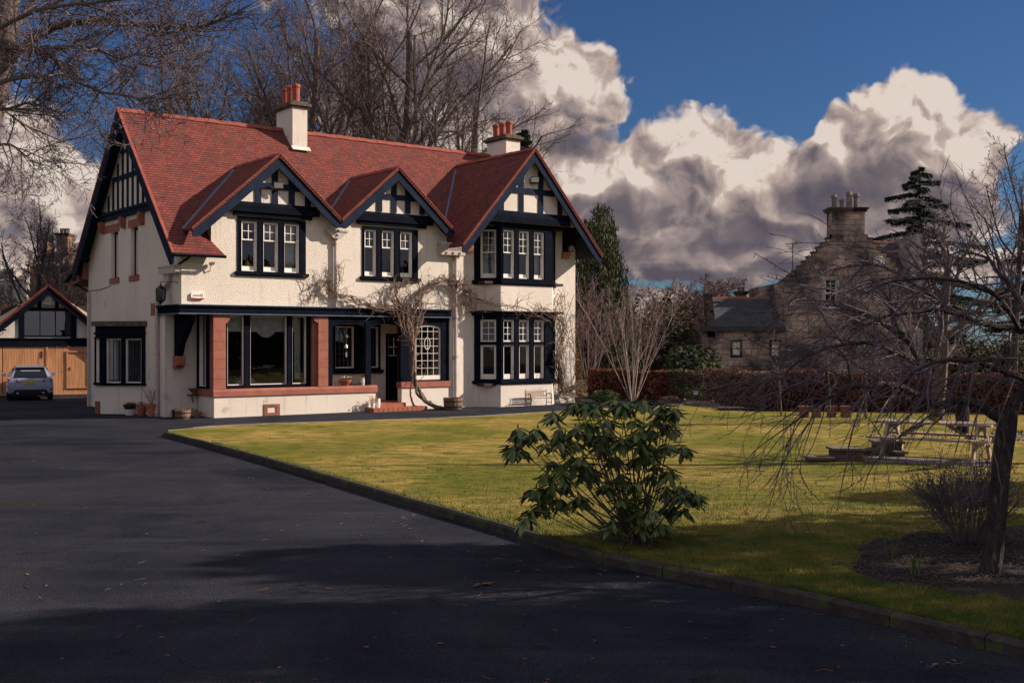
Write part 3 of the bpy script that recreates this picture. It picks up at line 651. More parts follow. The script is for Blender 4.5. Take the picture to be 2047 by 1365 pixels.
# ---- porch front
ss = MB(); ss.box(1.06, 7.25, -.05, .34, .69, .86); ss.prism([(1.06, -.05, .86), (1.06, .0, .93), (1.06, .34, .93), (1.06, .34, .86)], (6.19, 0, 0)); ss.box(1.06, 1.45, .34, 1.376, .69, .93)
ss.box(8.24, 10.43, -.05, .3, .81, 1.02); ss.build('stone_sill', 'stone_red', H)
def column(x0, x1, corb):
    m = MB(); z = .935; k = 0
    hs = [.34, .33, .30, .31, .29, .33, .55]
    for h in hs:
        m.box(x0 + .002 * (k % 2), x1, -.018 + .003 * (k % 2), .30 if corb > 0 else .42, z, z + h - .006); z += h; k += 1
    if corb < 0: m.prism([(x0, -.01, 3.16), (x0, -.01, 3.378), (x0 - .16, -.01, 3.378), (x0 - .16, -.01, 3.24), (x0 - .06, -.01, 3.16)], (0, .3, 0))
    else: m.prism([(x1, -.01, 3.10), (x1 + .06, -.01, 3.12), (x1 + .14, -.01, 3.22), (x1 + .14, -.01, 3.378), (x1, -.01, 3.378)], (0, .25, 0))
    return m.build('stone_pillar', 'stone_red', H)
column(1.07, 1.50, 1); column(4.89, 5.27, -1)
m = MB(); m.box(4.72, 4.89, .12, .42, .93, 3.38); m.build('stone_pillar', 'stone_red', H)
MW = frm((0, .26, 0), (1, 0, 0), (0, -1, 0))
wp = window(MW, 1.52, 4.78, .97, 3.42, [(1.66, 2.25, 1.04, 3.36, 'thin'), (2.47, 3.82, 1.04, 3.36, 'thin'), (4.02, 4.56, 1.04, 3.36, 'thin')], sill=False, label='wide three-light porch window with pale valance curtains')
curtain(MW, 1.66, 2.25, 2.83, 3.33, -.2, wp, 11, .03, None, .07); curtain(MW, 2.47, 3.82, 2.83, 3.33, -.2, wp, 12, .03, .2, .07); curtain(MW, 4.02, 4.32, 2.83, 3.33, -.2, wp, 13, .03, None, .07)
curtain(MW, 4.25, 4.5, 1.2, 3.3, -.3, wp, 14); curtain(MW, 1.62, 1.78, 2.5, 3.3, -.26, wp, 15)
MS = frm((1.09, 0, 0), (0, 1, 0), (-1, 0, 0))
window(MS, .42, 1.37, .94, 3.42, [(.55, 1.25, 1.0, 3.36, 'thin')], sill=False)
# furniture inside the dining room
m = MB(); m.box(2.6, 3.7, 1.6, 2.5, 1.0, 1.05); m.prism([(2.75, 2.0, 1.05), (3.5, 2.0, 1.05), (3.25, 2.0, 1.3), (2.95, 2.0, 1.2)], (0, .4, 0)); m.build('dining_table', 'fabric_white', H)
# fascia over the porch, wrapping the corner
m = MB()
def wrap(mb, z0, z1, o, xe=10.42):
    mb.box(-o, xe, -o, 0 - EPS if False else .02, z0, z1); mb.box(-o, .02, .02, 2.0, z0, z1)
wrap(m, 3.42, 3.62, .09); wrap(m, 3.62, 3.68, .14); m.build('fascia', 'black_paint', H)
m = MB(); wrap(m, 3.68, 3.70, .15); wrap(m, 3.385, 3.417, .12); m.build('drip_strip', 'lead', H)
m = MB(); m.box(-.17, .03, 2.0, 2.3, 3.36, 3.78); m.build('stone_corbel', 'stone_red', H)
# curved oak bracket in the recess
m = MB(); pts = []
prof = [(1.36, 2.02), (1.36, 2.5), (1.2, 2.75), (.75, 3.1), (.38, 3.36), (.02, 3.36), (.05, 3.2), (.45, 2.8), (.85, 2.45), (1.06, 2.02)]
m.prism([(.28, y, z) for y, z in prof], (.2, 0, 0)); m.prism([(.28, 1.37, 2.5), (.28, 1.2, 2.75), (.28, .75, 3.1), (.28, .4, 3.38), (.28, 1.37, 3.38)], (.05, 0, 0)); m.build('bracket', 'black_paint', H)
m = MB(); m.prism([(.24, 1.37, 1.62), (.24, 1.2, 1.62), (.24, 1.0, 1.72), (.24, .98, 2.02), (.24, 1.37, 2.02)], (.28, 0, 0)); m.build('stone_corbel', 'stone_red', H)
# pilaster strip on the left wall
m = MB(); m.box(-.02, .0 + .02, 1.38, 1.56, 0, 3.4); m.build('pilaster', 'harling', H)
# porch timber screen
m = MB()
m.box(5.28, 5.45, .0, .14, .94, 3.42); m.box(6.78, 7.0, .0, .16, .94, 3.42); m.box(8.26, 8.42, .02, .16, 1.03, 3.42); m.box(5.45, 8.9, .01, .14, 3.20, 3.40)
def arch(mb, a, b, zs, zr, zt, y0, y1, n=10):
    pts = [(a, y0, zt), (a, y0, zs)] + [(a + (b - a) * i / n, y0, zs + (zr - zs) * math.sin(math.pi * i / n) ** .7) for i in range(1, n)] + [(b, y0, zs), (b, y0, zt)]
    for i in range(1, len(pts) - 2):
        p_, q_ = pts[i], pts[i + 1]; mb.prism([p_, q_, (q_[0], y0, zt), (p_[0], y0, zt)], (0, y1 - y0, 0))
arch(m, 5.45, 6.78, 3.0, 3.14, 3.20, .03, .11); arch(m, 7.0, 8.26, 3.0, 3.14, 3.20, .03, .11)
m.build('porch_frame', 'black_paint', H)
# black posts flanking the arched window, window itself
m = MB(); m.box(8.42, 8.93, .06, .2, 1.03, 3.42); m.box(10.06, 10.41, .05, .2, 1.03, 3.42); m.box(8.93, 10.06, .06, .2, 1.03, 1.08); m.box(8.7, 10.41, .01, .2, 3.28, 3.42)
arch(m, 8.93, 10.06, 3.0, 3.12, 3.28, .06, .2); aw = m.build('arched_window', 'black_paint', H, label='white arched leaded window beside the wisteria trunk')
m = MB(); n = 12
za = lambda x: 2.98 + .13 * math.sin(math.pi * max(0, min(1, (x - 8.93) / 1.13))) ** .7
m.box(8.93, 8.98, .1, .16, 1.08, 3.0); m.box(10.0, 10.06, .1, .16, 1.08, 3.0); m.box(8.93, 10.06, .08, .16, 1.08, 1.24)
for i in range(n):
    xa = 8.93 + 1.13 * i / n; xb = 8.93 + 1.13 * (i + 1) / n
    m.prism([(xa, .1, za(xa) - .05), (xb, .1, za(xb) - .05), (xb, .1, za(xb) + .02), (xa, .1, za(xa) + .02)], (0, .06, 0))
m.build('sash', 'white_paint', aw)
m = MB()
for i in range(1, 4): x = 8.98 + 1.03 * i / 4; m.box(x - .008, x + .008, .115, .13, 1.24, 3.06)
for j in range(1, 7): z = 1.24 + .272 * j; m.box(8.98, 10.0, .112, .132, z - .008, z + .008)
m.build('leading', 'white_paint', aw)
m = MB()
for t in range(24): 
    a_ = t / 24 * 6.283; m.box(9.47 + .125 * math.cos(a_) - .02, 9.47 + .125 * math.cos(a_) + .02, .10, .112, 2.42 + .21 * math.sin(a_) - .02, 2.42 + .21 * math.sin(a_) + .02)
m.build('wreath', 'fabric_white', aw)
m = MB(); m.poly([(8.95, .14, 1.2), (10.03, .14, 1.2), (10.03, .14, 3.06), (8.95, .14, 3.06)]); m.build('glass', 'glass', aw)
# inside of the porch
m = MB(); m.box(5.3, 10.4, .3, 1.37, .0, .3); m.box(7.2, 8.28, 0, .3, 0, .3); m.build('porch_floor', 'tile_floor', H)
m = MB(); m.box(8.95, 10.38, 1.30, 1.365, .3, 3.4); m.build('porch_panel', 'porch_red', H)
m = MB(); m.prism([(9.3, 1.28, .3), (9.75, 1.28, .3), (9.75, 1.28, 2.6), (9.95, 1.28, 3.0), (9.5, 1.28, 3.05), (9.3, 1.28, 2.5)], (0, .015, 0)); m.build('porch_pillar', 'render_grey', H)
MP = frm((0, 1.38, 0), (1, 0, 0), (0, -1, 0))
wq = window(MP, 6.2, 8.2, 1.45, 3.12, [(6.3, 7.08, 1.52, 3.05, 'plain'), (7.46, 8.12, 1.52, 3.05, 'plain')], sdepth=.12)
m = MB(MP)
for a, b in ((6.35, 7.03), (7.51, 8.07)):
    for i in range(1, 4): x = a + (b - a) * i / 4; m.box(x - .006, x + .006, -.07, -.055, 1.57, 3.0)
    for j in range(1, 6): z = 1.57 + 1.43 * j / 6; m.box(a, b, -.068, -.057, z - .006, z + .006)
m.build('leading', 'lead', wq)
m = MB(MP); m.box(8.44, 9.5, -.1, -.04, .3, 1.95); m.box(8.44, 8.6, -.1, -.04, 1.95, 2.8); m.box(9.3, 9.5, -.1, -.04, 1.95, 2.8); m.box(8.6, 9.3, -.1, -.04, 2.65, 2.8)
for i in range(3): m.box(8.55 + .25 * i, 8.72 + .25 * i, -.04, -.02, .45, 1.8)
dr = m.build('door', 'black_paint', H, label='dark panelled front door deep inside the porch')
m = MB(MP)
for i in range(4): x = 8.6 + .233 * i; m.box(x - .012, x + .012, -.08, -.05, 1.95, 2.65)
m.box(8.6, 9.3, -.085, -.055, 2.28, 2.31); m.box(8.6, 9.3, -.085, -.055, 1.95, 1.98); m.build('glazing_bars', 'white_paint', dr)
m = MB(MP); pane(m, 8.6, 9.3, 1.95, 2.65, -.07); m.build('glass', 'glass', dr)
m = MB(MP); m.lathe((9.38, -.0, 1.3), [(.02, 0), (.03, .03), (.0, .05)], 8); m.build('handle', 'chrome', dr)
# entrance steps
m = MB(); m.box(6.75, 9.0, -.62, -.002, 0, .14); m.box(7.2, 8.28, -.3, -.002, .14, .28); m.build('entrance_steps', 'tile_floor', H, label='red tiled steps up to the porch')
m = MB()
for i in range(11): x = 6.95 + i * .2; m.box(x, x + .012, -.628, -.62, .01, .135)
m.build('tile_joints', 'mortar_cap', H)

# ---- rainwater goods
def pipe(pts, r=.06, mat='cast_pipe', collars=(), par=H):
    m = MB(); m.tube(pts, r, 10)
    for c in collars: m.lathe(c, [(r * 1.35, 0), (r * 1.35, .07)], 10); m.box(c[0] - r * 1.9, c[0] + r * 1.9, c[1] - .02, c[1] + .03, c[2] + .01, c[2] + .06)
    return m.build('downpipe', mat, par)
hp = MB(); hp.prism([(5.15, -.22, 6.33), (5.92, -.22, 6.33), (5.68, -.22, 6.10), (5.38, -.22, 6.10)], (0, .22, 0)); hp.box(5.12, 5.95, -.25, 0, 6.33, 6.38)
for i in range(5): hp.box(5.2 + i * .15, 5.27 + i * .15, -.24, -.21, 6.38, 6.41)
hp.lathe((5.53, -.24, 6.22), [(.05, -.02), (.05, .02)], 8); hp.build('rain_hopper', 'cast_pipe', H)
pipe([(5.52, -.09, 6.12), (5.52, -.09, 3.7)], collars=[(5.52, -.09, 5.9), (5.52, -.09, 4.3)])
hp = MB(); hp.prism([(9.85, -.05, 6.12), (9.85, -.32, 6.12), (9.85, -.32, 6.05), (9.85, -.26, 5.92), (9.85, -.26, 5.74), (9.85, -.05, 5.74)], (1.1, 0, 0)); hp.box(9.82, 10.98, -.35, -.02, 6.12, 6.20)
for i in range(3): hp.lathe((10.1 + i * .3, -.27, 5.82), [(.04, -.03), (.05, 0), (.04, .03)], 8)
for i in range(9): hp.box(9.9 + i * .12, 9.96 + i * .12, -.285, -.255, 5.93, 5.97)
hp.build('rain_hopper', 'cast_pipe', H)
pipe([(10.62, -.09, 5.75), (10.62, -.09, .0)], .065, collars=[(10.62, -.09, 5.6), (10.62, -.09, 3.4), (10.62, -.09, 1.9)])
hp = MB(); hp.box(-.2, .0, .02, 1.5, 4.70, 4.92); hp.box(-.23, .0, -.0, 1.53, 4.92, 4.96); hp.build('rain_hopper', 'cast_pipe', H)
pipe([(-.1, .85, 4.7), (-.1, .85, 4.45), (-.09, 1.2, 4.3), (-.09, 1.85, 3.98), (-.09, 1.95, 3.85), (-.09, 1.95, 0)], .06, collars=[(-.09, 1.95, 2.05), (-.09, 1.95, .1)])
pipe([(.1, -.42, 5.18), (.05, -.3, 5.12), (-.05, .1, 4.98)], .035, 'black_paint'); pipe([(-.09, 9.3, 4.4), (-.09, 9.3, 0)], .05); pipe([(-.3, 10.3, 4.75), (-.1, 9.4, 4.45), (-.09, 9.3, 4.35)], .035, 'black_paint')
m = MB(); m.tube([(-.45, -.5, 5.24), (1.3, -.5, 5.24)], .05, 8); m.build('gutter', 'black_paint', H)
# terracotta corbels and bracket under the big gable
for x0 in (11.05, 15.9): m = MB(); m.prism([(x0, 0, 5.88), (x0, -.14, 5.88), (x0, -.2, 5.98), (x0, -.2, 6.04), (x0, -.24, 6.06), (x0, -.24, 6.12), (x0, 0, 6.12)], (.3, 0, 0)); m.build('stone_corbel', 'terracotta', H)
for x0 in (11.1, 15.95): m = MB(); m.prism([(x0, 0, 6.13), (x0, -.16, 6.13), (x0, -.2, 6.4), (x0, -.5, 6.8), (x0, -.78, 7.0), (x0, 0, 7.0)], (.2, 0, 0)); m.build('bracket', 'black_paint', H)
m = MB(); m.prism([(16.2, 0, 6.3), (16.2, -.2, 6.5), (16.2, -1.15, 6.95), (16.2, -1.15, 7.1), (16.2, 0, 6.75)], (.12, 0, 0)); m.build('bracket', 'black_paint', H)
# ---- rear lean-to roof seen past the gable
m = MB(); 
slope('porch_roof', [(-.35, 9.4, 5.75), (-.35, 11.7, 4.95), (2.5, 11.7, 4.95), (2.5, 9.4, 5.75)], 'roof_slate', (1, 0, 0), (0, -1, .35), .1)
m = MB(); m.prism([(-.2, 9.6, 5.55), (-.2, 11.4, 4.9), (-.2, 11.3, 4.7), (-.2, 9.6, 4.9)], (2.4, 0, 0)); m.build('porch_soffit', 'stone_brown', H)
# ---- chimneys
def chimney(x0, x1, y0, y1, zb, zc, pots, r=.15, ph_=.7):
    m = MB(); m.box(x0, x1, y0, y1, zb, zc); m.prism([(x0 - .06, y0 - .16, zb + 1.08), (x1 + .08, y0 - .16, zb + 1.08), (x1 + .08, y0 - .02, zb + 1.22), (x0 - .06, y0 - .02, zb + 1.22)], (0, 0, .02))
    c = m.build('chimney', 'harling', H)
    m = MB(); m.box(x0 - .07, x1 + .07, y0 - .07, y1 + .07, zc, zc + .06); m.prism([(x0 - .13, y0 - .13, zc + .06), (x1 + .13, y0 - .13, zc + .06), (x1 + .13, y1 + .13, zc + .06), (x0 - .13, y1 + .13, zc + .06)], (0, 0, .1)); m.box(x0 - .03, x1 + .03, y0 - .03, y1 + .03, zc + .16, zc + .24); m.build('coping', 'mortar_cap', c)
    for k in range(pots):
        y = y0 + (y1 - y0) * (k + .5) / pots; m = MB(); m.lathe(((x0 + x1) / 2 - .05, y, zc + .22), [(r * .9, 0), (r, .06), (r * .93, .1), (r * .95, ph_ - .14), (r * 1.12, ph_ - .12), (r * 1.12, ph_ - .04), (r * 1.0, ph_), (r * .8, ph_), (r * .75, ph_ - .1)], 16, cap=False); m.build('chimney_pot', 'pot_clay', c, smooth=False)
    return c
chimney(5.88, 6.5, 3.95, 5.32, 8.7, 11.42, 3); chimney(15.82, 16.58, 3.6, 5.0, 8.6, 11.22, 3, .15, .62)

# ---- fittings on the house
def alarm(par, M, name='alarm_box', label=None):
    m = MB(M); hw, hh = .225, .105
    pts = [(-hw, -hh + .04), (-hw + .06, -hh), (hw - .04, -hh), (hw, -hh + .05), (hw, hh - .03), (hw - .03, hh), (-hw + .03, hh), (-hw, hh - .03)]
    m.prism([(x, .0, z) for x, z in pts], (0, .07, 0)); a = m.build(name, 'pot_white', par, label=label)
    m = MB(M); lp = [(-hw + .01, .075, -hh + .045), (0, .075, -hh + .03), (hw - .01, .075, -hh + .045), (hw - .015, .075, -hh + .005), (0, .075, -hh - .012), (-hw + .03, .075, -hh + .005)]
    m.prism(lp, (0, -.06, 0)); m.build('strobe', 'red_plastic', a)
    m = MB(M); m.tube([(.13 + .035 * math.cos(t * .6283 + .5), .074, .02 + .035 * math.sin(t * .6283 + .5)) for t in range(10)], .009, 4); m.build('emblem', 'iron', a)
    TM = M @ Matrix(((1, 0, 0, -.04), (0, 0, 1, .0725), (0, 1, 0, .018), (0, 0, 0, 1)))
    text('pointer', 'lettering', .082, 'iron', a, TM)
    return a
alarm(H, frm((.52, 0, 3.97), (1, 0, 0), (0, -1, 0)), label='white alarm box reading pointer with a red base on the front corner'); alarm(H, frm((16.3, 0, 6.28), (1, 0, 0), (0, -1, 0)), label='white alarm box reading pointer under the right gable')
def flood(par, c, s=.17):
    m = MB(Matrix.Translation(c) @ Matrix.Rotation(R(-25), 4, 'Z') @ Matrix.Rotation(R(28), 4, 'X')); m.prism([(-s, -.1, -s * .9), (s, -.1, -s * .9), (s * .9, -.1, s * .8), (-s * .9, -.1, s * .8)], (0, .06, 0)); m.prism([(-s * .6, -.04, -s * .5), (s * .6, -.04, -s * .5), (s * .6, -.04, s * .5), (-s * .6, -.04, s * .5)], (0, .08, 0)); m.box(-.05, .05, -.02, .22, -s * 1.1, -s * .8); f = m.build('floodlight', 'chrome' if False else 'iron', par)
    m = MB(Matrix.Translation(c) @ Matrix.Rotation(R(-25), 4, 'Z') @ Matrix.Rotation(R(28), 4, 'X')); m.box(-s * .88, s * .88, -.106, -.101, -s * .45, s * .7); m.build('lens', 'pot_white', f)
flood(H, (3.22, -.36, 7.75)); flood(H, (13.7, -1.0, 8.78))
def camera_box(par, c, M=None):
    m = MB(); m.box(c[0] - .05, c[0] + .05, c[1] - .18, c[1] + .06, c[2] - .05, c[2] + .05); m.tube([(c[0], c[1], c[2] - .05), (c[0] - .02, c[1] + .03, c[2] - .2), (c[0], c[1] + .12, c[2] - .22)], .02, 6); m.build('security_camera', 'pot_white', par)
camera_box(H, (.95, -.13, 5.02))
m = MB(LS); m.tube([(.35, .0, 4.42), (.35, .0, 4.36), (.35, .02, 4.42), (.9, .3, 4.45), (.98, .34, 4.38)], .012, 5); lb_ = m.build('lantern_bracket', 'iron', H)
# hanging lantern is a thing of its own
Lp = HL(-.32, .95, 0)
L_ = thing('lantern', (Lp.x, Lp.y, 3.72), 'black hexagonal glazed lantern hanging from a bracket on the shaded side wall', 'lantern', TH)
m = MB(); m.lathe((0, 0, .48), [(.19, 0), (.03, .14), (.012, .18), (.012, .24)], 6); m.lathe((0, 0, .12), [(.15, -.015), (.15, .01)], 6); m.lathe((0, 0, 0), [(.01, -.05), (.02, .0), (.15, .12)], 6, cap=False)
for k in range(6): a_ = k * math.pi / 3; m.beam((.145 * math.cos(a_), .145 * math.sin(a_), .12), (.165 * math.cos(a_), .165 * math.sin(a_), .48), .02, .02)
for k in range(6):
    a_ = (k + .5) * math.pi / 3; m.beam((.126 * math.cos(a_), .126 * math.sin(a_), .12), (.143 * math.cos(a_), .143 * math.sin(a_), .48), .008, .008)
m.tube([(0, 0, .66), (0, 0, .74)], .01, 5); m.build('lantern_frame', 'iron', L_)
m = MB(); m.lathe((0, 0, .13), [(.135, 0), (.155, .35)], 6, cap=False); m.build('glass', 'frosted_glass', L_)
# electrical cable along the side wall
m = MB(LS); m.tube([(6.9, .012, 4.55), (8.2, .012, 4.45), (9.4, .012, 4.46)], .012, 4); m.build('cable', 'iron', H)
# ================================================================ GROUND
def grid_sheet(name, outline, z, mat, k='structure', skirt=.0, zf=None, step=None):
    m = MB(); lp = [Vector((x, y, 0)) for x, y in outline]
    ids = [m.p(q.x, q.y, z) for q in lp]
    for t in tessellate_polygon([lp]): m.f.append([ids[q] for q in t])
    if skirt:
        lo = [m.p(q.x, q.y, z - skirt) for q in lp]; n = len(lp)
        for i in range(n): m.f.append([ids[i], ids[(i + 1) % n], lo[(i + 1) % n], lo[i]])
    return kind(m.build(name, mat), k)
pm('earth', (.06, .065, .03), (.10, .085, .045), .2, .95)
grid_sheet('ground', [(-900, -300), (900, -300), (900, 1500), (-900, 1500)], -.02, 'earth')
grid_sheet('driveway', [(-60, -20), (9.5, -20), (9.5, 47), (2.5, 52), (-60, 60)], 0, 'asphalt')
# lawn outline, measured on the ground
near = [(337, 872), (420, 893), (500, 915), (650, 958), (800, 1003), (1000, 1060), (1200, 1120), (1400, 1163), (1600, 1203), (1750, 1238), (2047, 1308)]
far = [(337, 868), (433, 859), (560, 853), (680, 849), (949, 839), (1135, 827), (1240, 821), (1376, 814), (1413, 819), (1487, 828)]
NE = [gp(x, y) for x, y in near]; FE = [gp(x, y) for x, y in far]
def smooth(pts, n=6):
    out = []
    for i in range(len(pts) - 1):
        p0 = pts[max(i - 1, 0)]; p1 = pts[i]; p2 = pts[i + 1]; p3 = pts[min(i + 2, len(pts) - 1)]
        for k in range(n):
            t = k / n; out.append(.5 * ((2 * p1) + (p2 - p0) * t + (2 * p0 - 5 * p1 + 4 * p2 - p3) * t * t + (3 * p1 - p0 - 3 * p2 + p3) * t ** 3))
    return out + [pts[-1]]
NS = smooth(NE[1:] + [Vector((6.2, 6.0, 0))], 8)
corner = [FE[1], FE[0] + Vector((.05, -.05, 0)), NE[0], NE[1]]
LZ = .10
lawn_out = [(p.x, p.y) for p in [NE[0]] + NS] + [(9.4, 2), (40, 0), (40, 37.0)] + [(p.x, p.y) for p in FE[::-1]]
# lawn: fine mesh with gentle swells
def inside(x, y, poly):
    c = False; n = len(poly); j = n - 1
    for i in range(n):
        xi, yi = poly[i]; xj, yj = poly[j]
        if (yi > y) != (yj > y) and x < (xj - xi) * (y - yi) / (yj - yi) + xi: c = not c
        j = i
    return c
grid_sheet('lawn', lawn_out, LZ, 'lawn', skirt=.14)
# kerb stones along the drive side
def kerb(name, line, w, h, mat, seg=.9, wob=.008, label=None):
    m = MB(); rr = random.Random(3)
    for a, b in zip(line, line[1:]):
        L = (b - a).length; n = max(1, int(round(L / seg)))
        for i in range(n):
            p_ = a + (b - a) * (i / n); q_ = a + (b - a) * ((i + 1) / n - .012 / L); d = (q_ - p_).normalized(); s_ = Vector((d.y, -d.x, 0)); o = rr.uniform(-wob, wob); hz = h + rr.uniform(-wob, wob)
            pr = [(0, -.05), (w, -.05), (w, hz - .03), (w - .03, hz), (.03, hz), (0, hz - .02)]
            m.prism([p_ + s_ * (x + o) + Vector((0, 0, z)) for x, z in pr], q_ - p_)
    return kind(m.build(name, mat), 'structure')
ksub = [NS[i] for i in range(0, len(NS), 3)] + [NS[-1]]
def resample(line, step):
    out = [line[0]]; need = step
    for a, b in zip(line, line[1:]):
        L = (b - a).length; t_ = 0
        while L - t_ >= need: t_ += need; out.append(a + (b - a) * (t_ / L)); need = step
        need -= (L - t_)
    return out
kerb('kerb', resample([NE[0]] + NS, .9), .12, .125, 'kerbstone', 1.2, .003)
kerb('kerb', FE[::1][::-1], .09, .118, 'paving', .9)
grid_sheet('path', [(6.3, 43.0), (9.6, 41.2), (12.6, 38.2), (15, 38.1), (15, 38.6), (10.4, 41.2), (8.3, 45.4), (6.0, 46.5)], .012, 'paving')
grid_sheet('verge', [(-5.6, 12), (-7.6, 16.4), (-9.7, 21.2), (-12.4, 26.6), (-15.6, 32.5), (-18.5, 37), (-45, 44), (-45, 6), (-8, 7)], .03, 'lawn', skirt=.04)
# mulch bed round the tree on the right
bed = smooth([gp(x, y, LZ) for x, y in ((1800, 1170), (1762, 1166), (1718, 1150), (1705, 1132), (1722, 1112), (1716, 1098), (1760, 1078), (1790, 1080), (1840, 1062), (1900, 1066), (2120, 1050), (2150, 1120), (2060, 1205), (1990, 1190), (1930, 1194), (1860, 1176), (1800, 1170))], 7)[:-1]
grid_sheet('mulch_bed', [(p.x, p.y) for p in bed] , LZ + .012, 'mulch')
bedpoly = [(p.x, p.y) for p in bed]
m = MB(); rr = random.Random(5)
for i in range(9000):
    x = rr.uniform(3.2, 6.4); y = rr.uniform(11.0, 15.5)
    if not inside(x, y, bedpoly) and not (rr.random() < .25 and inside(x + rr.gauss(0, .12), y + rr.gauss(0, .12), bedpoly)): continue
    a_ = rr.uniform(0, 6.28); L = rr.uniform(.007, .024); u = Vector((math.cos(a_), math.sin(a_), rr.uniform(-.3, .5))) * L; v_ = Vector((-math.sin(a_), math.cos(a_), rr.uniform(-.4, .4))) * L * .4
    m.card((x, y, LZ + .02 + rr.random() * .025), u, v_)
kind(m.build('bark_chips', 'chip'), 'stuff')
# grass blades, thick near the camera and along the kerb
m = MB(); rr = random.Random(11); lp = [(p.x, p.y) for p in [NE[0]] + NS] + [(9.4, 3), (9.4, 36)] + [(p.x, p.y) for p in FE[::-1]]
cnt = 0
while cnt < 130000:
    y = 8.8 + rr.expovariate(1 / 3.6); x = rr.uniform(-.46, .47) * y
    if not inside(x, y, lp) or (inside(x, y, bedpoly) and rr.random() < .93): continue
    cnt += 1; h = rr.uniform(.016, .042) * min(1, 15 / y) * (.6 + .8 * abs(math.sin(x * 2.1 + math.sin(y * 1.7) * 2))); a_ = rr.uniform(0, 6.28); w_ = rr.uniform(.0022, .0042); c_ = Vector((x, y, LZ - .003))
    s_ = Vector((math.cos(a_), math.sin(a_), 0)) * w_; l_ = Vector((rr.uniform(-1, 1), rr.uniform(-1, 1), 0)) * h * .5
    m.f.append([m.p(c_ - s_), m.p(c_ + s_), m.p(c_ + l_ + Vector((0, 0, h)))])
for i in range(9000):                                # fringe hanging over the kerb
    k = rr.randrange(len(NS) - 1); t_ = rr.random(); c_ = NS[k].lerp(NS[k + 1], t_); d = (NS[k + 1] - NS[k]).normalized(); n_ = Vector((-d.y, d.x, 0))
    c_ = c_ + n_ * rr.uniform(-.0, .08) + Vector((0, 0, LZ)); h = rr.uniform(.03, .075); a_ = rr.uniform(0, 6.28); s_ = Vector((math.cos(a_), math.sin(a_), 0)) * .005
    m.f.append([m.p(c_ - s_), m.p(c_ + s_), m.p(c_ - n_ * rr.uniform(-.02, .05) + Vector((0, 0, h)))])
for i in range(1500):                                # longer tufts the mower missed
    y = 8.8 + rr.expovariate(1 / 5); x = rr.uniform(-.46, .47) * y
    if not inside(x, y, lp) or inside(x, y, bedpoly): continue
    for k in range(9):
        c_ = Vector((x + rr.gauss(0, .018), y + rr.gauss(0, .018), LZ)); h = rr.uniform(.03, .075); a_ = rr.uniform(0, 6.28); s_ = Vector((math.cos(a_), math.sin(a_), 0)) * .004
        m.f.append([m.p(c_ - s_), m.p(c_ + s_), m.p(c_ + Vector((rr.gauss(0, .02), rr.gauss(0, .02), h)))])
kind(m.build('grass', 'grassblade'), 'stuff')
# fallen leaves and twigs on the drive
m = MB(); rr = random.Random(23)
for i in range(1300):
    y = 5 + rr.random() ** 1.4 * 20; x = rr.uniform(-.46, .4) * y
    if inside(x, y, lp): continue
    near_k = min((Vector((x, y, 0)) - q).length for q in NS)
    if near_k > 1.2 and rr.random() < .72: continue
    a_ = rr.uniform(0, 6.28); L = rr.uniform(.015, .07)
    if rr.random() < .55: m.leaf((x, y, .008), (math.cos(a_), math.sin(a_), rr.uniform(0, .12)), (0, 0, 1), L, L * rr.uniform(.3, .7))
    else: m.tube([(x, y, .007), (x + L * math.cos(a_), y + L * math.sin(a_), .012), (x + 2 * L * math.cos(a_ + .5), y + 2 * L * math.sin(a_ + .5), .007)], .0028, 3)
kind(m.build('fallen_leaves', 'leaf_dry'), 'stuff')
# the big pale leaf lying on the drive and one under the bush
g = gp(958, 1168, .006); m = MB()
for a_, L in ((.2, .17), (-.15, .13), (-1.9, .15), (2.6, .05)): m.leaf(g, (math.cos(a_), math.sin(a_), .08), (0, 0, 1), L, .06)
m.v = [(x, y, max(z, .005)) for x, y, z in m.v]
tag(m.build('leaf', 'leaf_dry'), 'large pale dead leaf lying alone in the middle of the drive', 'leaf')
g = gp(1300, 1092, LZ + .02); m = MB(); m.leaf(g, (1, -.2, .1), (0, 0, 1), .16, .05); tag(m.build('leaf', 'leaf_dry'), 'pale dead leaf lying at the foot of the glossy bush', 'leaf')

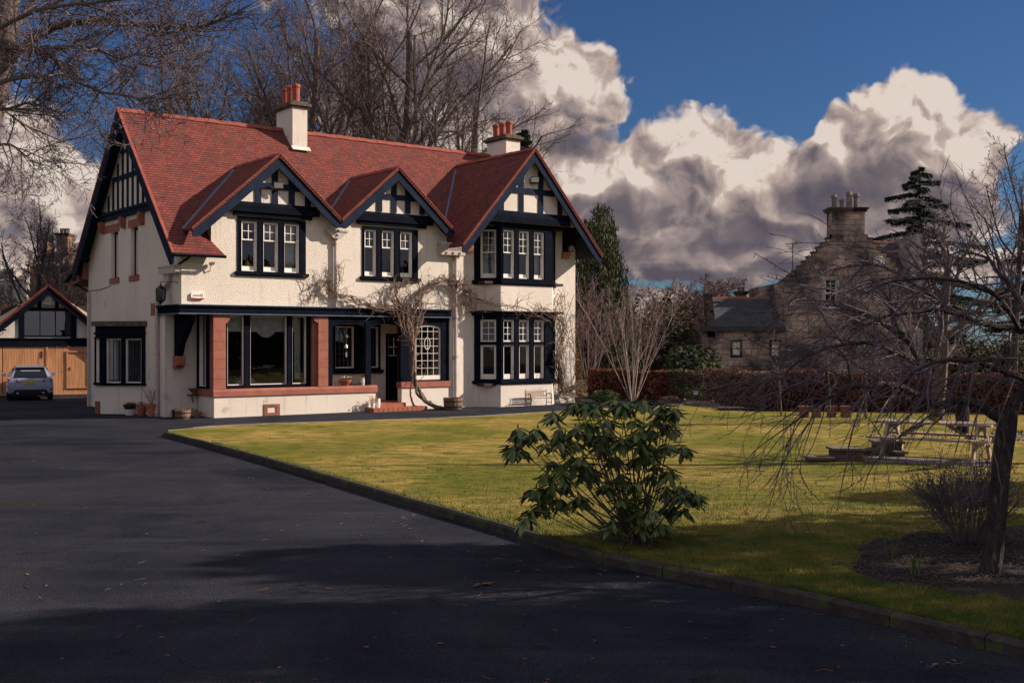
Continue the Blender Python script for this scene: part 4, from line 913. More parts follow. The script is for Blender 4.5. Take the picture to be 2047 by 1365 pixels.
# ================================================================ PLANTS: branch grower
def grow(mbs, start, d, L, r, lvl, P_, rr, maxl):
    """recursive bare branch. mbs[0] trunk mesh, mbs[1] twigs mesh"""
    nseg = P_['seg'][min(lvl, len(P_['seg']) - 1)]; pts = [Vector(start)]; dirs = []; d = Vector(d).normalized(); rad = [r]
    wob = P_['wob'][min(lvl, len(P_['wob']) - 1)]; trop = P_['trop'][min(lvl, len(P_['trop']) - 1)]
    for i in range(nseg):
        d = (d + Vector((rr.gauss(0, wob), rr.gauss(0, wob), rr.gauss(0, wob) + trop))).normalized()
        pts.append(pts[-1] + d * (L / nseg)); dirs.append(d.copy()); rad.append(max(r * (1 - .62 * (i + 1) / nseg) if lvl < maxl else r * (1 - .75 * (i + 1) / nseg), P_['minr']))
    mb = mbs[0] if lvl <= P_.get('tl', 1) else mbs[1]
    mb.tube(pts, rad, 8 if lvl == 0 else 5 if lvl == 1 else 4 if lvl == 2 else 3)
    if lvl >= maxl: return
    n = P_['n'][lvl]; lo = P_['from'][lvl]
    for k in range(n):
        t = lo + (1 - lo) * (k + rr.random()) / n; f = t * nseg; i = min(int(f), nseg - 1); p_ = pts[i].lerp(pts[i + 1], f - i); dd = dirs[i]
        ang = R(rr.uniform(*P_['ang'][lvl])); az_ = k * 2.4 + rr.uniform(-.6, .6); o = dd.orthogonal().normalized(); o = Matrix.Rotation(az_, 3, dd) @ o
        nd = dd * math.cos(ang) + o * math.sin(ang)
        cl = L * P_['len'][lvl] * (1 - P_.get('taper', .5) * (t - lo) / (1 - lo + 1e-6)) * rr.uniform(.75, 1.2)
        rl = rad[i] + (rad[i + 1] - rad[i]) * (f - i)
        grow(mbs, p_, nd, cl, max(rl * P_['rr'][lvl], P_['minr']), lvl + 1, P_, rr, maxl)
BEECH = dict(seg=[7, 6, 5, 4, 3], wob=[.05, .10, .13, .15, .17], trop=[.02, .07, .05, .04, .03], n=[13, 8, 8, 6, 0], ang=[(22, 50), (25, 55), (25, 60), (25, 60)], len=[.50, .46, .46, .5], rr=[.5, .55, .5, .55], minr=.009, taper=.45)
BEECH['from'] = [.22, .2, .15, .1]; BEECH['len'] = [.56, .5, .5, .5]
def bare_tree(name, base, h, r, P_, seed, label, cat='tree', group=None, tm='bark', bm_='twig', maxl=4, lean=(0, 0, 1), rz=0, multi=None):
    rr = random.Random(seed); o = thing(name, base, label, cat, rz, group); A = MB(); B = MB()
    if multi:
        for k in range(multi[0]):
            a_ = k * 6.283 / multi[0] + rr.uniform(-.3, .3); s_ = rr.uniform(multi[1], multi[2]); grow([A, B], (.08 * math.cos(a_), .08 * math.sin(a_), -.05), (math.cos(a_) * s_, math.sin(a_) * s_, 1), h * rr.uniform(.75, 1.0), r * rr.uniform(.7, 1), 0, P_, rr, maxl)
    else: grow([A, B], (0, 0, -.1), lean, h, r, 0, P_, rr, maxl)
    A.build('trunk', tm, o); B.build('crown', bm_, o)
    return o
GB = 'tall bare trees behind the house'
b1 = bare_tree('bare_tree', (0, 0, 0), 19, .42, BEECH, 21, 'x', group=GB)
P2 = dict(BEECH); P2['ang'] = [(18, 48), (20, 45), (25, 55), (25, 60)]; P2['n'] = [12, 9, 8, 6]; P2['from'] = [.25, .2, .15, .1]
b2 = bare_tree('bare_tree', (0, 0, 0), 20, .40, P2, 34, 'x', group=GB)
P3 = dict(BEECH); P3['ang'] = [(35, 62), (25, 50), (25, 60), (25, 60)]; P3['n'] = [12, 9, 8, 6]
b3 = bare_tree('bare_tree', (0, 0, 0), 19, .46, P3, 55, 'x', group=GB)
spots = [(b2, 400, 64, .84, .4, 'bare tree showing between the left gable peak and the big overhanging branches'), (b1, 465, 68, .86, 1.3, 'bare upright tree behind the roof, just left of the tall left chimney'),
         (b2, 590, 72, 1.08, 2.6, 'tall bare tree rising directly behind the left chimney pots'), (b3, 700, 64, 1.0, .2, 'broad bare tree behind the middle of the ridge with twin pale trunks'),
         (b1, 800, 66, 1.08, 3.9, 'tallest bare tree, standing behind the ridge between the two chimneys'), (b3, 885, 62, .84, 5.0, 'spreading bare tree just left of the right chimney'), (b2, 655, 78, 1.15, 4.4, 'slender bare tree farthest back, behind the ridge right of the left chimney'), (b1, 520, 76, 1.0, 5.4, 'bare tree far back whose crown tangles above the left half of the roof')]
used = set()
for src, px, d, s_, rz, lab in spots:
    o = src if src not in used else dup(src); used.add(src)
    o.location = ((px - 1023.5) / F_ * d, d, 0); o.scale = (s_,) * 3; o.rotation_euler = (0, 0, rz); tag(o, lab, 'tree', GB)
# small rounded bare tree left of the house
PS = dict(BEECH); PS['n'] = [13, 8, 7, 5]; PS['from'] = [.35, .15, .15, .1]; PS['ang'] = [(30, 65), (25, 55), (25, 55), (25, 60)]; PS['len'] = [.55, .5, .5, .5]
bare_tree('bare_tree', (at(52, 682, 66).x, 66, 0), 8.6, .24, PS, 8, 'dark rounded bare tree standing behind the garage', tm='bark_dark', bm_='twig_dark')
# overhanging beech at the left edge with laid-out limbs
def limb_tree(name, trunk, limbs, label, seed, tm, bm_, n2, l2, P_, minr=.006, droop=-.05, spread=1.0, sub=6, base=None, l3=.5, dirbias=(0, 0, 0), r2=.014):
    rr = random.Random(seed); o = thing(name, base, label, 'tree'); bv = Vector(base); A = MB(Matrix.Translation(-bv)); B = MB(Matrix.Translation(-bv))
    A.tube(smooth([Vector(q[0]) for q in trunk], 5), [trunk[min(i // 5, len(trunk) - 1)][1] * (1 - (i % 5) / 5) + trunk[min(i // 5 + 1, len(trunk) - 1)][1] * (i % 5) / 5 for i in range((len(trunk) - 1) * 5 + 1)], 12)
    for L in limbs:
        pts = smooth([Vector(q[0]) for q in L], 5); n = len(pts); r0 = L[0][1]; r1 = L[-1][1]; rad = [r0 + (r1 - r0) * (i / (n - 1)) ** .8 for i in range(n)]
        pts = [p_ + Vector((rr.gauss(0, .006), rr.gauss(0, .006), rr.gauss(0, .006))) * (1 if i else 0) * (r0 / .05) for i, p_ in enumerate(pts)]
        A.tube(pts, rad, 7)
        tot = sum((b - a).length for a, b in zip(pts, pts[1:])); cnt = max(3, int(tot * n2))
        for k in range(cnt):
            f = (.12 + .88 * (k + rr.random()) / cnt) * (n - 1); i = min(int(f), n - 2); p_ = pts[i].lerp(pts[i + 1], f - i); d = (pts[i + 1] - pts[i]).normalized()
            s_ = Matrix.Rotation(rr.uniform(0, 6.283), 3, d) @ d.orthogonal().normalized(); ang = R(rr.uniform(25, 75)); nd = d * math.cos(ang) + s_ * math.sin(ang) * spread + Vector(dirbias)
            grow([A, B], p_, nd, l2 * rr.uniform(.4, 1.15), max(min(rad[i] * .6, r2), minr), 2, P_, rr, 4)
    A.build('trunk', tm, o); B.build('crown', bm_, o); return o
D = 26.0
a6 = lambda x, y, k=0: tuple(at(x, y, D + k))
PB = dict(seg=[6, 6, 6, 5, 4], wob=[.1, .1, .11, .13, .15], trop=[0, 0, .012, .01, .0], n=[0, 0, 8, 5, 0], ang=[(30, 60)] * 4, len=[.5, .5, .5, .45], rr=[.6, .6, .55, .6], minr=.006, taper=.4)
PB['from'] = [.1] * 4
limb_tree('beech_tree', [(a6(-168, 905), .85), (a6(-160, 870), .55), (a6(-148, 800), .45), (a6(-100, 600), .39), (a6(-45, 330), .33), (a6(-2, 150), .28), (a6(16, 20), .24), (a6(60, -150), .16)],
    [[(a6(-2, 150), .15), (a6(50, 90), .12), (a6(110, 55), .10), (a6(180, 45), .085), (a6(260, 47, -1), .07), (a6(330, 55, -1), .055), (a6(400, 52, -2), .04), (a6(490, 22, -2), .02)],
     [(a6(300, 48), .05), (a6(300, 70), .045), (a6(345, 66, -1), .035), (a6(420, 50, -1), .025), (a6(500, 10, -2), .015)],
     [(a6(-5, 95), .07), (a6(60, 97, -1), .06), (a6(110, 95, -2), .055), (a6(190, 97, -3), .05), (a6(240, 118, -3), .035), (a6(325, 137, -3), .015)],
     [(a6(-5, 80, 0), .07), (a6(60, 100, -1), .055), (a6(105, 113, -2), .05), (a6(130, 148, -2), .045), (a6(190, 180, -3), .04), (a6(270, 195, -4), .03), (a6(300, 205, -4), .02), (a6(345, 190, -4), .012)],
     [(a6(-20, 172), .06), (a6(40, 155, -1), .06), (a6(96, 153, -1.5), .05)], [(a6(-30, 220), .05), (a6(20, 217, -1), .04), (a6(62, 207, -1), .03), (a6(130, 232, -2), .012)],
     [(a6(0, 130), .09), (a6(40, 40, 1), .07), (a6(90, -30, 1), .05)], [(a6(-40, 300), .05), (a6(20, 290, -2), .03), (a6(70, 330, -2), .012)], [(a6(-10, 60), .06), (a6(80, 20, -3), .04), (a6(200, 5, -4), .025), (a6(320, -10, -4), .015)],
     [(a6(-20, 200), .04), (a6(50, 250, 1), .03), (a6(120, 280, 1), .012)]],
    'big beech at the left edge, its bare boughs reaching over the drive', 4, 'bark', 'twig_dark', 4.6, 1.5, PB, base=tuple(a6(-165, 930))[:2] + (0,), dirbias=(.22, 0, .12), r2=.02)
# weeping fruit tree in the right foreground
D2 = 11.54
t6 = lambda x, y, k=0: tuple(at(x, y, D2 + k))
PW = dict(seg=[6, 6, 8, 6, 4], wob=[.1, .1, .09, .12, .15], trop=[0, 0, -.085, -.06, -.03], n=[0, 0, 4, 2, 0], ang=[(20, 50)] * 4, len=[.5, .5, .55, .5], rr=[.6, .6, .6, .7], minr=.0028, taper=.3)
PW['from'] = [.1] * 4
limb_tree('fruit_tree', [(t6(1972, 1190), .14), (t6(1983, 1120), .105), (t6(1992, 1040), .096), (t6(2000, 950), .092), (t6(2012, 860), .10), (t6(2016, 820), .09)],
    [[(t6(2016, 850), .062), (t6(1960, 812), .05), (t6(1915, 797), .045), (t6(1880, 810, .1), .048), (t6(1835, 790, .2), .044), (t6(1842, 735, .3), .04), (t6(1815, 685, .4), .036), (t6(1790, 645, .5), .03), (t6(1772, 590, .6), .02), (t6(1740, 560, .8), .01)],
     [(t6(2014, 840), .075), (t6(2035, 800), .07), (t6(2060, 760), .065), (t6(2080, 690, .2), .055), (t6(2040, 660, .3), .05), (t6(1960, 645, .3), .042), (t6(1900, 622, .3), .035), (t6(1850, 622, .2), .028), (t6(1780, 630, .1), .02), (t6(1700, 660, 0), .01)],
     [(t6(1835, 790, .2), .035), (t6(1784, 768, -.2), .03), (t6(1704, 775, -.5), .022), (t6(1643, 802, -.8), .014), (t6(1580, 850, -1), .007)],
     [(t6(1842, 735, .3), .03), (t6(1760, 690, 0), .024), (t6(1680, 690, -.3), .018), (t6(1600, 720, -.5), .012), (t6(1540, 780, -.6), .006)],
     [(t6(1815, 685, .4), .03), (t6(1750, 640, .6), .022), (t6(1670, 610, .8), .015), (t6(1580, 600, 1), .008)],
     [(t6(2080, 690, .2), .045), (t6(2040, 600, .5), .035), (t6(1995, 545, .7), .03), (t6(1975, 518, .8), .022), (t6(1920, 500, .9), .01)],
     [(t6(2060, 760), .04), (t6(2000, 740, -.5), .03), (t6(1930, 720, -.8), .022), (t6(1850, 730, -1.2), .012), (t6(1790, 780, -1.4), .006)],
     [(t6(2040, 660, .3), .03), (t6(1990, 590, -.3), .024), (t6(1900, 560, -.6), .017), (t6(1800, 560, -.8), .01), (t6(1720, 590, -.9), .006)],
     [(t6(1900, 622, .3), .024), (t6(1830, 570, .7), .017), (t6(1750, 530, .9), .012), (t6(1660, 540, 1.1), .006)]],
    'gnarled weeping fruit tree with drooping bare twigs at the right edge', 17, 'bark_dark', 'twig_dark', 8.0, 1.15, PW, minr=.0034, base=tuple(t6(1972, 1180))[:2] + (.08,), dirbias=(-.35, -.05, .05), r2=.011)
o_ = bpy.data.objects['fruit_tree']
# long straight shoots of that tree reaching left
m = MB(Matrix.Translation(-o_.location)); rr = random.Random(2)
for a_, b_, c__ in (((1600, 560), (1550, 530), (1507, 505)), ((1640, 585), (1580, 565), (1532, 553)), ((1660, 600), (1560, 622), (1440, 618)), ((1600, 670), (1540, 650), (1470, 617)), ((1580, 700), (1520, 690), (1472, 655)), ((1700, 560), (1735, 510), (1695, 478)), ((1610, 760), (1500, 830), (1400, 830)), ((1990, 545), (1970, 500), (1985, 470)), ((1620, 800), (1540, 900), (1500, 960)), ((1650, 800), (1590, 900), (1620, 985)), ((1700, 800), (1760, 870), (1780, 985)), ((1640, 800), (1600, 940), (1648, 1010)), ((1660, 780), (1620, 900), (1560, 960))):
    pts = smooth([Vector(t6(*a_, -.2)), Vector(t6(*b_, -.4)), Vector(t6(*c__, -.6))], 6); m.tube(pts, [.007 - .0045 * i / (len(pts) - 1) for i in range(len(pts))], 5)
    for k in range(len(pts) - 2): 
        q = pts[k + 1]; m.tube([q, q + Vector((rr.uniform(-.03, .01), 0, rr.uniform(-.04, .03)))], .0035, 3)
m.build('shoots', 'twig_dark', o_)
# bare tree outside the right edge, branch tips in the sky
PT = dict(BEECH); PT['n'] = [10, 5, 4, 2]; PT['from'] = [.25, .2, .15, .1]; PT['ang'] = [(55, 85), (25, 55), (25, 55), (25, 60)]; PT['len'] = [.46, .45, .5, .5]; PT['minr'] = .009; PT['trop'] = [0, .06, .07, .08, .08]
bare_tree('bare_tree', (15.3, 22.5, 0), 9.3, .22, PT, 12, 'bare tree beyond the right edge whose upturned twigs cross the sky', tm='bark_dark', bm_='twig_dark')
# trees beyond the lawn on the right
PL = dict(BEECH); PL['n'] = [10, 7, 6, 4]; PL['from'] = [.3, .2, .15, .1]
bare_tree('bare_tree', (at(1872, 700, 33.5).x, 33.5, 0), 5.2, .24, PL, 41, 'mossy old bare tree in front of the hedge behind the picnic table', tm='bark', bm_='twig_dark', lean=(.05, 0, 1))
bare_tree('bare_tree', (at(2025, 700, 46).x, 46, 0), 8, .2, PL, 42, 'bare tree behind the hedge at the far right', bm_='twig_dark', tm='bark_dark')
# young white stems in front of the hedge
PY = dict(seg=[6, 4, 3], wob=[.05, .12, .15], trop=[.02, .03, 0], n=[9, 3, 0], ang=[(25, 55)] * 3, len=[.4, .45, .4], rr=[.5, .6, .5], minr=.008); PY['from'] = [.3, .2, .1]
for px, d, lab in ((1562, 36.5, 'leftmost young pale stem planted before the beech hedge'), (1658, 35.5, 'young pale stem planted before the hedge near the brick pots'), (1731, 34.8, 'young pale stem in front of the hedge, nearest the picnic table')):
    bare_tree('sapling', (at(px, 700, d).x, d, LZ), 2.3, .035, PY, px, lab, 'sapling', 'saplings along the hedge', 'bark', 'twig', 2)
# multi stemmed birch
PBi = dict(seg=[8, 5, 4, 3], wob=[.035, .08, .12, .12], trop=[.018, .05, .03, 0], n=[6, 4, 3, 0], ang=[(12, 30), (18, 35), (25, 45)], len=[.45, .5, .5, .5], rr=[.5, .55, .6, .6], minr=.005, taper=.4); PBi['from'] = [.25, .2, .1, .1]
bare_tree('birch_tree', (at(1266, 790, 47).x, 47, 0), 4.9, .024, PBi, 9, 'white stemmed birch fanning out above the hedge', tm='birch', bm_='twig_red', maxl=3, multi=(13, .06, .55))
# reddish bare trees far behind
PR = dict(BEECH); PR['n'] = [14, 9, 8, 6]; PR['minr'] = .018; PR['ang'] = [(30, 65), (25, 55), (25, 55), (25, 60)]; PR['from'] = [.15, .1, .1, .1]; PR['len'] = [.6, .5, .5, .5]
r1 = bare_tree('bare_tree', (0, 0, 0), 8.6, .2, PR, 77, 'x', tm='twig_red', bm_='twig_red')
RG = 'reddish bare trees beyond the hedge'; first = True
for px, d, s_, rz, lab in ((1358, 98, .95, 3, 'rounded reddish bare tree just right of the birch, beyond the hedge'), (1415, 88, .95, 5, 'broad reddish bare tree beyond the ivy hedge'), (1390, 92, 1.05, 0, 'tallest reddish bare tree beyond the hedge'), (1440, 96, .92, 2, 'reddish bare tree left of the small slate wing'), (1330, 84, .72, 4, 'low reddish bare tree right of the birch'), (1480, 100, .85, 1, 'reddish bare tree showing over the slate ridge')):
    o = r1 if first else dup(r1); first = False; o.location = ((px - 1023.5) / F_ * d, d, 0); o.scale = (s_ * .95, s_ * .95, s_ * .70); o.rotation_euler = (0, 0, rz); tag(o, lab, 'tree', RG)
PQ = dict(PBi); PQ['minr'] = .011
bare_tree('bare_shrub', (at(1180, 790, 52).x, 52, 0), 5.0, .05, PQ, 19, 'bare upright shrub between the house end and the birch', 'shrub', tm='twig_red', bm_='twig_red', maxl=3, multi=(7, .05, .4))

# ---- leafy things made of many small leaf faces
def blob_leaves(mb, c, rx, ry, rz_, n, size, rr, shell=.55, flat=.6, droop=0.0):
    for i in range(n):
        while True:
            v_ = Vector((rr.uniform(-1, 1), rr.uniform(-1, 1), rr.uniform(-1, 1)))
            l_ = v_.length
            if shell * rr.random() ** .3 < l_ < 1: break
        p_ = Vector((c[0] + v_.x * rx, c[1] + v_.y * ry, c[2] + v_.z * rz_)); s_ = size * rr.uniform(.5, 1.3)
        u = Vector((rr.gauss(0, 1), rr.gauss(0, 1), rr.gauss(0, flat) - droop)).normalized(); w_ = u.cross(Vector((rr.gauss(0, 1), rr.gauss(0, 1), rr.gauss(0, 1)))).normalized()
        mb.f.append([mb.p(p_ - u * s_), mb.p(p_ + w_ * s_ * .45), mb.p(p_ + u * s_), mb.p(p_ - w_ * s_ * .45)])
def leafy(name, base, blobs, mat, label, cat, size, seed, trunk=None, group=None, droop=0.0, core=None, rz=0):
    rr = random.Random(seed); o = thing(name, base, label, cat, rz, group); m = MB()
    for (x, y, z, a, b_, c_, n) in blobs: blob_leaves(m, (x, y, z), a, b_, c_, n, size, rr, droop=droop)
    m.build('foliage' if cat != 'tree' else 'crown', mat, o)
    if trunk: t_ = MB(); t_.tube([(0, 0, -.1), (0, 0, trunk[0])], [trunk[1], trunk[1] * .3], 8); t_.build('trunk', 'bark_dark', o)
    return o
# drooping conifer right of the house
rr = random.Random(61); o = thing('conifer_tree', (at(1198, 700, 58).x, 58, 0), 'tall dark drooping conifer beside the right end of the house', 'tree')
m = MB(); Hh = 10.0
for i in range(760):
    z = Hh * (1 - rr.random() ** .62 * .97); rad = 2.35 * (1 - z / Hh) ** .55 * rr.uniform(.45, 1.06) + .10; a_ = rr.uniform(0, 6.28)
    for k in range(42):
        t_ = rr.random(); rr_ = rad * (1 - .35 * rr.random() ** 2); x = rr_ * math.cos(a_) + rr.gauss(0, .10); y = rr_ * math.sin(a_) + rr.gauss(0, .10); zz = z - t_ * .95 - .1 * rr.random(); s_ = rr.uniform(.035, .09)
        mm = Vector((rr.gauss(0, .35), rr.gauss(0, .35), -1)).normalized() * s_ * 1.9; n_ = Vector((rr.gauss(0, 1), rr.gauss(0, 1), 0)).normalized() * s_ * .5; q = Vector((x, y, max(zz, .1)))
        m.f.append([m.p(q - mm), m.p(q + n_), m.p(q + mm), m.p(q - n_)])
m.build('crown', 'leaf_conifer', o); t_ = MB(); t_.tube([(0, 0, -.1), (0, 0, 9.3)], [.3, .04], 8); t_.build('trunk', 'bark_dark', o)
# cedar with tiered boughs
def cedar(px, d, H_, Rm, seed, label, z0=1.5):
    rr = random.Random(seed); o = thing('cedar_tree', (at(px, 700, d).x, d, 0), label, 'tree'); m = MB(); t_ = MB(); t_.tube([(0, 0, -.1), (.1, 0, H_ * .5), (0, 0, H_)], [.32, .2, .03], 8)
    nb_ = 66
    for i in range(nb_):
        f = (i + .3) / nb_; z = z0 + (H_ - z0) * f; L = Rm * (1 - f) ** .85 * rr.uniform(.5, 1.15) + .25; a_ = i * 2.4 + rr.uniform(-.4, .4); pts = []
        rise = rr.uniform(.0, .28)
        for k in range(7):
            s_ = k / 6; pts.append(Vector((L * s_ * math.cos(a_), L * s_ * math.sin(a_), z + L * (rise * s_ - .38 * s_ * s_ + .14 * s_ ** 4))))
        t_.tube(pts, [.07 * (1 - f * .7) * (1 - k / 7) + .012 for k in range(7)], 4)
        for j in range(int(110 + 430 * L)):
            s_ = rr.random() ** .75; k = min(int(s_ * 6), 5); q = pts[k].lerp(pts[k + 1], s_ * 6 - k); wd = L * .15 * (1 - s_ * .6) + .08
            sd = Vector((-math.sin(a_), math.cos(a_), 0)); q = q + sd * rr.gauss(0, wd * .6) + Vector((0, 0, -abs(rr.gauss(0, .12)) + .04)); e = Vector((math.cos(a_) + rr.gauss(0, .5), math.sin(a_) + rr.gauss(0, .5), rr.gauss(-.35, .35))).normalized() * rr.uniform(.08, .19); n_ = e.cross(Vector((rr.gauss(0, 1), rr.gauss(0, 1), 1))).normalized() * .036
            m.f.append([m.p(q - e * .5), m.p(q + n_), m.p(q + e), m.p(q - n_)])
    t_.build('trunk', 'bark_dark', o); m.build('crown', 'leaf_cedar', o); return o
cedar(1838, 70, 13.4, 8.0, 71, 'tiered dark cedar rising behind the stone house')
cedar(2085, 60, 9.6, 4.2, 72, 'cedar at the far right edge of the view')
# small conifer top behind the right chimney
cedar(1045, 58, 13.4, 2.2, 73, 'small dark spruce top just right of the right chimney', 6)
# hedge
def hedge(name, line, wid, h, mat, label, n, size, seed, z=0, core='leaf_shrub'):
    rr = random.Random(seed); o = thing(name, (line[0][0], line[0][1], z), label, 'hedge'); M_ = Matrix.Translation((-line[0][0], -line[0][1], 0)); m = MB(M_); c_ = MB(M_)
    Ls = [((Vector(b_) - Vector(a_)).length) for a_, b_ in zip(line, line[1:])]; T = sum(Ls)
    for a_, b_ in zip(line, line[1:]):
        a_ = Vector((a_[0], a_[1], 0)); b_ = Vector((b_[0], b_[1], 0)); L = (b_ - a_).length; d = (b_ - a_) / L; s_ = Vector((-d.y, d.x, 0))
        c_.prism([a_ - s_ * wid * .3, a_ + s_ * wid * .3, a_ + s_ * wid * .3 + Vector((0, 0, h * .86)), a_ - s_ * wid * .3 + Vector((0, 0, h * .86))], b_ - a_)
        for i in range(int(n * L / T)):
            u = rr.random(); e = rr.random(); bump = .05 * math.sin(u * L * 1.7) + .04 * math.sin(u * L * 4.1 + 1)
            if e < .3: q = a_ + d * L * u + s_ * rr.uniform(-.5, .5) * wid + Vector((0, 0, h + bump - rr.random() ** 2 * .16))
            else: q = a_ + d * L * u - s_ * (wid * .5 + bump - rr.random() ** 1.5 * .22) * (1 if e < .8 else -1) + Vector((0, 0, rr.uniform(.02, h)))
            g_ = size * rr.uniform(.5, 1.3); x = Vector((rr.gauss(0, 1), rr.gauss(0, 1), rr.gauss(0, 1))).normalized(); y = x.cross(Vector((rr.gauss(0, 1), rr.gauss(0, 1), rr.gauss(0, 1)))).normalized()
            m.f.append([m.p(q - x * g_), m.p(q + y * g_ * .6), m.p(q + x * g_), m.p(q - y * g_ * .6)])
    c_.build('branches', 'bark_dark', o); m.build('foliage', mat, o); return o
hedge('hedge', [(3.6, 50.5), (7.0, 48.6)], 1.0, 1.22, 'leaf_beech', 'russet clipped beech hedge behind the birch and the cordyline', 15000, .055, 81)
hedge('hedge', [(7.0, 48.9), (8.1, 46.4)], 1.0, 1.22, 'leaf_shrub', 'dark ivy hedge behind the wooden seat', 7000, .055, 82)
hedge('hedge', [(8.1, 45.4), (9.6, 41.2)], .9, 1.36, 'leaf_dry', 'pale dry hedge end beside the garden path', 7500, .05, 83)
hedge('hedge', [(9.5, 40.8), (12.5, 39.2), (17.5, 37.6), (24, 36.8)], 1.1, 1.42, 'leaf_beech', 'long russet beech hedge at the back of the lawn', 34000, .055, 84)
# background shrubs and evergreens between house and stone house
def mass(px0, px1, d, top, mat, seed, label, n=9, size=.13, name='shrub', cnt=900, cat='shrub'):
    rr = random.Random(seed); x0 = at(px0, 700, d).x; x1 = at(px1, 700, d).x; cx = (x0 + x1) / 2; bl = []
    for i in range(n): r_ = rr.uniform(.25, .42) * top; x = x0 - cx + (x1 - x0) * (i + .5) / n + rr.uniform(-.4, .4); z = rr.uniform(.25, .9) * (top - r_); bl.append((x, rr.uniform(-1, 1), max(z, r_ * .6), r_ * rr.uniform(.7, 1.1), r_, r_, int(cnt)))
    for i in range(n): x = x0 - cx + (x1 - x0) * (i + .5) / n; bl.append((x, .3, top * .3, (x1 - x0) / n * .8, 1.0, top * .32, int(cnt * .6)))
    return leafy(name, (cx, d, 0), bl, mat, label, cat, size, seed)
mass(1150, 1290, 64, 5.2, 'leaf_conifer', 91, 'dark evergreen shrubs behind the birch', cnt=1100)
mass(1270, 1400, 66, 4.6, 'leaf_shrub', 92, 'brownish evergreen bushes beyond the hedge, right of the birch', cnt=1100)
mass(1355, 1410, 57, 3.0, 'leaf_conifer', 93, 'dark bush at the left corner of the stone wing', n=5)
mass(1320, 1345, 63, 6.0, 'leaf_shrub', 95, 'olive bush with a pointed top beyond the birch', n=4)
mass(1860, 2050, 52, 3.4, 'leaf_shrub', 94, 'brown scrub behind the hedge at the right edge', cnt=900)
# scrubby bank behind the garage
mass(-40, 70, 60, 4.2, 'leaf_shrub', 96, 'dark scrub behind the left half of the garage', size=.1); mass(60, 190, 70, 5.2, 'leaf_shrub', 97, 'brown scrub on the bank behind the garage ridge', size=.1, cnt=500)
PK = dict(PBi); PK['minr'] = .016; PK['n'] = [9, 6, 5, 0]
bare_tree('bare_shrub', (at(140, 790, 66).x, 66, 0), 6.6, .07, PK, 29, 'sunlit bare thicket between the garage and the house wall', 'shrub', tm='birch', bm_='twig', maxl=3, multi=(16, .1, .7))
mass(1372, 1398, 46.3, 1.05, 'leaf_green', 98, 'small bright green bush beside the wooden seat', n=3, size=.06, cnt=300)
# yellow jasmine shrub against the right house corner
q = HL(16.95, .4); leafy('yellow_shrub', (q.x, q.y, 0), [(.05, .1, .5, .45, .6, .6, 2200), (.0, .1, 1.2, .36, .5, .7, 1900), (-.05, 0, 1.9, .25, .4, .55, 900)], 'leaf_yellow', 'straw coloured climbing shrub at the right corner of the house', 'shrub', .045, 99)
q = gp(1210, 806); leafy('clipped_shrub', (q.x, q.y, 0), [(0, 0, .25, .62, .4, .3, 1600)], 'leaf_green', 'low rounded green shrub beside the house corner', 'shrub', .05, 100)
q = gp(1340, 806); leafy('ground_shrub', (q.x, q.y, 0), [(0, 0, .12, .5, .3, .18, 700)], 'leaf_dry', 'low straw coloured plant below the cordyline', 'plant', .05, 101)

# unseen evergreens: near right shade the drive, far and left added for dark reflections
for i, (x, y, h, r_) in enumerate(((15, 5, 15, 3.2), (17, 10, 17, 3.4), (18, 15, 12, 2.6), (16.2, 7.4, 14, 3.0), (18.2, 11.4, 13, 2.8), (20, 19.0, 8.5, 2.2), (13.4, -1, 14, 3.2), (-30, 16, 13, 5), (44, 14, 9, 6), (52, 4, 10, 6.5), (40, -3, 9, 6), (58, 22, 10, 6.5), (36, -14, 10, 6.5), (50, -16, 11, 7), (-34, 30, 14, 5), (-27, 6, 13, 5), (-38, 44, 14, 5))):
    rr = random.Random(i); bl = []
    for k in range(12):
        f = k / 12; z = 1.2 + (h - 1.5) * f; rw = r_ * (1 - f * .55); bl.append((rr.uniform(-.6, .6) * rw * .5, rr.uniform(-.8, .8) * rw * .5, z, rw * .8, rw * .9, h * .11, 400 if x < 30 else 900))
    leafy('evergreen_tree', (x, y, 0), bl, 'leaf_conifer', ['evergreen outside the right edge of the view, nearest the fruit tree', 'second evergreen outside the view on the right', 'third evergreen outside the view on the right', 'evergreen squeezed between the first two outside the view', 'evergreen squeezed between the second and third outside the view', 'fourth evergreen outside the view on the right', 'evergreen outside the view beside the camera', 'evergreen outside the view on the left', 'far evergreen outside the view, right of the lawn', 'far broad evergreen outside the view', 'unseen far evergreen behind the camera to the right', 'farthest evergreen outside the view on the right', 'unseen evergreen far behind the camera', 'unseen broad evergreen farthest behind the camera', 'tall evergreen outside the view, left of the drive', 'evergreen outside the view, nearest on the left', 'farthest evergreen outside the view on the left'][i], 'tree', .26 if 0 < x < 30 else .5, 200 + i, (h * .8, .3), 'evergreens shading the drive')
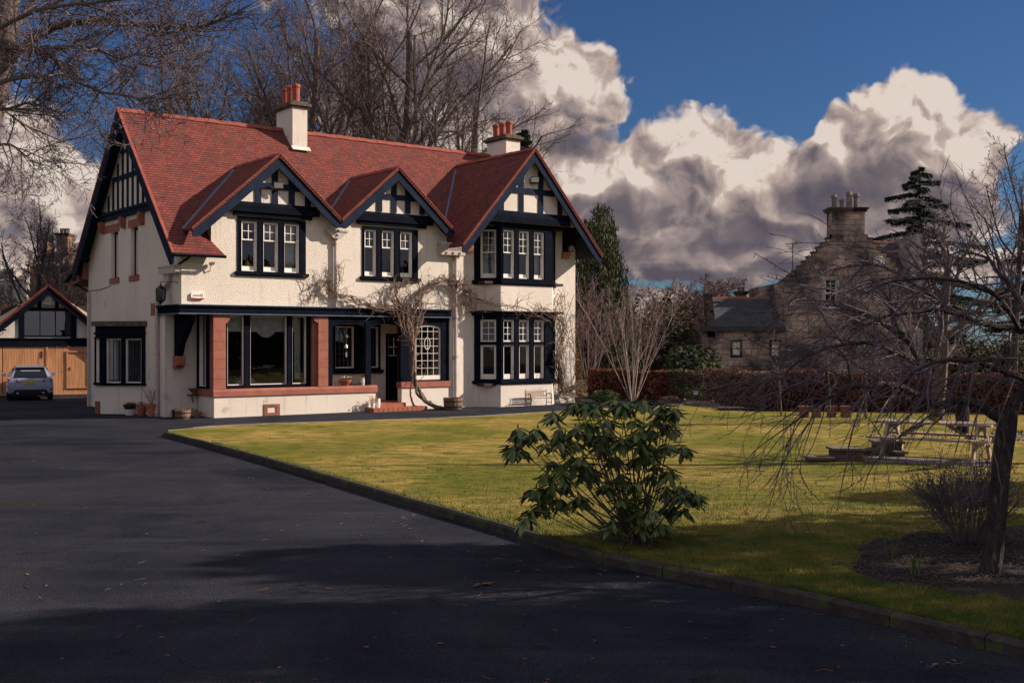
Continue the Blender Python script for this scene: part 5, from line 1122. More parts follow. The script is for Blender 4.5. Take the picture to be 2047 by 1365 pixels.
# ---- rhododendron
rr = random.Random(44); base = gp(1275, 1088, LZ); o = thing('rhododendron', tuple(base), 'glossy leaved rhododendron bush with drooping leaf whorls on the lawn edge', 'shrub')
wh = [(1035, 850), (1025, 882), (1075, 852), (1105, 820), (1150, 797), (1172, 802), (1192, 808), (1228, 792), (1252, 800), (1290, 792), (1320, 803), (1340, 812), (1130, 862), (1092, 880), (1150, 850), (1200, 882), (1206, 862), (1262, 862), (1300, 850), (1325, 882), (1315, 922), (1335, 935), (1165, 910), (1125, 940), (1100, 962), (1072, 972), (1078, 1000), (1062, 1012), (1130, 955), (1185, 930), (1230, 905), (1245, 940), (1280, 905), (1372, 972), (1390, 982), (1340, 1000), (1290, 985), (1270, 960), (1240, 992), (1322, 1040), (1222, 1035), (1210, 962), (1300, 1010), (1155, 985), (1280, 1040), (1117, 848), (1215, 830), (1270, 830), (1310, 828), (1180, 860), (1240, 870), (1345, 850), (1050, 868), (1090, 985), (1140, 905), (1298, 880), (1170, 835), (1330, 965), (1360, 965)]
st_ = MB(); lf = MB(); bud = MB(); M0 = -base
for i, (px, py) in enumerate(wh * 2):
    sec = i >= len(wh)
    dd = base.y + rr.uniform(-.55, .55); q = at(px + (rr.gauss(0, 14) if sec else 0), py + (abs(rr.gauss(0, 22)) if sec else 4), dd) + M0
    if q.z < .16: q.z = .16 + rr.random() * .1
    s0 = Vector((rr.gauss(0, .10), rr.gauss(0, .09), -.03)); mid = s0.lerp(q, .5) + Vector((rr.gauss(0, .05), rr.gauss(0, .05), -.10 * (abs(q.x) > .4) + .02))
    cp = smooth([s0, s0.lerp(mid, .5) + Vector((0, 0, .03)), mid, q], 5)
    if not sec or rr.random() < .25: st_.tube(cp, [.013 - .009 * k / (len(cp) - 1) for k in range(len(cp))], 6)
    nL = rr.randint(11, 15); tilt = rr.uniform(-.75, -.2)
    for k in range(nL):
        a_ = k * 2.4 + rr.uniform(-.3, .3); dn = tilt - rr.uniform(-.35, .85); d = Vector((math.cos(a_), math.sin(a_), dn)); L = rr.uniform(.15, .24)
        lf.leaf(q + Vector((0, 0, -.006 * k)), d, (0, 0, 1), L, L * rr.uniform(.32, .40))
    if not sec: bud.lathe(tuple(q), [(.006, 0), (.012, .018), (.003, .045)], 6)
st_.build('stem', 'bark', o); lf.build('foliage', 'leaf_rhodo', o); bud.build('buds', 'leaf_under', o)
# ---- dry shrub by the fruit tree
PD = dict(seg=[6, 5, 3], wob=[.06, .1, .15], trop=[0, .02, .02], n=[8, 4, 0], ang=[(15, 40), (25, 55)], len=[.5, .45], rr=[.6, .6], minr=.0028); PD['from'] = [.3, .2]
q = gp(1935, 1090, LZ); ds = bare_tree('bare_shrub', tuple(q), 1.05, .008, PD, 66, 'dry twiggy shrub in the bark bed left of the fruit tree trunk', 'shrub', tm='twig_dark', bm_='twig_dark', maxl=2, multi=(46, .15, .85))
m = MB(); rr = random.Random(3)
for i in range(130): a_ = rr.uniform(0, 6.28); r_ = rr.uniform(.3, .85); m.leaf((r_ * math.cos(a_), r_ * math.sin(a_) * .7, rr.uniform(.35, .95)), (rr.gauss(0, 1), rr.gauss(0, 1), -.5), (0, 0, 1), .035, .02)
m.build('dead_leaves', 'mulch', ds)
# daffodil shoots in the bed
for px, py, n, lab in ((1832, 1150, 11, 'taller clump of daffodil shoots standing in the bark bed'), (1778, 1118, 7, 'short clump of daffodil shoots at the back of the bark bed')):
    q = gp(px, py, LZ); o = MB(Matrix.Translation(q)); rr = random.Random(px)
    for k in range(n):
        x = rr.gauss(0, .05); y = rr.gauss(0, .04); h = rr.uniform(.15, .33); t_ = Vector((rr.uniform(-.06, .06), rr.uniform(-.04, .04), h)); s_ = Vector((rr.uniform(-1, 1), rr.uniform(-1, 1), 0)).normalized() * .009
        b_ = Vector((x, y, 0)); o.poly([b_ - s_, b_ + s_, b_ + t_ * .6 + s_, b_ + t_, b_ + t_ * .6 - s_])
    tag(o.build('daffodil_shoots', 'leaf_green'), lab, 'plant', 'daffodil clumps')
m = MB(); rr = random.Random(31)
for i in range(420):
    q = gp(rr.uniform(1755, 2047) if rr.random() < .3 else rr.uniform(1980, 2060), rr.uniform(862, 882), LZ); h = rr.uniform(.05, .13); m.f.append([m.p(q - Vector((.012, 0, 0))), m.p(q + Vector((.012, 0, 0))), m.p(q + Vector((rr.uniform(-.03, .03), 0, h)))])
sd = kind(m.build('snowdrop_leaves', 'leaf_green'), 'stuff')
m = MB(); 
for i in range(160):
    q = gp(rr.uniform(1985, 2060), rr.uniform(862, 880), LZ + .1); m.card(q, (.014, 0, 0), (0, 0, .018))
kind(m.build('snowdrop_flowers', 'pot_white'), 'stuff')
# ---- wisterias on the front
def strand(mb, ctrl, rad, rr, jit=.03, n=6, tw=0.0, taper=.6, k=5, sides=6):
    pts = smooth([Vector(q) for q in ctrl], n); N = len(pts); out = []; ph = rr.uniform(0, 6.28)
    for i, p_ in enumerate(pts):
        t_ = i / (N - 1); off = Vector((math.cos(ph + tw * t_ * 6.28), math.sin(ph + tw * t_ * 6.28), 0)) * rad * (1.2 if tw else 0)
        out.append(p_ + off + Vector((rr.gauss(0, jit), rr.gauss(0, jit * .5), rr.gauss(0, jit)) if 0 < i else (0, 0, 0)))
    out = smooth(out, 2); M_ = len(out); mb.tube(out, [rad * (1 - taper * i / (M_ - 1)) for i in range(M_)], sides); return out
def tangle(mb, pts, rr, n, L, r0, yc=-.2, dens=1.0, bias=(0, 0, 0)):
    for i in range(n):
        p_ = pts[rr.randrange(len(pts))]; a_ = rr.uniform(0, 6.28); d = Vector((math.cos(a_), rr.uniform(-.35, .2), math.sin(a_))) + Vector(bias); q = p_.copy(); out = [q.copy()]; l_ = L * rr.uniform(.3, 1.2); curl = rr.gauss(0, .35)
        for k in range(7):
            ca, sa = math.cos(curl), math.sin(curl); d = Vector((d.x * ca - d.z * sa, d.y + rr.gauss(0, .15), d.x * sa + d.z * ca)); d.normalize(); q = q + d * l_ / 7; q.y = min(q.y, -.04); out.append(q.copy())
        mb.tube(out, [r0 * (1 - .7 * k / 7) for k in range(8)], 4)
        for k in range(2, 8, 1):
            if rr.random() < .7 * dens: s_ = Vector((rr.gauss(0, 1), rr.gauss(0, .4) - .2, rr.gauss(0, 1))).normalized() * rr.uniform(.05, .14); s_.y = min(s_.y, -out[k].y - .04); mb.tube([out[k], out[k] + s_], [r0 * .45, r0 * .2], 3)
rr = random.Random(88)
wo_ = thing('wisteria', tuple(HO), 'old wisteria with a twisted trunk beside the front door, trained along the wall', 'climbing plant', TH); T = MB(); B = MB()
Y0 = -.42
root = (9.95, -.62, .03)
for k in range(5):
    strand(T, [(9.55 + k * .09, -.75 + .03 * k, .02), (9.2 + k * .04, -.62, .20 - .02 * k), (8.85, -.5, .42), (8.62, Y0, .9), (8.52, Y0, 1.5), (8.5, Y0, 2.1), (8.42, Y0, 2.7), (8.3 + k * .1, Y0 + .1, 3.3)], .075 - .006 * k, rr, .012, 6, 1.6 + .3 * k, .4, sides=8)
strand(T, [(8.75, -.4, .05), (8.5, -.42, .25), (8.38, -.45, .6), (8.45, -.42, 1.0), (8.6, -.42, 1.3)], .05, rr, .01, 6)
for q in [[(8.6, Y0, 1.5), (8.95, Y0, 1.7), (9.05, Y0, 1.35), (8.8, Y0, 1.1)], [(8.55, Y0, 1.9), (8.85, Y0, 2.2), (8.75, Y0, 2.8), (8.9, Y0, 3.3)]]: strand(T, q, .02, rr, .01, 6)
tops = []
for k in range(16): x = rr.uniform(7.9, 9.1); tops.append(strand(T, [(8.45 + rr.uniform(-.1, .1), Y0, 2.0 + rr.uniform(0, .5)), (8.35 + (x - 8.45) * .5, Y0 - rr.uniform(0, .1), 2.75), (x, Y0 + .1, 3.45), (x + rr.uniform(-.2, .3), -.22, 3.9)], .034, rr, .02, 5))
left = [(8.3, -.3, 3.5), (7.8, -.25, 3.75), (7.2, -.22, 3.78), (6.6, -.22, 3.85), (6.0, -.2, 4.05), (5.5, -.2, 4.2), (5.1, -.2, 4.5), (4.4, -.15, 4.35)]
right = [(8.6, -.3, 3.6), (8.9, -.25, 4.1), (9.3, -.22, 4.5), (9.9, -.22, 4.75), (10.5, -.22, 4.75), (11.0, -.2, 4.5), (11.3, -.2, 4.2), (11.8, -.55, 4.0), (12.4, -.9, 3.85), (13.2, -.95, 3.75), (13.9, -.95, 3.5), (14.6, -.9, 3.25)]
up_ = [(8.2, -.3, 3.6), (7.9, -.22, 4.1), (8.0, -.2, 4.5), (8.3, -.2, 4.7), (8.8, -.2, 4.72)]
up2 = [(7.9, -.25, 3.8), (7.7, -.2, 4.2), (7.95, -.2, 4.65)]
lp_ = []; rp_ = []; ctrl = []
for k in range(7): ctrl = [(x, y + rr.uniform(-.03, .03), z + rr.gauss(0, .10)) for x, y, z in left[:rr.randint(5, 8)]]; lp_ += strand(T, ctrl, .033 - .003 * k, rr, .03, 5)
for k in range(8): ctrl = [(x, y + rr.uniform(-.03, .03), z + rr.gauss(0, .11)) for x, y, z in right[:rr.randint(5, 8)]]; rp_ += strand(T, ctrl, .035 - .003 * k, rr, .03, 5)
for k in range(3): rp_ += strand(T, [(x, y - .03 * k, z + rr.gauss(0, .05)) for x, y, z in right[4:]], .018, rr, .02, 5)
for k in range(4): rp_ += strand(T, [(x + rr.gauss(0, .06), y, z + rr.gauss(0, .06)) for x, y, z in up_], .022, rr, .03, 5); lp_ += strand(T, [(x + rr.gauss(0, .06), y, z + rr.gauss(0, .06)) for x, y, z in up2], .018, rr, .03, 5)
# strands framing the wall space and drooping loops
for q in [[(10.3, -.22, 4.8), (10.9, -.2, 4.4), (11.2, -.2, 3.9), (10.8, -.2, 3.7)], [(10.2, -.2, 4.7), (10.5, -.2, 4.2), (11.1, -.2, 3.8), (11.3, -.2, 3.6)], [(9.0, -.22, 4.0), (9.6, -.2, 3.9), (10.1, -.2, 4.0), (10.4, -.2, 3.75)], [(5.5, -.2, 4.2), (5.2, -.2, 4.6), (5.0, -.2, 5.0)], [(5.5, -.2, 4.4), (5.6, -.2, 4.8), (5.45, -.2, 5.3)], [(5.1, -.2, 4.5), (4.7, -.15, 4.1), (4.4, -.12, 3.9)], [(5.3, -.2, 4.5), (4.8, -.15, 4.6), (4.3, -.12, 4.2)]]:
    for k in range(2): lp_ += strand(T, [(x + rr.gauss(0, .05), y, z + rr.gauss(0, .05)) for x, y, z in q], .014, rr, .03, 5)
tangle(B, lp_, rr, 95, .75, .012); tangle(B, rp_, rr, 150, .8, .012); tangle(B, [q for t_ in tops for q in t_[4:]], rr, 90, .5, .010)
tangle(B, [q for q in lp_ if q.x > 7.2], rr, 50, .7, .010, bias=(0, 0, .3)); tangle(B, [q for q in lp_ if q.x < 5.7], rr, 60, .5, .008)
T.build('trunk', 'vine', wo_); B.build('twigs', 'vine', wo_)
w2_ = thing('wisteria', tuple(HO), 'second wisteria, climbing the wall right of the bay in a loose tangle', 'climbing plant', TH); T = MB(); B = MB(); rp_ = []
for k in range(12): s_ = rr.gauss(0, .09); x1 = rr.uniform(14.8, 15.9); rp_ += strand(T, [(16.2 + rr.uniform(-.3, .4), -.35, .35 + rr.uniform(-.1, .4)), (15.6 + s_, -.4, .5 + rr.uniform(-.1, .3)), (15.15 + s_, -.85 + .1 * rr.random(), 1.3), (14.95 + s_, -.95, 1.9), (15.2 + s_, -.85, 2.5), (15.3 + s_ * 2, -.8, 3.1), (x1, -.6, 3.7), (x1 + rr.uniform(-.2, .8), -.3, 4.4)], .024, rr, .03, 5)
for k in range(12): x = rr.uniform(15.2, 16.4); rp_ += strand(T, [(x, -.25, rr.uniform(.5, 1.5)), (x + rr.gauss(0, .3), -.3, rr.uniform(1.5, 2.4)), (x + rr.gauss(0, .3), -.3, rr.uniform(2.4, 3.2)), (x + rr.gauss(0, .4), -.2, rr.uniform(3.4, 4.3))], .012, rr, .05, 5)
for k in range(10): rp_ += strand(T, [(15.6 + rr.uniform(-.2, .2), -.4, .45), (16.1, -.45, .5 + rr.random() * .3), (16.6, -.45, .55 + rr.random() * .4), (16.95, -.4, .2 + rr.random() * .5)], .018, rr, .05, 4)
for k in range(5): rp_ += strand(T, [(15.2, -.75, 3.4), (14.6, -.95, 3.5 + rr.gauss(0, .1)), (14.0, -.98, 3.7 + rr.gauss(0, .15)), (13.4, -.98, 3.75 + rr.gauss(0, .2))], .014, rr, .05, 4)
tangle(B, rp_, rr, 130, .7, .012)
T.build('trunk', 'vine', w2_); B.build('twigs', 'vine', w2_)

# ================================================================ GARAGE
G0 = 19.3
Gp = HL(1.12, G0); GA = thing('garage', (Gp.x, Gp.y, 0), 'white and black garage with pale wooden doors and a red tiled gable', 'garage', R(24))
hw = 4.1
m = MB(); m.holed(lambda x, z: (x, 0, z), [(-3.6, 2.6), (3.6, 2.6), (3.6, 1.95 + .0 + .65), (0, 4.95)], [[(-1.0, 2.72), (.98, 2.72), (.98, 3.9), (-1.0, 3.9)]])
m.box(-3.7, -3.3, 0, .2, 0, 2.2); m.box(3.3, 3.7, 0, .2, 0, 2.2); m.box(-3.6, 3.6, .5, 8, 0, 2.0); m.build('wall', 'harling', GA)
m = MB(); m.box(-3.9, 3.9, -.08, .1, 2.27, 2.66); m.box(-3.9, 3.9, -.12, .1, 2.60, 2.66)
m.box(-1.25, -1.0, -.05, .05, 2.66, 4.15); m.box(.98, 1.23, -.05, .05, 2.66, 4.15); m.box(-1.3, 1.3, -.07, .05, 3.9, 4.06); m.box(-.45, -.28, -.04, .04, 4.06, 4.7); m.box(.3, .46, -.04, .04, 4.06, 4.7); m.build('timber_frame', 'black_paint', GA)
m = MB(); m.box(-1.0, .98, -.03, .02, 2.72, 2.78); m.box(-.36, -.32, -.03, .02, 2.78, 3.9); m.box(.30, .34, -.03, .02, 2.78, 3.9); wg = m.build('window', 'black_paint', GA)
m = MB(); m.poly([(-1, 0, 2.72), (.98, 0, 2.72), (.98, 0, 3.9), (-1, 0, 3.9)]); m.build('glass', 'frosted_glass', wg); 
m = MB(); m.box(-2, 2, 1.2, 1.3, 2.7, 4.2); m.box(-1.3, 1.3, .1, 1.2, 2.66, 2.7); m.build('loft_shell', 'interior', GA)
for sg in (-1, 1):
    slope('roof', [(sg * hw, -.45, 5.09 - .875 * hw), (sg * hw, 8, 5.09 - .875 * hw), (0, 8, 5.09), (0, -.45, 5.09)], 'roof_tile', (0, 1, 0), (-sg, 0, .875), .08, GA)
m = MB()
for sg in (-1, 1): m.prism([(0, -.42, 5.0), (sg * hw, -.42, 5.0 - .875 * hw), (sg * hw, -.42, 4.68 - .875 * hw), (0, -.42, 4.66)], (0, .06, 0))
m.build('bargeboard', 'black_paint', GA)
for sg in (-1, 1): creasing((sg * hw, -.43, 5.09 - .875 * hw), (0, -.43, 5.09), .14, GA)
rr = random.Random(9)
def boards(name, x0, x1, z0, z1, y, par, lab=None):
    m = MB(); x = x0
    while x < x1 - .01: w_ = min(.115, x1 - x); m.box(x + .004, x + w_ - .004, y - rr.uniform(0, .006), y + .03, z0, z1); x += w_
    m.box(x0, x1, y + .012, y + .035, z0, z1); return m.build(name, 'timber_pale', par, label=lab)
d1 = boards('door', -3.3, -1.93, .05, 2.25, -.02, GA); d2 = boards('door', -1.9, -.05, .05, 2.25, -.02, GA)
d3 = boards('door', -.02, 3.3, .05, 2.25, -.02, GA, 'right door leaf with a small wicket door in it'); 
m = MB(); m.box(.80, .86, -.07, -.03, .38, 2.0); m.box(1.76, 1.82, -.07, -.03, .38, 2.0); m.box(.80, 1.82, -.075, -.03, 2.0, 2.06); m.box(.80, 1.82, -.075, -.03, .32, .38); m.box(-3.3, 3.3, -.06, -.02, .03, .10); m.box(-.08, .01, -.06, -.02, .1, 2.25); m.build('wicket_frame', 'timber_pale', d3)
m = MB(); m.box(.90, .96, -.08, -.05, 1.15, 1.3); m.tube([(.93, -.09, 1.24), (.84, -.11, 1.26)], .012, 5); m.build('handle', 'iron', d3)
m = MB(); m.box(-.30, -.24, -.05, -.02, 1.75, 2.05); m.build('handle', 'iron', d2)
m = MB(); 
for z in (.55, 1.85): m.box(-3.3, -2.4, -.05, -.02, z, z + .05)
m.build('hinge', 'iron', d1)
ga = alarm(GA, frm((.02, -.03, 4.27), (1, 0, 0), (0, -1, 0)), label='white alarm box reading pointer under the garage peak')
m = MB(); m.box(-.16, .2, -.22, -.02, 4.5, 4.62); m.prism([(-.13, -.2, 4.5), (.17, -.2, 4.5), (.17, -.05, 4.42), (-.13, -.05, 4.42)], (0, 0, -.06)); m.build('floodlight', 'pot_white', GA)
m = MB(); m.box(-2.05, -1.75, -.3, -.2, 2.98, 3.06); m.tube([(-1.9, -.25, 2.98), (-1.9, -.2, 2.88), (-1.9, 0, 2.86)], .02, 5); m.build('security_camera', 'iron', GA)

# ================================================================ CAR
cdir = Vector((-.415, .91, 0)).normalized(); cr = math.atan2(cdir.y, cdir.x) - math.pi / 2
CP = Vector((at(61, 700, 47.6).x, 47.6, 0)); CA = thing('estate_car', tuple(CP), 'silver blue estate car parked facing the wooden garage doors', 'car', cr)
def loft(name, secs, mat, par, smooth_=True, cap=True):
    """secs: (y, [(x,z)...]) closed section profile for x>=0, mirrored"""
    m = MB(); rings = []
    for y, pr in secs:
        full = [(x, y, z) for x, z in pr] + [(-x, y, z) for x, z in pr[::-1]]; rings.append([m.p(q) for q in full])
    n = len(rings[0])
    for a, b in zip(rings, rings[1:]):
        for k in range(n): m.f.append([a[k], a[(k + 1) % n], b[(k + 1) % n], b[k]])
    if cap: m.f.append(rings[0][::-1]); m.f.append(rings[-1])
    return m.build(name, mat, par, smooth=False)
def sec(w, zb, zt, ws=None, f=1.0):
    ws = ws or w * .9; return [(w * .55, zb), (w * .93, zb + .04), (w * .985, zb + (zt - zb) * .3), (w, zb + (zt - zb) * .55), (w * .985, zb + (zt - zb) * .8), (ws, zt - .02), (ws * .9, zt), (ws * .4, zt + .015)]
body = loft('body', [(.0, sec(.80, .36, .86)), (.03, sec(.87, .28, .92)), (.12, sec(.905, .24, .97)), (.5, sec(.92, .22, .98)), (1.5, sec(.928, .20, .96)), (3.0, sec(.928, .20, .95)), (3.9, sec(.92, .22, .92)), (4.5, sec(.88, .26, .80)), (4.75, sec(.76, .32, .66))], 'car_paint', CA, smooth_=True)
def cab(w, z0, z1, wt): return [(w * .5, z0), (w, z0), ((w + wt) / 2 + .03, (z0 + z1) / 2), (wt + .02, z1 - .06), (wt - .06, z1), (wt * .5, z1 + .02)]
loft('roof', [(.10, cab(.84, .92, .98, .80)), (.30, cab(.85, .93, 1.25, .68)), (.52, cab(.855, .93, 1.405, .60)), (.8, cab(.86, .94, 1.43, .60)), (2.2, cab(.86, .94, 1.44, .61)), (2.8, cab(.86, .93, 1.36, .60)), (3.6, cab(.84, .92, .97, .70))], 'car_paint', CA)
m = MB(); m.poly([(-.64, .055, .99), (.64, .055, .99), (.53, .385, 1.36), (-.53, .385, 1.36)]); rwn = m.build('window', 'car_glass', CA)
pm('car_dark', (.012, .013, .02), None, rough=.12, spec=.7)
m = MB(); m.prism([(-.67, .07, .975), (.67, .07, .975), (.55, .40, 1.375), (-.55, .40, 1.375)], (0, .02, -.0)); m.build('window_seal', 'car_dark', CA)
m = MB()
for sg in (-1, 1): m.prism([(sg * .80, .35, 1.0), (sg * .885, 3.1, .97), (sg * .66, 2.7, 1.36), (sg * .65, .7, 1.37)], (sg * .025, 0, 0))
m.build('side_window', 'car_dark', CA)
m = MB(); m.tube([(-.60, .5, 1.44), (-.6, .6, 1.47), (-.6, 2.3, 1.48), (-.6, 2.4, 1.45)], .015, 5); m.tube([(.60, .5, 1.44), (.6, .6, 1.47), (.6, 2.3, 1.48), (.6, 2.4, 1.45)], .015, 5); m.build('roof_rail', 'chrome', CA)
m = MB(); m.box(-.6, .6, .33, .52, 1.395, 1.43); m.build('spoiler', 'car_paint', CA)
for sg in (-1, 1):
    m = MB(); m.prism([(sg * .47, -.012, .78), (sg * .87, .03, .76), (sg * .875, .06, .88), (sg * .80, .03, .925), (sg * .50, -.005, .90)], (0, .05, 0)); m.build('tail_light', 'red_plastic', CA)
    m = MB(); m.prism([(sg * .93, 3.0, .95), (sg * 1.12, 2.98, .98), (sg * 1.12, 2.98, 1.10), (sg * .96, 3.0, 1.12)], (0, .12, 0)); m.build('wing_mirror', 'car_paint', CA)
    m = MB(); m.prism([(sg * .97, 2.97, .98), (sg * 1.10, 2.96, 1.0), (sg * 1.10, 2.96, 1.08), (sg * .98, 2.97, 1.09)], (0, .01, 0)); m.build('mirror_glass', 'chrome', CA)
    for y in (.88, 3.75):
        m = MB(Matrix.Translation((sg * .80, y, .33)) @ Matrix.Rotation(R(90), 4, 'Y')); m.lathe((0, 0, -.11), [(.24, 0), (.325, .01), (.33, .05), (.33, .17), (.325, .21), (.24, .22)], 20); wl_ = m.build('wheel', 'rubber', CA)
        m = MB(Matrix.Translation((sg * .915, y, .33)) @ Matrix.Rotation(R(90), 4, 'Y')); m.lathe((0, 0, -.012), [(.05, 0), (.23, 0), (.23, .02), (.05, .025)], 14); m.build('rim', 'chrome', wl_)
m = MB(); m.box(-.27, .27, -.035, .02, .70, .81); pl_ = m.build('number_plate', 'plate_yellow', CA)
text('SN09 ZZP', 'lettering', .105, 'iron', pl_, frm((0, -.037, .755), (1, 0, 0), (0, -1, 0)) @ Matrix(((1, 0, 0, 0), (0, 0, 1, 0), (0, 1, 0, 0), (0, 0, 0, 1))))
m = MB()
for k in range(4): m.tube([(-.087 + k * .058 + .036 * math.cos(t * .524), -.02, .87 + .036 * math.sin(t * .524)) for t in range(13)], .006, 4)
m.build('emblem', 'chrome', CA)
text('A6', 'lettering', .07, 'chrome', CA, frm((-.6, -.022, .72), (1, 0, 0), (0, -1, 0)) @ Matrix(((1, 0, 0, 0), (0, 0, 1, 0), (0, 1, 0, 0), (0, 0, 0, 1))))
text('quattro', 'lettering', .055, 'chrome', CA, frm((.56, -.022, .73), (1, 0, 0), (0, -1, 0)) @ Matrix(((1, 0, 0, 0), (0, 0, 1, 0), (0, 1, 0, 0), (0, 0, 0, 1))))
m = MB(); m.box(-.78, .78, -.055, .05, .50, .56); m.prism([(-.88, .04, .34), (-.74, -.05, .34), (.74, -.05, .34), (.88, .04, .34), (.90, .10, .56), (.78, -.06, .60), (-.78, -.06, .60), (-.90, .10, .56)], (0, 0, .001)); m.box(-.84, .84, -.04, .1, .52, .62); m.build('bumper', 'car_paint', CA)
m = MB(); m.prism([(-.70, -.05, .30), (.70, -.05, .30), (.62, -.065, .46), (-.62, -.065, .46)], (0, .1, 0)); m.box(-.78, .78, .0, .3, .2, .34)
m.build('diffuser', 'rubber', CA)
m = MB()
for x in (-.5, .5): m.tube([(x, -.07, .33), (x, .1, .33)], .04, 10, cap=True)
m.build('exhaust_pipe', 'chrome', CA)
for x in (-.36, .0, .36):
    m = MB(); m.box(x - .12, x + .12, 1.1, 1.2, .9, 1.14); m.build('headrest', 'rubber', CA)
# blue white car far behind the hedge
q = at(1940, 700, 58); o = thing('parked_car', (q.x, q.y, 0), 'blue and white car half hidden behind the hedge at the right', 'car', R(100))
loft('body', [(-2.1, sec(.7, .3, .8)), (-1.9, sec(.85, .25, 1.1)), (0, sec(.88, .25, 1.15)), (1.6, sec(.86, .25, 1.05)), (2.1, sec(.7, .3, .75))], 'blue_car', o)
loft('roof', [(-1.8, cab(.8, 1.05, 1.15, .7)), (-1.3, cab(.82, 1.05, 1.7, .65)), (.4, cab(.82, 1.05, 1.75, .65)), (1.1, cab(.8, 1.05, 1.12, .65))], 'pot_white', o)
m = MB(); m.box(-.86, .86, -1.2, .5, 1.15, 1.55); m.build('window', 'car_dark', o)

# ================================================================ STONE HOUSE with crow stepped gables
SP = at(1698, 682, 60); K = 60 / F_; S_ = thing('stone_house', (SP.x, 60, 0), 'old blackened sandstone house with crow stepped gables and tall chimneys', 'house')
sx = lambda px: (px - 1698) * K
szz = lambda py: CAMH + (682.5 - py) * K
pts = [(sx(1568), -.3), (sx(1568), szz(560))]; x = 1568; y = 560
st_l = []
for k in range(10): x2 = 1568 + (k + 1) * 9.5; y2 = 560 - (k + 1) * 9.2; pts += [(sx(x2), szz(y)), (sx(x2), szz(y2))]; y = y2; st_l.append((x2, y2))
pts += [(sx(1735), szz(y))]
y = 468; xx = 1735
for k in range(10): y2 = 468 + (k + 1) * 9.2; pts += [(sx(xx), szz(y2)), (sx(xx + 9.2), szz(y2))]; xx += 9.2
pts += [(sx(xx), -.3)]
def uvwall(mb, poly, y, holes=[]): mb.holed(lambda u, z: (u, y, z), poly, holes, lambda u, z: (u, z))
gw = [(sx(1649), szz(615)), (sx(1672), szz(615)), (sx(1672), szz(557)), (sx(1649), szz(557))]
m = MB(); uvwall(m, pts, 0, [gw])
for a, b in zip(pts[1:-1], pts[2:]):                     # thickness of the stepped gable
    m.poly([(a[0], 0, a[1]), (b[0], 0, b[1]), (b[0], .45, b[1]), (a[0], .45, a[1])], [(0, a[1]), (.4, b[1]), (.4, b[1] + .4), (0, a[1] + .4)])
m.poly([(pts[0][0], 0, -.3), (pts[0][0], 9, -.3), (pts[0][0], 9, 5.7), (pts[0][0], 0, 5.7)], [(0, 0), (9, 0), (9, 6), (0, 6)]); m.poly([(pts[-1][0], 0, -.3), (pts[-1][0], 9, -.3), (pts[-1][0], 9, 5.6), (pts[-1][0], 0, 5.6)], [(0, 0), (9, 0), (9, 6), (0, 6)])
m.build('gable_wall', 'ashlar', S_)
m = MB()
for i in range(1, len(pts) - 2):
    a, b = pts[i], pts[i + 1]
    if abs(a[1] - b[1]) < .01 and abs(a[0] - b[0]) < .6: m.box(min(a[0], b[0]) - .04, max(a[0], b[0]) + .02, -.06, .5, a[1] - .01, a[1] + .07)
m.build('coping', 'stone_old', S_)
m = MB(); a, b = gw[0][0], gw[1][0]; z0, z1 = gw[0][1], gw[2][1]
m.box(a - .14, a, -.02, .1, z0 - .1, z1 + .12); m.box(b, b + .14, -.02, .1, z0 - .1, z1 + .12); m.box(a, b, -.02, .1, z1, z1 + .12); m.box(a - .2, b + .2, -.06, .1, z0 - .12, z0); m.build('window_surround', 'render_grey', S_)
m = MB(); sashf(m, a, b, (z0 + z1) / 2, z1, .06, .05, 2, 3); sashf(m, a, b, z0, (z0 + z1) / 2, .1, .05, 2, 1); wgh = m.build('window', 'white_paint', S_); m = MB(); m.poly([(a, .08, z0), (b, .08, z0), (b, .08, z1), (a, .08, z1)]); m.build('glass', 'glass', wgh); m = MB(); m.box(a - .5, b + .5, 1.5, 1.6, z0 - .5, z1 + .5); m.build('room_shell', 'interior', S_)
# roof behind the gable
def plainroof(x0, x1, y0, y1, ze, zr, par, mat='roof_slate'):      # ridge along y at middle of x
    xm = (x0 + x1) / 2
    for xe, sg in ((x0, 1), (x1, -1)): slope('roof', [(xe, y0, ze), (xe, y1, ze), (xm, y1, zr), (xm, y0, zr)], mat, (0, 1, 0), (sg * (xm - x0), 0, zr - ze), .1, par)
plainroof(sx(1568) + .1, sx(1827) - .1, .46, 9, 4.75, 7.45, S_)
def stack(x0, x1, y0, y1, z0, z1, pots, mat='ashlar', par=S_):
    m = MB(); U = [(0, z0), (x1 - x0, z0), (x1 - x0, z1), (0, z1)]
    for pa in ([(x0, y0, z0), (x1, y0, z0), (x1, y0, z1), (x0, y0, z1)], [(x1, y0, z0), (x1, y1, z0), (x1, y1, z1), (x1, y0, z1)], [(x0, y1, z0), (x0, y0, z0), (x0, y0, z1), (x0, y1, z1)]): m.poly(pa, U)
    c = m.build('chimney', mat, par); m = MB(); m.box(x0 - .1, x1 + .1, y0 - .1, y1 + .1, z1, z1 + .12); m.box(x0 - .18, x1 + .18, y0 - .18, y1 + .18, z1 + .12, z1 + .22); m.build('coping', 'stone_old', c)
    for px, h, r_ in pots: m = MB(); m.lathe((px, (y0 + y1) / 2, z1 + .2), [(r_, 0), (r_ * .9, h * .15), (r_ * .88, h * .75), (r_ * 1.15, h * .78), (r_ * 1.15, h * .88), (r_, h), (r_ * .8, h)], 8, cap=False); m.build('chimney_pot', 'paving', c)
stack(sx(1663), sx(1729), .02, 1.0, szz(480), szz(423), [(sx(1673), .75, .15), (sx(1688), .52, .12), (sx(1703), .92, .16), (sx(1718), .82, .16)])
stack(sx(1733), sx(1753), 3, 4, 7.4, szz(458), [(sx(1736), .72, .14), (sx(1747), .7, .14)])
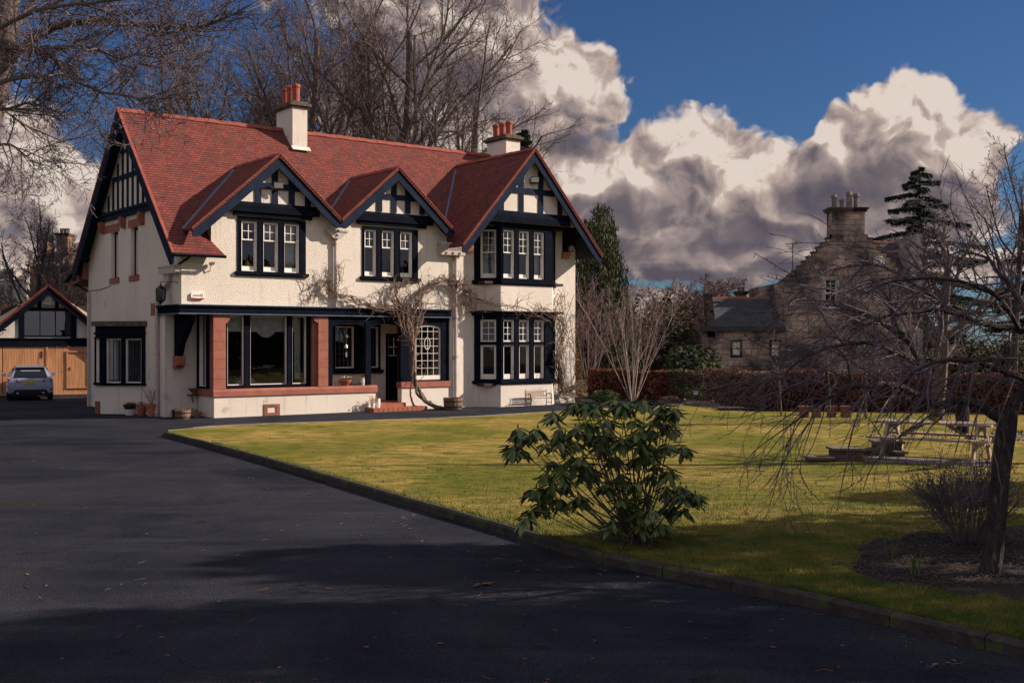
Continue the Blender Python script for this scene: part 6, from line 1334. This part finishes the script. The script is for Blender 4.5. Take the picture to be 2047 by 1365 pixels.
# cross wing to the right with slates facing the viewer and sunlit end strips
m = MB(); zz = szz(470)
slope('roof', [(sx(1738), 1.5, szz(560)), (sx(1853), 1.5, szz(560)), (sx(1853), 4.5, zz), (sx(1738), 4.5, zz)], 'roof_slate', (1, 0, 0), (0, 3, zz - szz(560)), .1, S_)
slope('roof', [(sx(1770), .5, szz(560)), (sx(1826), .5, szz(560)), (sx(1826), 2.2, szz(498)), (sx(1765), 2.2, szz(498))], 'roof_slate', (1, 0, 0), (0, 1.7, szz(498) - szz(560)), .1, S_)
ridge((sx(1738), 4.5, zz + .05), (sx(1850), 4.5, zz + .05), r=.12, par=S_, mat='stone_brown'); ridge((sx(1765), 2.2, szz(498) + .05), (sx(1812), 2.2, szz(498) + .05), r=.1, par=S_, mat='stone_brown')
m = MB(); m.box(sx(1850), sx(1850) + .3, 1.2, 9, -.3, szz(463)); m.box(sx(1822), sx(1822) + .26, .1, 4, -.3, szz(492)); m.box(sx(1827), sx(1850), 1.4, 1.8, -.3, szz(560)); m.build('end_wall', 'render_grey', S_)
m = MB(); m.tube([(sx(1757) + .28 * math.cos(t * .785 + .4), -.03, szz(523) + .28 * math.sin(t * .785 + .4)) for t in range(9)], .03, 4); m.prism([(sx(1757) + .2 * math.cos(t * .785), -.05, szz(523) + .2 * math.sin(t * .785)) for t in range(8)], (0, .04, 0)); pq = m.build('wall_plate', 'pot_white', S_)
text('S', 'lettering', .34, 'iron', pq, Matrix.Translation((sx(1757), -.06, szz(523))) @ Matrix.Rotation(R(90), 4, 'X'))
# low wing on the left
m = MB(); wy = -.2; wh1 = [(sx(1463), szz(710)), (sx(1478), szz(710)), (sx(1478), szz(683)), (sx(1463), szz(683))]; wh2 = [(sx(1541), szz(710)), (sx(1556), szz(710)), (sx(1556), szz(683)), (sx(1541), szz(683))]
uvwall(m, [(sx(1403), -.3), (sx(1567), -.3), (sx(1567), szz(660)), (sx(1403), szz(660))], wy, [wh1, wh2]); m.poly([(sx(1403), wy, -.3), (sx(1403), 5, -.3), (sx(1403), 5, szz(660)), (sx(1403), wy, szz(660))], [(0, 0), (5, 0), (5, 3), (0, 3)]); m.build('wing_wall', 'ashlar', S_)
for hwn in (wh1, wh2):
    a, b = hwn[0][0], hwn[1][0]; z0, z1 = hwn[0][1], hwn[2][1]; m = MB(); m.box(a - .12, a, wy - .02, wy + .1, z0 - .12, z1 + .1); m.box(b, b + .12, wy - .02, wy + .1, z0 - .12, z1 + .1); m.box(a, b, wy - .02, wy + .1, z1, z1 + .1); m.box(a, b, wy - .02, wy + .1, z0 - .12, z0); m.box(a, b, wy + .02, wy + .06, (z0 + z1) / 2 - .02, (z0 + z1) / 2 + .02); wn = m.build('window', 'stone_old', S_)
    m = MB(); m.poly([(a, wy + .05, z0), (b, wy + .05, z0), (b, wy + .05, z1), (a, wy + .05, z1)]); m.build('sky_reflection', 'fabric_white', wn)  # pale panel standing in for sky reflected in the window
slope('roof', [(sx(1420), wy - .25, szz(655)), (sx(1567), wy - .25, szz(655)), (sx(1567), 3.2, szz(592)), (sx(1436), 3.2, szz(592))], 'roof_slate', (1, 0, 0), (0, 3.45, szz(592) - szz(655)), .1, S_)
m = MB(); m.box(sx(1402) - .1, sx(1567), wy - .28, wy, szz(662), szz(652)); m.build('gutter', 'iron', S_)
ridge((sx(1436), 3.2, szz(592) + .05), (sx(1567), 3.2, szz(592) + .05), r=.1, par=S_, mat='stone_brown')
m = MB()
for k in range(9): t_ = k / 9; yy = wy + 3.3 * t_; z = szz(655) + (szz(590) - szz(655)) * t_; m.box(sx(1418 + 15 * t_) - .12, sx(1424 + 15 * t_) + .12, yy, yy + .4, z - .5, z + .38)
m.box(sx(1433), sx(1443), 3.2, 3.9, szz(600), szz(583)); m.build('stepped_end', 'stone_old', S_)
stack(sx(1545), sx(1562), 9, 10, 4, szz(575), [(sx(1549), .3, .1), (sx(1558), .3, .1)])
m = MB(); m.prism([(sx(1535), 8, szz(594)), (sx(1572), 8, szz(594)), (sx(1556), 8, szz(580))], (0, 3, 0)); m.build('roof', 'stone_red', S_)
def aerial(px, py0, py1, w_, dy, lab):
    m = MB(); x = sx(px); m.tube([(x, dy, szz(py1) - .3), (x, dy, szz(py0))], .022, 5); m.tube([(x - w_ * .7, dy, szz(py0 + 2)), (x + w_ * .5, dy, szz(py0))], .018, 4)
    for k in range(6): xx = x - w_ * .6 + k * w_ * .2; m.tube([(xx, dy - .15, szz(py0 + 1.5)), (xx, dy + .15, szz(py0 + 1.5))], .01, 3)
    m.tube([(x + w_ * .45, dy, szz(py0 - 2)), (x + w_ * .45, dy, szz(py0 + 4))], .03, 4); m.build('aerial', 'iron', S_)
aerial(1590, 484, 535, .55, .6, ''); aerial(1557, 540, 567, .3, 9, '')

# ================================================================ HOUSES FAR LEFT
DB = 98; KB = DB / F_
bx = lambda px: (px - 100) * KB
bz = lambda py: CAMH + (682.5 - py) * KB
q = at(100, 682, DB); o = thing('tenement_house', (q.x, DB, 0), 'distant brown sandstone house with a grey tiled roof, behind the garage', 'house')
m = MB(); P_ = [(bx(60), 0), (bx(210), 0), (bx(210), bz(530)), (bx(60), bz(530))]; uvwall(m, P_, 0); m.poly([(bx(60), 0, 0), (bx(60), 8, 0), (bx(60), 8, bz(520)), (bx(60), 4, bz(480)), (bx(60), 0, bz(530))], [(0, 0), (8, 0), (8, 9), (4, 11), (0, 9)]); m.build('wall', 'ashlar_warm', o)
slope('roof', [(bx(62), -.3, bz(532)), (bx(212), -.3, bz(532)), (bx(212), 4.5, bz(466)), (bx(140), 4.5, bz(466)), (bx(105), 2.2, bz(493)), (bx(62), 1.6, bz(508))], 'grey_tile', (1, 0, 0), (0, 4.8, bz(466) - bz(532)), .1, o)
ridge((bx(140), 4.5, bz(466) + .05), (bx(212), 4.5, bz(466) + .05), r=.16, par=o, mat='ridge_clay')
stack(bx(107), bx(130), .6, 1.8, bz(505), bz(470), [(bx(112), .5, .16), (bx(119), .5, .16), (bx(126), .5, .16)], 'ashlar_warm', o); stack(bx(67), bx(75), 2, 3, bz(510), bz(477), [(bx(71), .6, .17)], 'ashlar_warm', o)
m = MB(); m.box(bx(152), bx(168), 2.0, 2.6, bz(489), bz(483)); m.build('roof_window', 'render_grey', o)
for px in (168,): m = MB(); m.box(bx(px), bx(px + 10), -.1, .02, bz(580), bz(562)); w_ = m.build('window', 'white_paint', o); m = MB(); m.box(bx(px) + .08, bx(px + 10) - .08, -.12, -.09, bz(579), bz(564)); m.build('glass', 'car_dark', w_)
q = at(20, 682, 120); KB = 120 / F_; bx = lambda px: (px - 20) * KB
o = thing('terrace_house', (q.x, 120, 0), 'distant pale rendered terrace with a red ridge at the far left', 'house')
m = MB(); m.box(bx(-20), bx(52), 0, 6, 0, bz(560)); m.build('wall', 'render_grey', o)
slope('roof', [(bx(-20), -.3, bz(558)), (bx(52), -.3, bz(558)), (bx(52), 4, bz(532)), (bx(-20), 4, bz(532))], 'grey_tile', (1, 0, 0), (0, 4.3, bz(532) - bz(558)), .1, o)
ridge((bx(-20), 4, bz(532)), (bx(52), 4, bz(532)), r=.2, par=o, mat='ridge_clay')
m = MB(); m.box(bx(10), bx(32), -.6, 2, bz(560), bz(538)); m.build('dormer', 'render_grey', o)
for px in (14, 24): m = MB(); m.box(bx(px), bx(px + 5), -.7, -.58, bz(556), bz(543)); m.build('window', 'car_dark', o)
for px in (2, 18, 36): m = MB(); m.box(bx(px), bx(px + 6), -.1, .05, bz(588), bz(570)); m.build('window', 'car_dark', o)
stack(bx(38), bx(42), 2, 3, bz(540), bz(530), [(bx(40), .4, .2)], 'ashlar_warm', o)

# ================================================================ SMALL THINGS
def plantlet(mb, rr, r_, h, n, L=.08):
    for k in range(n): a_ = rr.uniform(0, 6.28); q_ = Vector((rr.uniform(0, r_) * math.cos(a_), rr.uniform(0, r_) * math.sin(a_), 0)); mb.leaf(q_ + Vector((0, 0, h * rr.random() * .6)), (math.cos(a_) + rr.gauss(0, .5), math.sin(a_) + rr.gauss(0, .5), rr.uniform(.1, 1.5)), (0, 0, 1), L * rr.uniform(.6, 1.2), L * .35)
def pot(name, loc, prof, mat, lab, plant=None, n=60, r_=.12, ph=.15, flowers=None, cat='plant pot', z=0, group=None, L=.08, segs=18, seed=0):
    o = thing(name, loc, lab, cat, 0, group); m = MB(); m.lathe((0, 0, 0), prof, segs, cap=False); zt = prof[-1][1]; m.lathe((0, 0, 0), [(.0, .002), (prof[0][0], .0)], segs, cap=False); m.build('pot', mat, o, smooth=False)
    s_ = MB(); s_.lathe((0, 0, zt - .05), [(.001, .02), (prof[-1][0] * .97, 0)], segs, cap=False); s_.build('soil', 'mulch', o)
    if plant:
        rr = random.Random(seed + int(loc[0] * 100)); m = MB(Matrix.Translation((0, 0, zt - .03))); plantlet(m, rr, r_, ph, n, L); m.build('plant', plant, o)
        if flowers:
            for fm in flowers:
                m = MB(Matrix.Translation((0, 0, zt)))
                for k in range(9): a_ = rr.uniform(0, 6.28); d = rr.uniform(0, r_ * 1.2); m.lathe((d * math.cos(a_), d * math.sin(a_), rr.uniform(ph * .3, ph)), [(.0, 0), (.028, .008), (.02, .02), (0, .015)], 6, cap=False)
                m.build('flowers', fm, o)
    return o
def tub(loc, r_, h, lab, mat='barrel_wood', seed=0, n=60, Lf='leaf_green'):
    o = thing('barrel_planter', loc, lab, 'planter'); m = MB()
    N = 18
    for k in range(N):
        a0 = 6.2832 * k / N + .012; a1 = 6.2832 * (k + 1) / N - .012
        def c_(a, rr_, z): return (rr_ * math.cos(a), rr_ * math.sin(a), z)
        pr = [(r_ * .84, .0), (r_ * .95, h * .35), (r_, h)]
        for (ra, za), (rb, zb) in zip(pr, pr[1:]): m.poly([c_(a0, ra, za), c_(a1, ra, za), c_(a1, rb, zb), c_(a0, rb, zb)])
        m.poly([c_(a0, r_, h), c_(a1, r_, h), c_(a1, r_ * .92, h), c_(a0, r_ * .92, h)]); m.poly([c_(a0, r_ * .92, h), c_(a1, r_ * .92, h), c_(a1, r_ * .85, h * .6), c_(a0, r_ * .85, h * .6)])
    m.build('staves', mat, o); m = MB()
    for z in (.13, .62): rz_ = r_ * (.84 + .16 * z) + .012; m.lathe((0, 0, h * z), [(rz_, 0), (rz_ + .012, h * .1)], 24, cap=False)
    m.build('hoop', 'iron', o); m = MB(); m.lathe((0, 0, h * .8), [(.001, .02), (r_ * .9, 0)], 18, cap=False); m.lathe((0, 0, 0), [(0, .01), (r_ * .84, .01)], 18, cap=False); m.build('soil', 'mulch', o)
    rr = random.Random(seed); m = MB(Matrix.Translation((0, 0, h * .84))); plantlet(m, rr, r_ * .75, .08, n, .07); m.build('plant', Lf, o); return o
q = gp(906, 819); tub((q.x, q.y, .03), .37, .42, 'half barrel planter standing against the wall between downpipe and bay', seed=1)
m = MB(Matrix.Translation((q.x, q.y, 0)));
q = gp(365, 837); tub((q.x, q.y, 0), .25, .29, 'small pale wooden tub planter near the porch corner', seed=2, n=50, Lf='leaf_yellow')
q = gp(351, 834); pot('plant_pot', (q.x, q.y, 0), [(.09, 0), (.13, .2), (.135, .24)], 'iron', 'small black pot tucked behind the pale wooden tub', 'leaf_under', 20, .08, .05)
q = gp(395, 833.5); pot('plant_pot', (q.x, q.y, 0), [(.10, 0), (.15, .13), (.155, .18)], 'terracotta', 'small terracotta pot under the iron table', 'leaf_under', 16, .1, .12, L=.09)
q = gp(303, 832); o = pot('plant_pot', (q.x, q.y, 0), [(.13, 0), (.19, .33), (.215, .34), (.22, .42), (.2, .42)], 'terracotta', 'largest terracotta pot with a bare twiggy plant, right of its row', None)
PTw = dict(seg=[5, 4], wob=[.08, .12], trop=[.03, .02], n=[7, 0], ang=[(20, 45)], len=[.5], rr=[.6], minr=.003); PTw['from'] = [.2]
A = MB(); B = MB(); rr = random.Random(4)
for k in range(9): a_ = k * .7; grow([A, B], (0, 0, .38), (.45 * math.cos(a_), .45 * math.sin(a_), 1), .55, .007, 0, PTw, rr, 1)
A.build('stem', 'twig', o)
q = gp(283, 831); o = pot('plant_pot', (q.x, q.y, 0), [(.12, 0), (.19, .33), (.2, .38)], 'stone_red', 'dark red pot with a tall thin stem, middle of its row', 'leaf_under', 40, .16, .12)
m = MB(); m.tube([(0, 0, .35), (.01, 0, .9), (-.03, 0, 1.25)], .008, 5); m.tube([(-.02, 0, 1.2), (.1, 0, 1.35)], .006, 4); m.tube([(-.02, 0, 1.2), (-.15, 0, 1.38)], .006, 4); m.build('stem', 'twig_dark', o)
q = gp(260, 829.5); pot('plant_pot', (q.x, q.y, 0), [(.15, 0), (.20, .15), (.21, .20)], 'pot_white', 'white pot under the dark trough at the foot of the side wall')
pot('plant_pot', (q.x, q.y, .2), [(.17, 0), (.22, .10), (.23, .17)], 'iron', 'dark bowl planter stacked on the white pot', 'leaf_green', 70, .18, .1, ['yellow_flower'])
# iron table with bowl
q = gp(389, 831); tb = thing('garden_table', (q.x, q.y, 0), 'black wrought iron table with curly legs by the porch corner', 'table')
m = MB(); m.lathe((0, 0, .70), [(.30, 0), (.32, .01), (.32, .03), (.30, .035)], 24); m.build('table_top', 'iron', tb)
for k in range(3):
    a_ = k * 2.09 + .4; cx, cy = math.cos(a_), math.sin(a_); m = MB(); m.tube(smooth([Vector((cx * r_, cy * r_, z)) for r_, z in ((.22, .0), (.19, .12), (.08, .3), (.1, .42), (.2, .6), (.22, .7))], 5), .012, 6); m.tube([(cx * (.12 + .05 * math.cos(t * .6)), cy * (.12 + .05 * math.cos(t * .6)), .22 + .05 * math.sin(t * .6)) for t in range(10)], .009, 5); m.build('leg', 'iron', tb)
pot('bowl_planter', (q.x, q.y, .735), [(.12, 0), (.24, .15), (.29, .19), (.27, .2)], 'stone_brown', 'shallow brown bowl planter standing on the iron table', 'leaf_dry', 40, .22, .03, cat='bowl')
# things on the porch sill
def hl3(x, y, z): v_ = HL(x, y); return (v_.x, v_.y, z)
pot('flower_bowl', hl3(6.0, .12, .93), [(.10, 0), (.20, .12), (.25, .20), (.235, .21)], 'terracotta', 'terracotta bowl of pansies on the red porch sill', 'leaf_green', 80, .2, .12, ['violet_flower', 'pot_white', 'yellow_flower'], cat='bowl')
o = pot('jug', hl3(6.72, .10, .93), [(.075, 0), (.085, .12), (.075, .26), (.085, .29)], 'pot_white', 'white enamel jug on the porch sill', 'leaf_green', 36, .07, .1, ['orange_flower'], cat='jug', L=.06)
m = MB(); m.tube([(.08, 0, .24), (.13, 0, .22), (.14, 0, .12), (.085, 0, .07)], .01, 5); m.build('handle', 'pot_white', o)
o = pot('jug', hl3(7.12, -.25, .14), [(.085, 0), (.1, .12), (.095, .30), (.1, .33)], 'pot_white', 'white jug with orange flowers on the end of the entrance step', 'leaf_green', 30, .1, .14, None, cat='jug')
pot('flower_pot', hl3(6.88, -.32, .14), [(.06, 0), (.08, .12), (.085, .18)], 'pot_white', 'small pot of bright orange pansies left of the white jug on the step', 'leaf_green', 60, .13, .22, ['orange_flower', 'yellow_flower', 'orange_flower'], cat='flower pot')
m = MB(Matrix.Translation(hl3(6.55, .15, .93))); rr = random.Random(1)
for k in range(9): m.lathe((rr.gauss(0, .05), rr.gauss(0, .04), .03 + rr.random() * .06), [(0, -.03), (.03, -.01), (.035, .01), (0, .04)], 6)
tag(m.build('pine_cones', 'bark'), 'heap of pine cones between bowl and jug on the sill', 'ornament')
# wind chime
o = thing('wind_chime', hl3(6.08, .16, 2.05), 'pale wind chime with a bell hanging in the left porch opening', 'wind chime')
m = MB(); m.tube([(0, 0, 1.0), (0, 0, .0)], .006, 4); m.build('cord', 'vine', o); m = MB(); m.lathe((0, 0, .62), [(.0, .08), (.06, .04), (.06, -.04), (.0, -.08)], 8); m.build('knot', 'vine', o)
m = MB(); m.lathe((0, 0, .22), [(.06, 0), (.05, .08), (.02, .13)], 12); m.build('bell', 'pot_white', o); m = MB(); m.box(-.025, .025, -.01, .01, -.1, .06); m.build('clapper', 'pot_white', o)
# bench inside the porch
def bench(loc, rz, L, sh, bh, lab, mat, iron=True, par=None, slats=4, dep=.38, curved=False, name='bench'):
    o = thing(name, loc, lab, 'bench', rz); m = MB()
    for k in range(slats): y = dep * (k + .1) / slats; m.box(-L / 2, L / 2, y, y + dep / slats * .8, sh, sh + .022)
    m.build('seat', mat, o); m = MB()
    bt = Matrix.Translation((0, dep, sh)) @ Matrix.Rotation(R(-12), 4, 'X'); m.M = bt
    if curved:
        m.box(-L / 2, L / 2, 0, .03, .08, .13); n = 10
        for i in range(n): x0 = -L / 2 + L * i / n; x1 = x0 + L / n; f = lambda x: bh - sh - .05 + .09 * math.cos(x / L * math.pi); m.prism([(x0, 0, f(x0)), (x1, 0, f(x1)), (x1, 0, f(x1) + .06), (x0, 0, f(x0) + .06)], (0, .03, 0))
        for i in range(9): x0 = -L / 2 + L * (i + .3) / 9; m.box(x0, x0 + .03, .005, .025, .13, bh - sh - .05)
    else:
        m.box(-L / 2 + .03, L / 2 - .03, 0, .025, bh - sh - .06, bh - sh); m.box(-L / 2 + .03, L / 2 - .03, 0, .025, .07, .12)
        for i in range(12): x = -L / 2 + .06 + (L - .12) * i / 12; m.box(x, x + .02, .003, .02, .12, bh - sh - .06)
        for i in range(11): x = -L / 2 + .06 + (L - .12) * (i + .5) / 12; m.beam((x - .03, .012, .14), (x + .05, .012, bh - sh - .08), .012, .012)
    m.build('backrest', mat, o)
    for sg in (-1, 1):
        x = sg * (L / 2 + .01); m = MB()
        if iron: m.tube([(x, -.04, 0), (x, .0, sh * .5), (x, -.02, sh), (x, .0, sh + .17), (x, .1, sh + .2), (x, dep, sh + .15)], .016, 6); m.tube([(x, dep + .06, 0), (x, dep, sh * .5), (x, dep, sh), (x, dep + .05, bh + .04)], .016, 6); m.tube([(x, 0, sh), (x, dep, sh)], .014, 5); m.tube([(x, .08 + .06 * math.cos(t * .6), sh + .09 + .06 * math.sin(t * .6)) for t in range(11)], .009, 4); m.tube([(x, 0, sh * .45), (x, dep, sh * .5)], .01, 4)
        else: m.box(x - .03, x + .03, 0, .05, 0, sh + .2); m.box(x - .03, x + .03, dep, dep + .05, 0, bh); m.box(x - .04, x + .04, 0, dep + .05, sh + .2, sh + .23)
        m.build('side_frame', 'iron' if iron else mat, o)
    return o
q = HL(6.3, .95); bench((q.x, q.y, .3), TH, 1.2, .42, .92, 'pale wooden bench with curved back inside the porch', 'timber_pale', False, curved=True, dep=.35)
q = HL(13.75, -1.36); bench((q.x, q.y, 0), TH, 1.02, .30, .60, 'small slatted bench with scrolled iron ends below the bay window', 'bench_wood', True, dep=.3, name='garden_bench')
# wooden seat by the hedge (low backrest seen from behind) and bollard light
a_ = gp(1366, 815); b_ = gp(1425, 819); d = (b_ - a_); o = thing('slatted_seat', tuple((a_ + b_) / 2), 'long grey slatted seat by the ivy hedge', 'bench', math.atan2(d.y, d.x)); L = d.length
m = MB(); m.box(-L / 2, L / 2, 0, .03, .25, .30); m.box(-L / 2, L / 2, 0, .03, .02, .06)
for i in range(22): x = -L / 2 + L * i / 22; m.box(x, x + .03, .004, .024, .06, .25)
m.build('backrest', 'weathered', o)
for x in (-L / 2, L / 2 - .06): m = MB(); m.box(x, x + .06, 0, .06, 0, .36); m.build('leg', 'weathered', o)
m = MB(); m.box(-L / 2, L / 2, .06, .45, .18, .21); m.build('seat', 'weathered', o)
q = gp(1391, 811); o = thing('bollard_light', (q.x, q.y, 0), 'black cylindrical garden bollard lamp beside the slatted seat', 'lamp')
m = MB(); m.lathe((0, 0, 0), [(.095, 0), (.095, .44)], 14); m.lathe((0, 0, .6), [(.095, 0), (.095, .05), (.06, .08)], 14); m.build('post', 'iron', o); m = MB(); m.lathe((0, 0, .44), [(.085, 0), (.085, .16)], 14); m.build('lamp_glass', 'fabric_white', o)
# cordyline
q = gp(1330, 797.5); o = thing('cordyline', (q.x, q.y, 0), 'red spiky cordyline palm before the beech hedge', 'plant'); rr = random.Random(6)
m = MB(); m.tube([(0, 0, 0), (0, 0, .75)], .05, 7); m.build('stem', 'bark', o); m = MB(); m2 = MB()
for i in range(120):
    a_ = rr.uniform(0, 6.28); e = rr.uniform(-.15, 1.4); L = rr.uniform(.42, .66); d = Vector((math.cos(a_) * math.cos(e), math.sin(a_) * math.cos(e), math.sin(e))); m.leaf((0, 0, .72 + rr.random() * .1), d, (0, 0, 1), L, .035)
for i in range(70):
    a_ = rr.uniform(0, 6.28); d = Vector((math.cos(a_) * .38, math.sin(a_) * .38, -1)); m2.leaf((0, 0, .72 - rr.random() * .15), d, (math.cos(a_), math.sin(a_), 0), rr.uniform(.45, .66), .04)
m.build('foliage', 'cordyline', o); m2.build('dead_leaves', 'leaf_dry', o)
# old wooden tub near hedge end, stack of twigs
q = gp(1463, 826); m = MB(Matrix.Translation(q)); m.box(-.42, .42, -.1, .4, 0, .17); m.box(-.46, .46, -.14, .44, .17, .2); tag(m.build('planter_box', 'stone_old'), 'dark stone trough at the end of the garden path', 'planter')
m = MB(); rr = random.Random(8); q = gp(1390, 806)
for i in range(60): a_ = rr.uniform(0, 3.1); m.tube([(rr.uniform(-1, .8), .6, .1 + rr.random() * .3), (rr.uniform(-1, .8), .5, .3 + rr.random() * .15), (rr.uniform(-.8, 1), .5, .25 + rr.random() * .25)], .012, 4)
b_ = m.build('brushwood', 'vine'); b_.location = (q.x + .7, q.y + .8, 0); tag(b_, 'low heap of cut twigs behind the slatted seat', 'brushwood')
# picnic table
def picnic():
    A = gp(1785, 925, LZ); Bq = gp(1948, 931, LZ); C_ = gp(1985, 927, LZ); c = (at(1868, 900, 23.0)); ang = R(-6)
    o = thing('picnic_table', (8.62, 22.9, LZ + .012), 'weathered wooden picnic table with attached benches on the lawn', 'table', R(-36)); L = 2.3
    m = MB()
    for k in range(5): y = -.36 + k * .148; m.box(-L / 2, L / 2, y, y + .143, .715, .76)
    m.build('table_top', 'bench_wood', o)
    for sg in (-1, 1):
        m = MB(); y = sg * .74
        for k in range(2): m.box(-L / 2, L / 2, y - .13 + k * .135, y - .0 + k * .135, .43, .475)
        m.build('bench_seat', 'bench_wood', o)
    for x in (-.88, .88):
        m = MB(); m.beam((x, -.36, .66), (x, .36, .66), .06, .11); m.beam((x + .045, -.80, .38), (x + .045, .80, .38), .05, .12); m.build('crossbeam', 'bench_wood', o)
        for sg in (-1, 1): m = MB(); m.beam((x, sg * .72, 0.0), (x, sg * .24, .72), .13, .055, (1, 0, 0)); m.build('leg', 'bench_wood', o)
        m = MB(); m.beam((x * .93, 0, .36), (x * .25, 0, .71), .07, .06); m.build('brace', 'bench_wood', o)
picnic()
# low stone walls / slabs by the table
pm('slab', (.16, .135, .115), (.09, .075, .065), 6, .95, .7, 20, .02)
def stoneblock(px0, px1, py, h, dep, lab, name='drystone_block', rz=0, group='low drystone seats by the picnic table'):
    a_ = gp(px0, py, LZ); b_ = gp(px1, py, LZ); c_ = (a_ + b_) / 2; o = thing(name, (c_.x, c_.y, LZ), lab, 'stone seat', rz, group); L = (b_ - a_).length; rr = random.Random(px0); m = MB(); z = 0; n = max(1, int(h / .07)); hh = (h - .045) / n
    for r_ in range(n):
        x = -L / 2 + .02
        while x < L / 2 - .04: w_ = min(rr.uniform(.12, .26), L / 2 - .02 - x); m.box(x, x + w_ - .008, rr.uniform(0, .02), dep - rr.uniform(0, .02), z + .002, z + hh - .006); x += w_
        z += hh
    m.build('stones', 'stone_old', o); m = MB(); m.box(-L / 2 - .03, L / 2 + .03, -.03, dep + .03, h - .045, h); m.build('slab', 'slab', o); return o
stoneblock(1668, 1727, 923, .27, .5, 'taller stone block with a slab top left of the picnic table'); stoneblock(1620, 1666, 924, .10, .45, 'lowest flat stone slab at the left end'); stoneblock(1755, 1806, 911, .30, .5, 'stone block partly behind the left table leg'); stoneblock(1728, 1757, 910, .13, .4, 'low stone ledge between the two stone blocks'); stoneblock(1794, 1812, 914, .12, .4, 'small stone step right of the far stone block')
pv = [gp(1727, 914, LZ), gp(1800, 912, LZ), gp(2010, 922, LZ), gp(2010, 934, LZ), gp(1900, 930, LZ), gp(1727, 923, LZ)]; grid_sheet('patio', [(p.x, p.y) for p in pv][::-1], LZ + .012, 'paving')
# brick pots at the hedge foot, dark chiminea, bird feeder, post
GBp = 'square clay pots at the hedge foot'
for k, (px, lab) in enumerate(((1607, 'leftmost square clay pot at the hedge foot'), (1632, 'second square clay pot at the hedge foot'), (1662, 'third square clay pot at the hedge foot'), (1690, 'rightmost square clay pot at the hedge foot'))):
    q = gp(px, 834, LZ); o = MB(Matrix.Translation(q)); o.prism([(-.12, -.12, 0), (.12, -.12, 0), (.12, .12, 0), (-.12, .12, 0)], (0, 0, .3)); o.box(-.15, .15, -.15, .15, .3, .36); tag(o.build('clay_pot', 'stone_brown'), lab, 'plant pot', GBp)
q = gp(1924, 866, LZ); o = thing('water_butt', (q.x, q.y, LZ), 'dark green barrel shaped butt standing behind the picnic table', 'barrel'); m = MB(); m.lathe((0, 0, 0), [(.15, 0), (.17, .3), (.17, .6), (.15, .78)], 16); m.build('drum', 'green_plastic', o); m = MB(); m.lathe((0, 0, .78), [(.165, 0), (.165, .04), (.1, .07)], 16); m.build('lid', 'green_plastic', o)
q = at(1871, 848, 11.64); o = thing('bird_feeder', tuple(q), 'small yellow bird feeder hanging below the lowest left bough of the fruit tree', 'bird feeder'); m = MB(); m.lathe((0, 0, 0), [(.032, 0), (.032, .085)], 8); m.build('basket', 'plate_yellow', o); m = MB(); m.lathe((0, 0, .085), [(.042, 0), (.01, .03)], 8); m.tube([(0, 0, .11), (0, 0, .19)], .003, 4); m.build('cap', 'green_plastic', o)
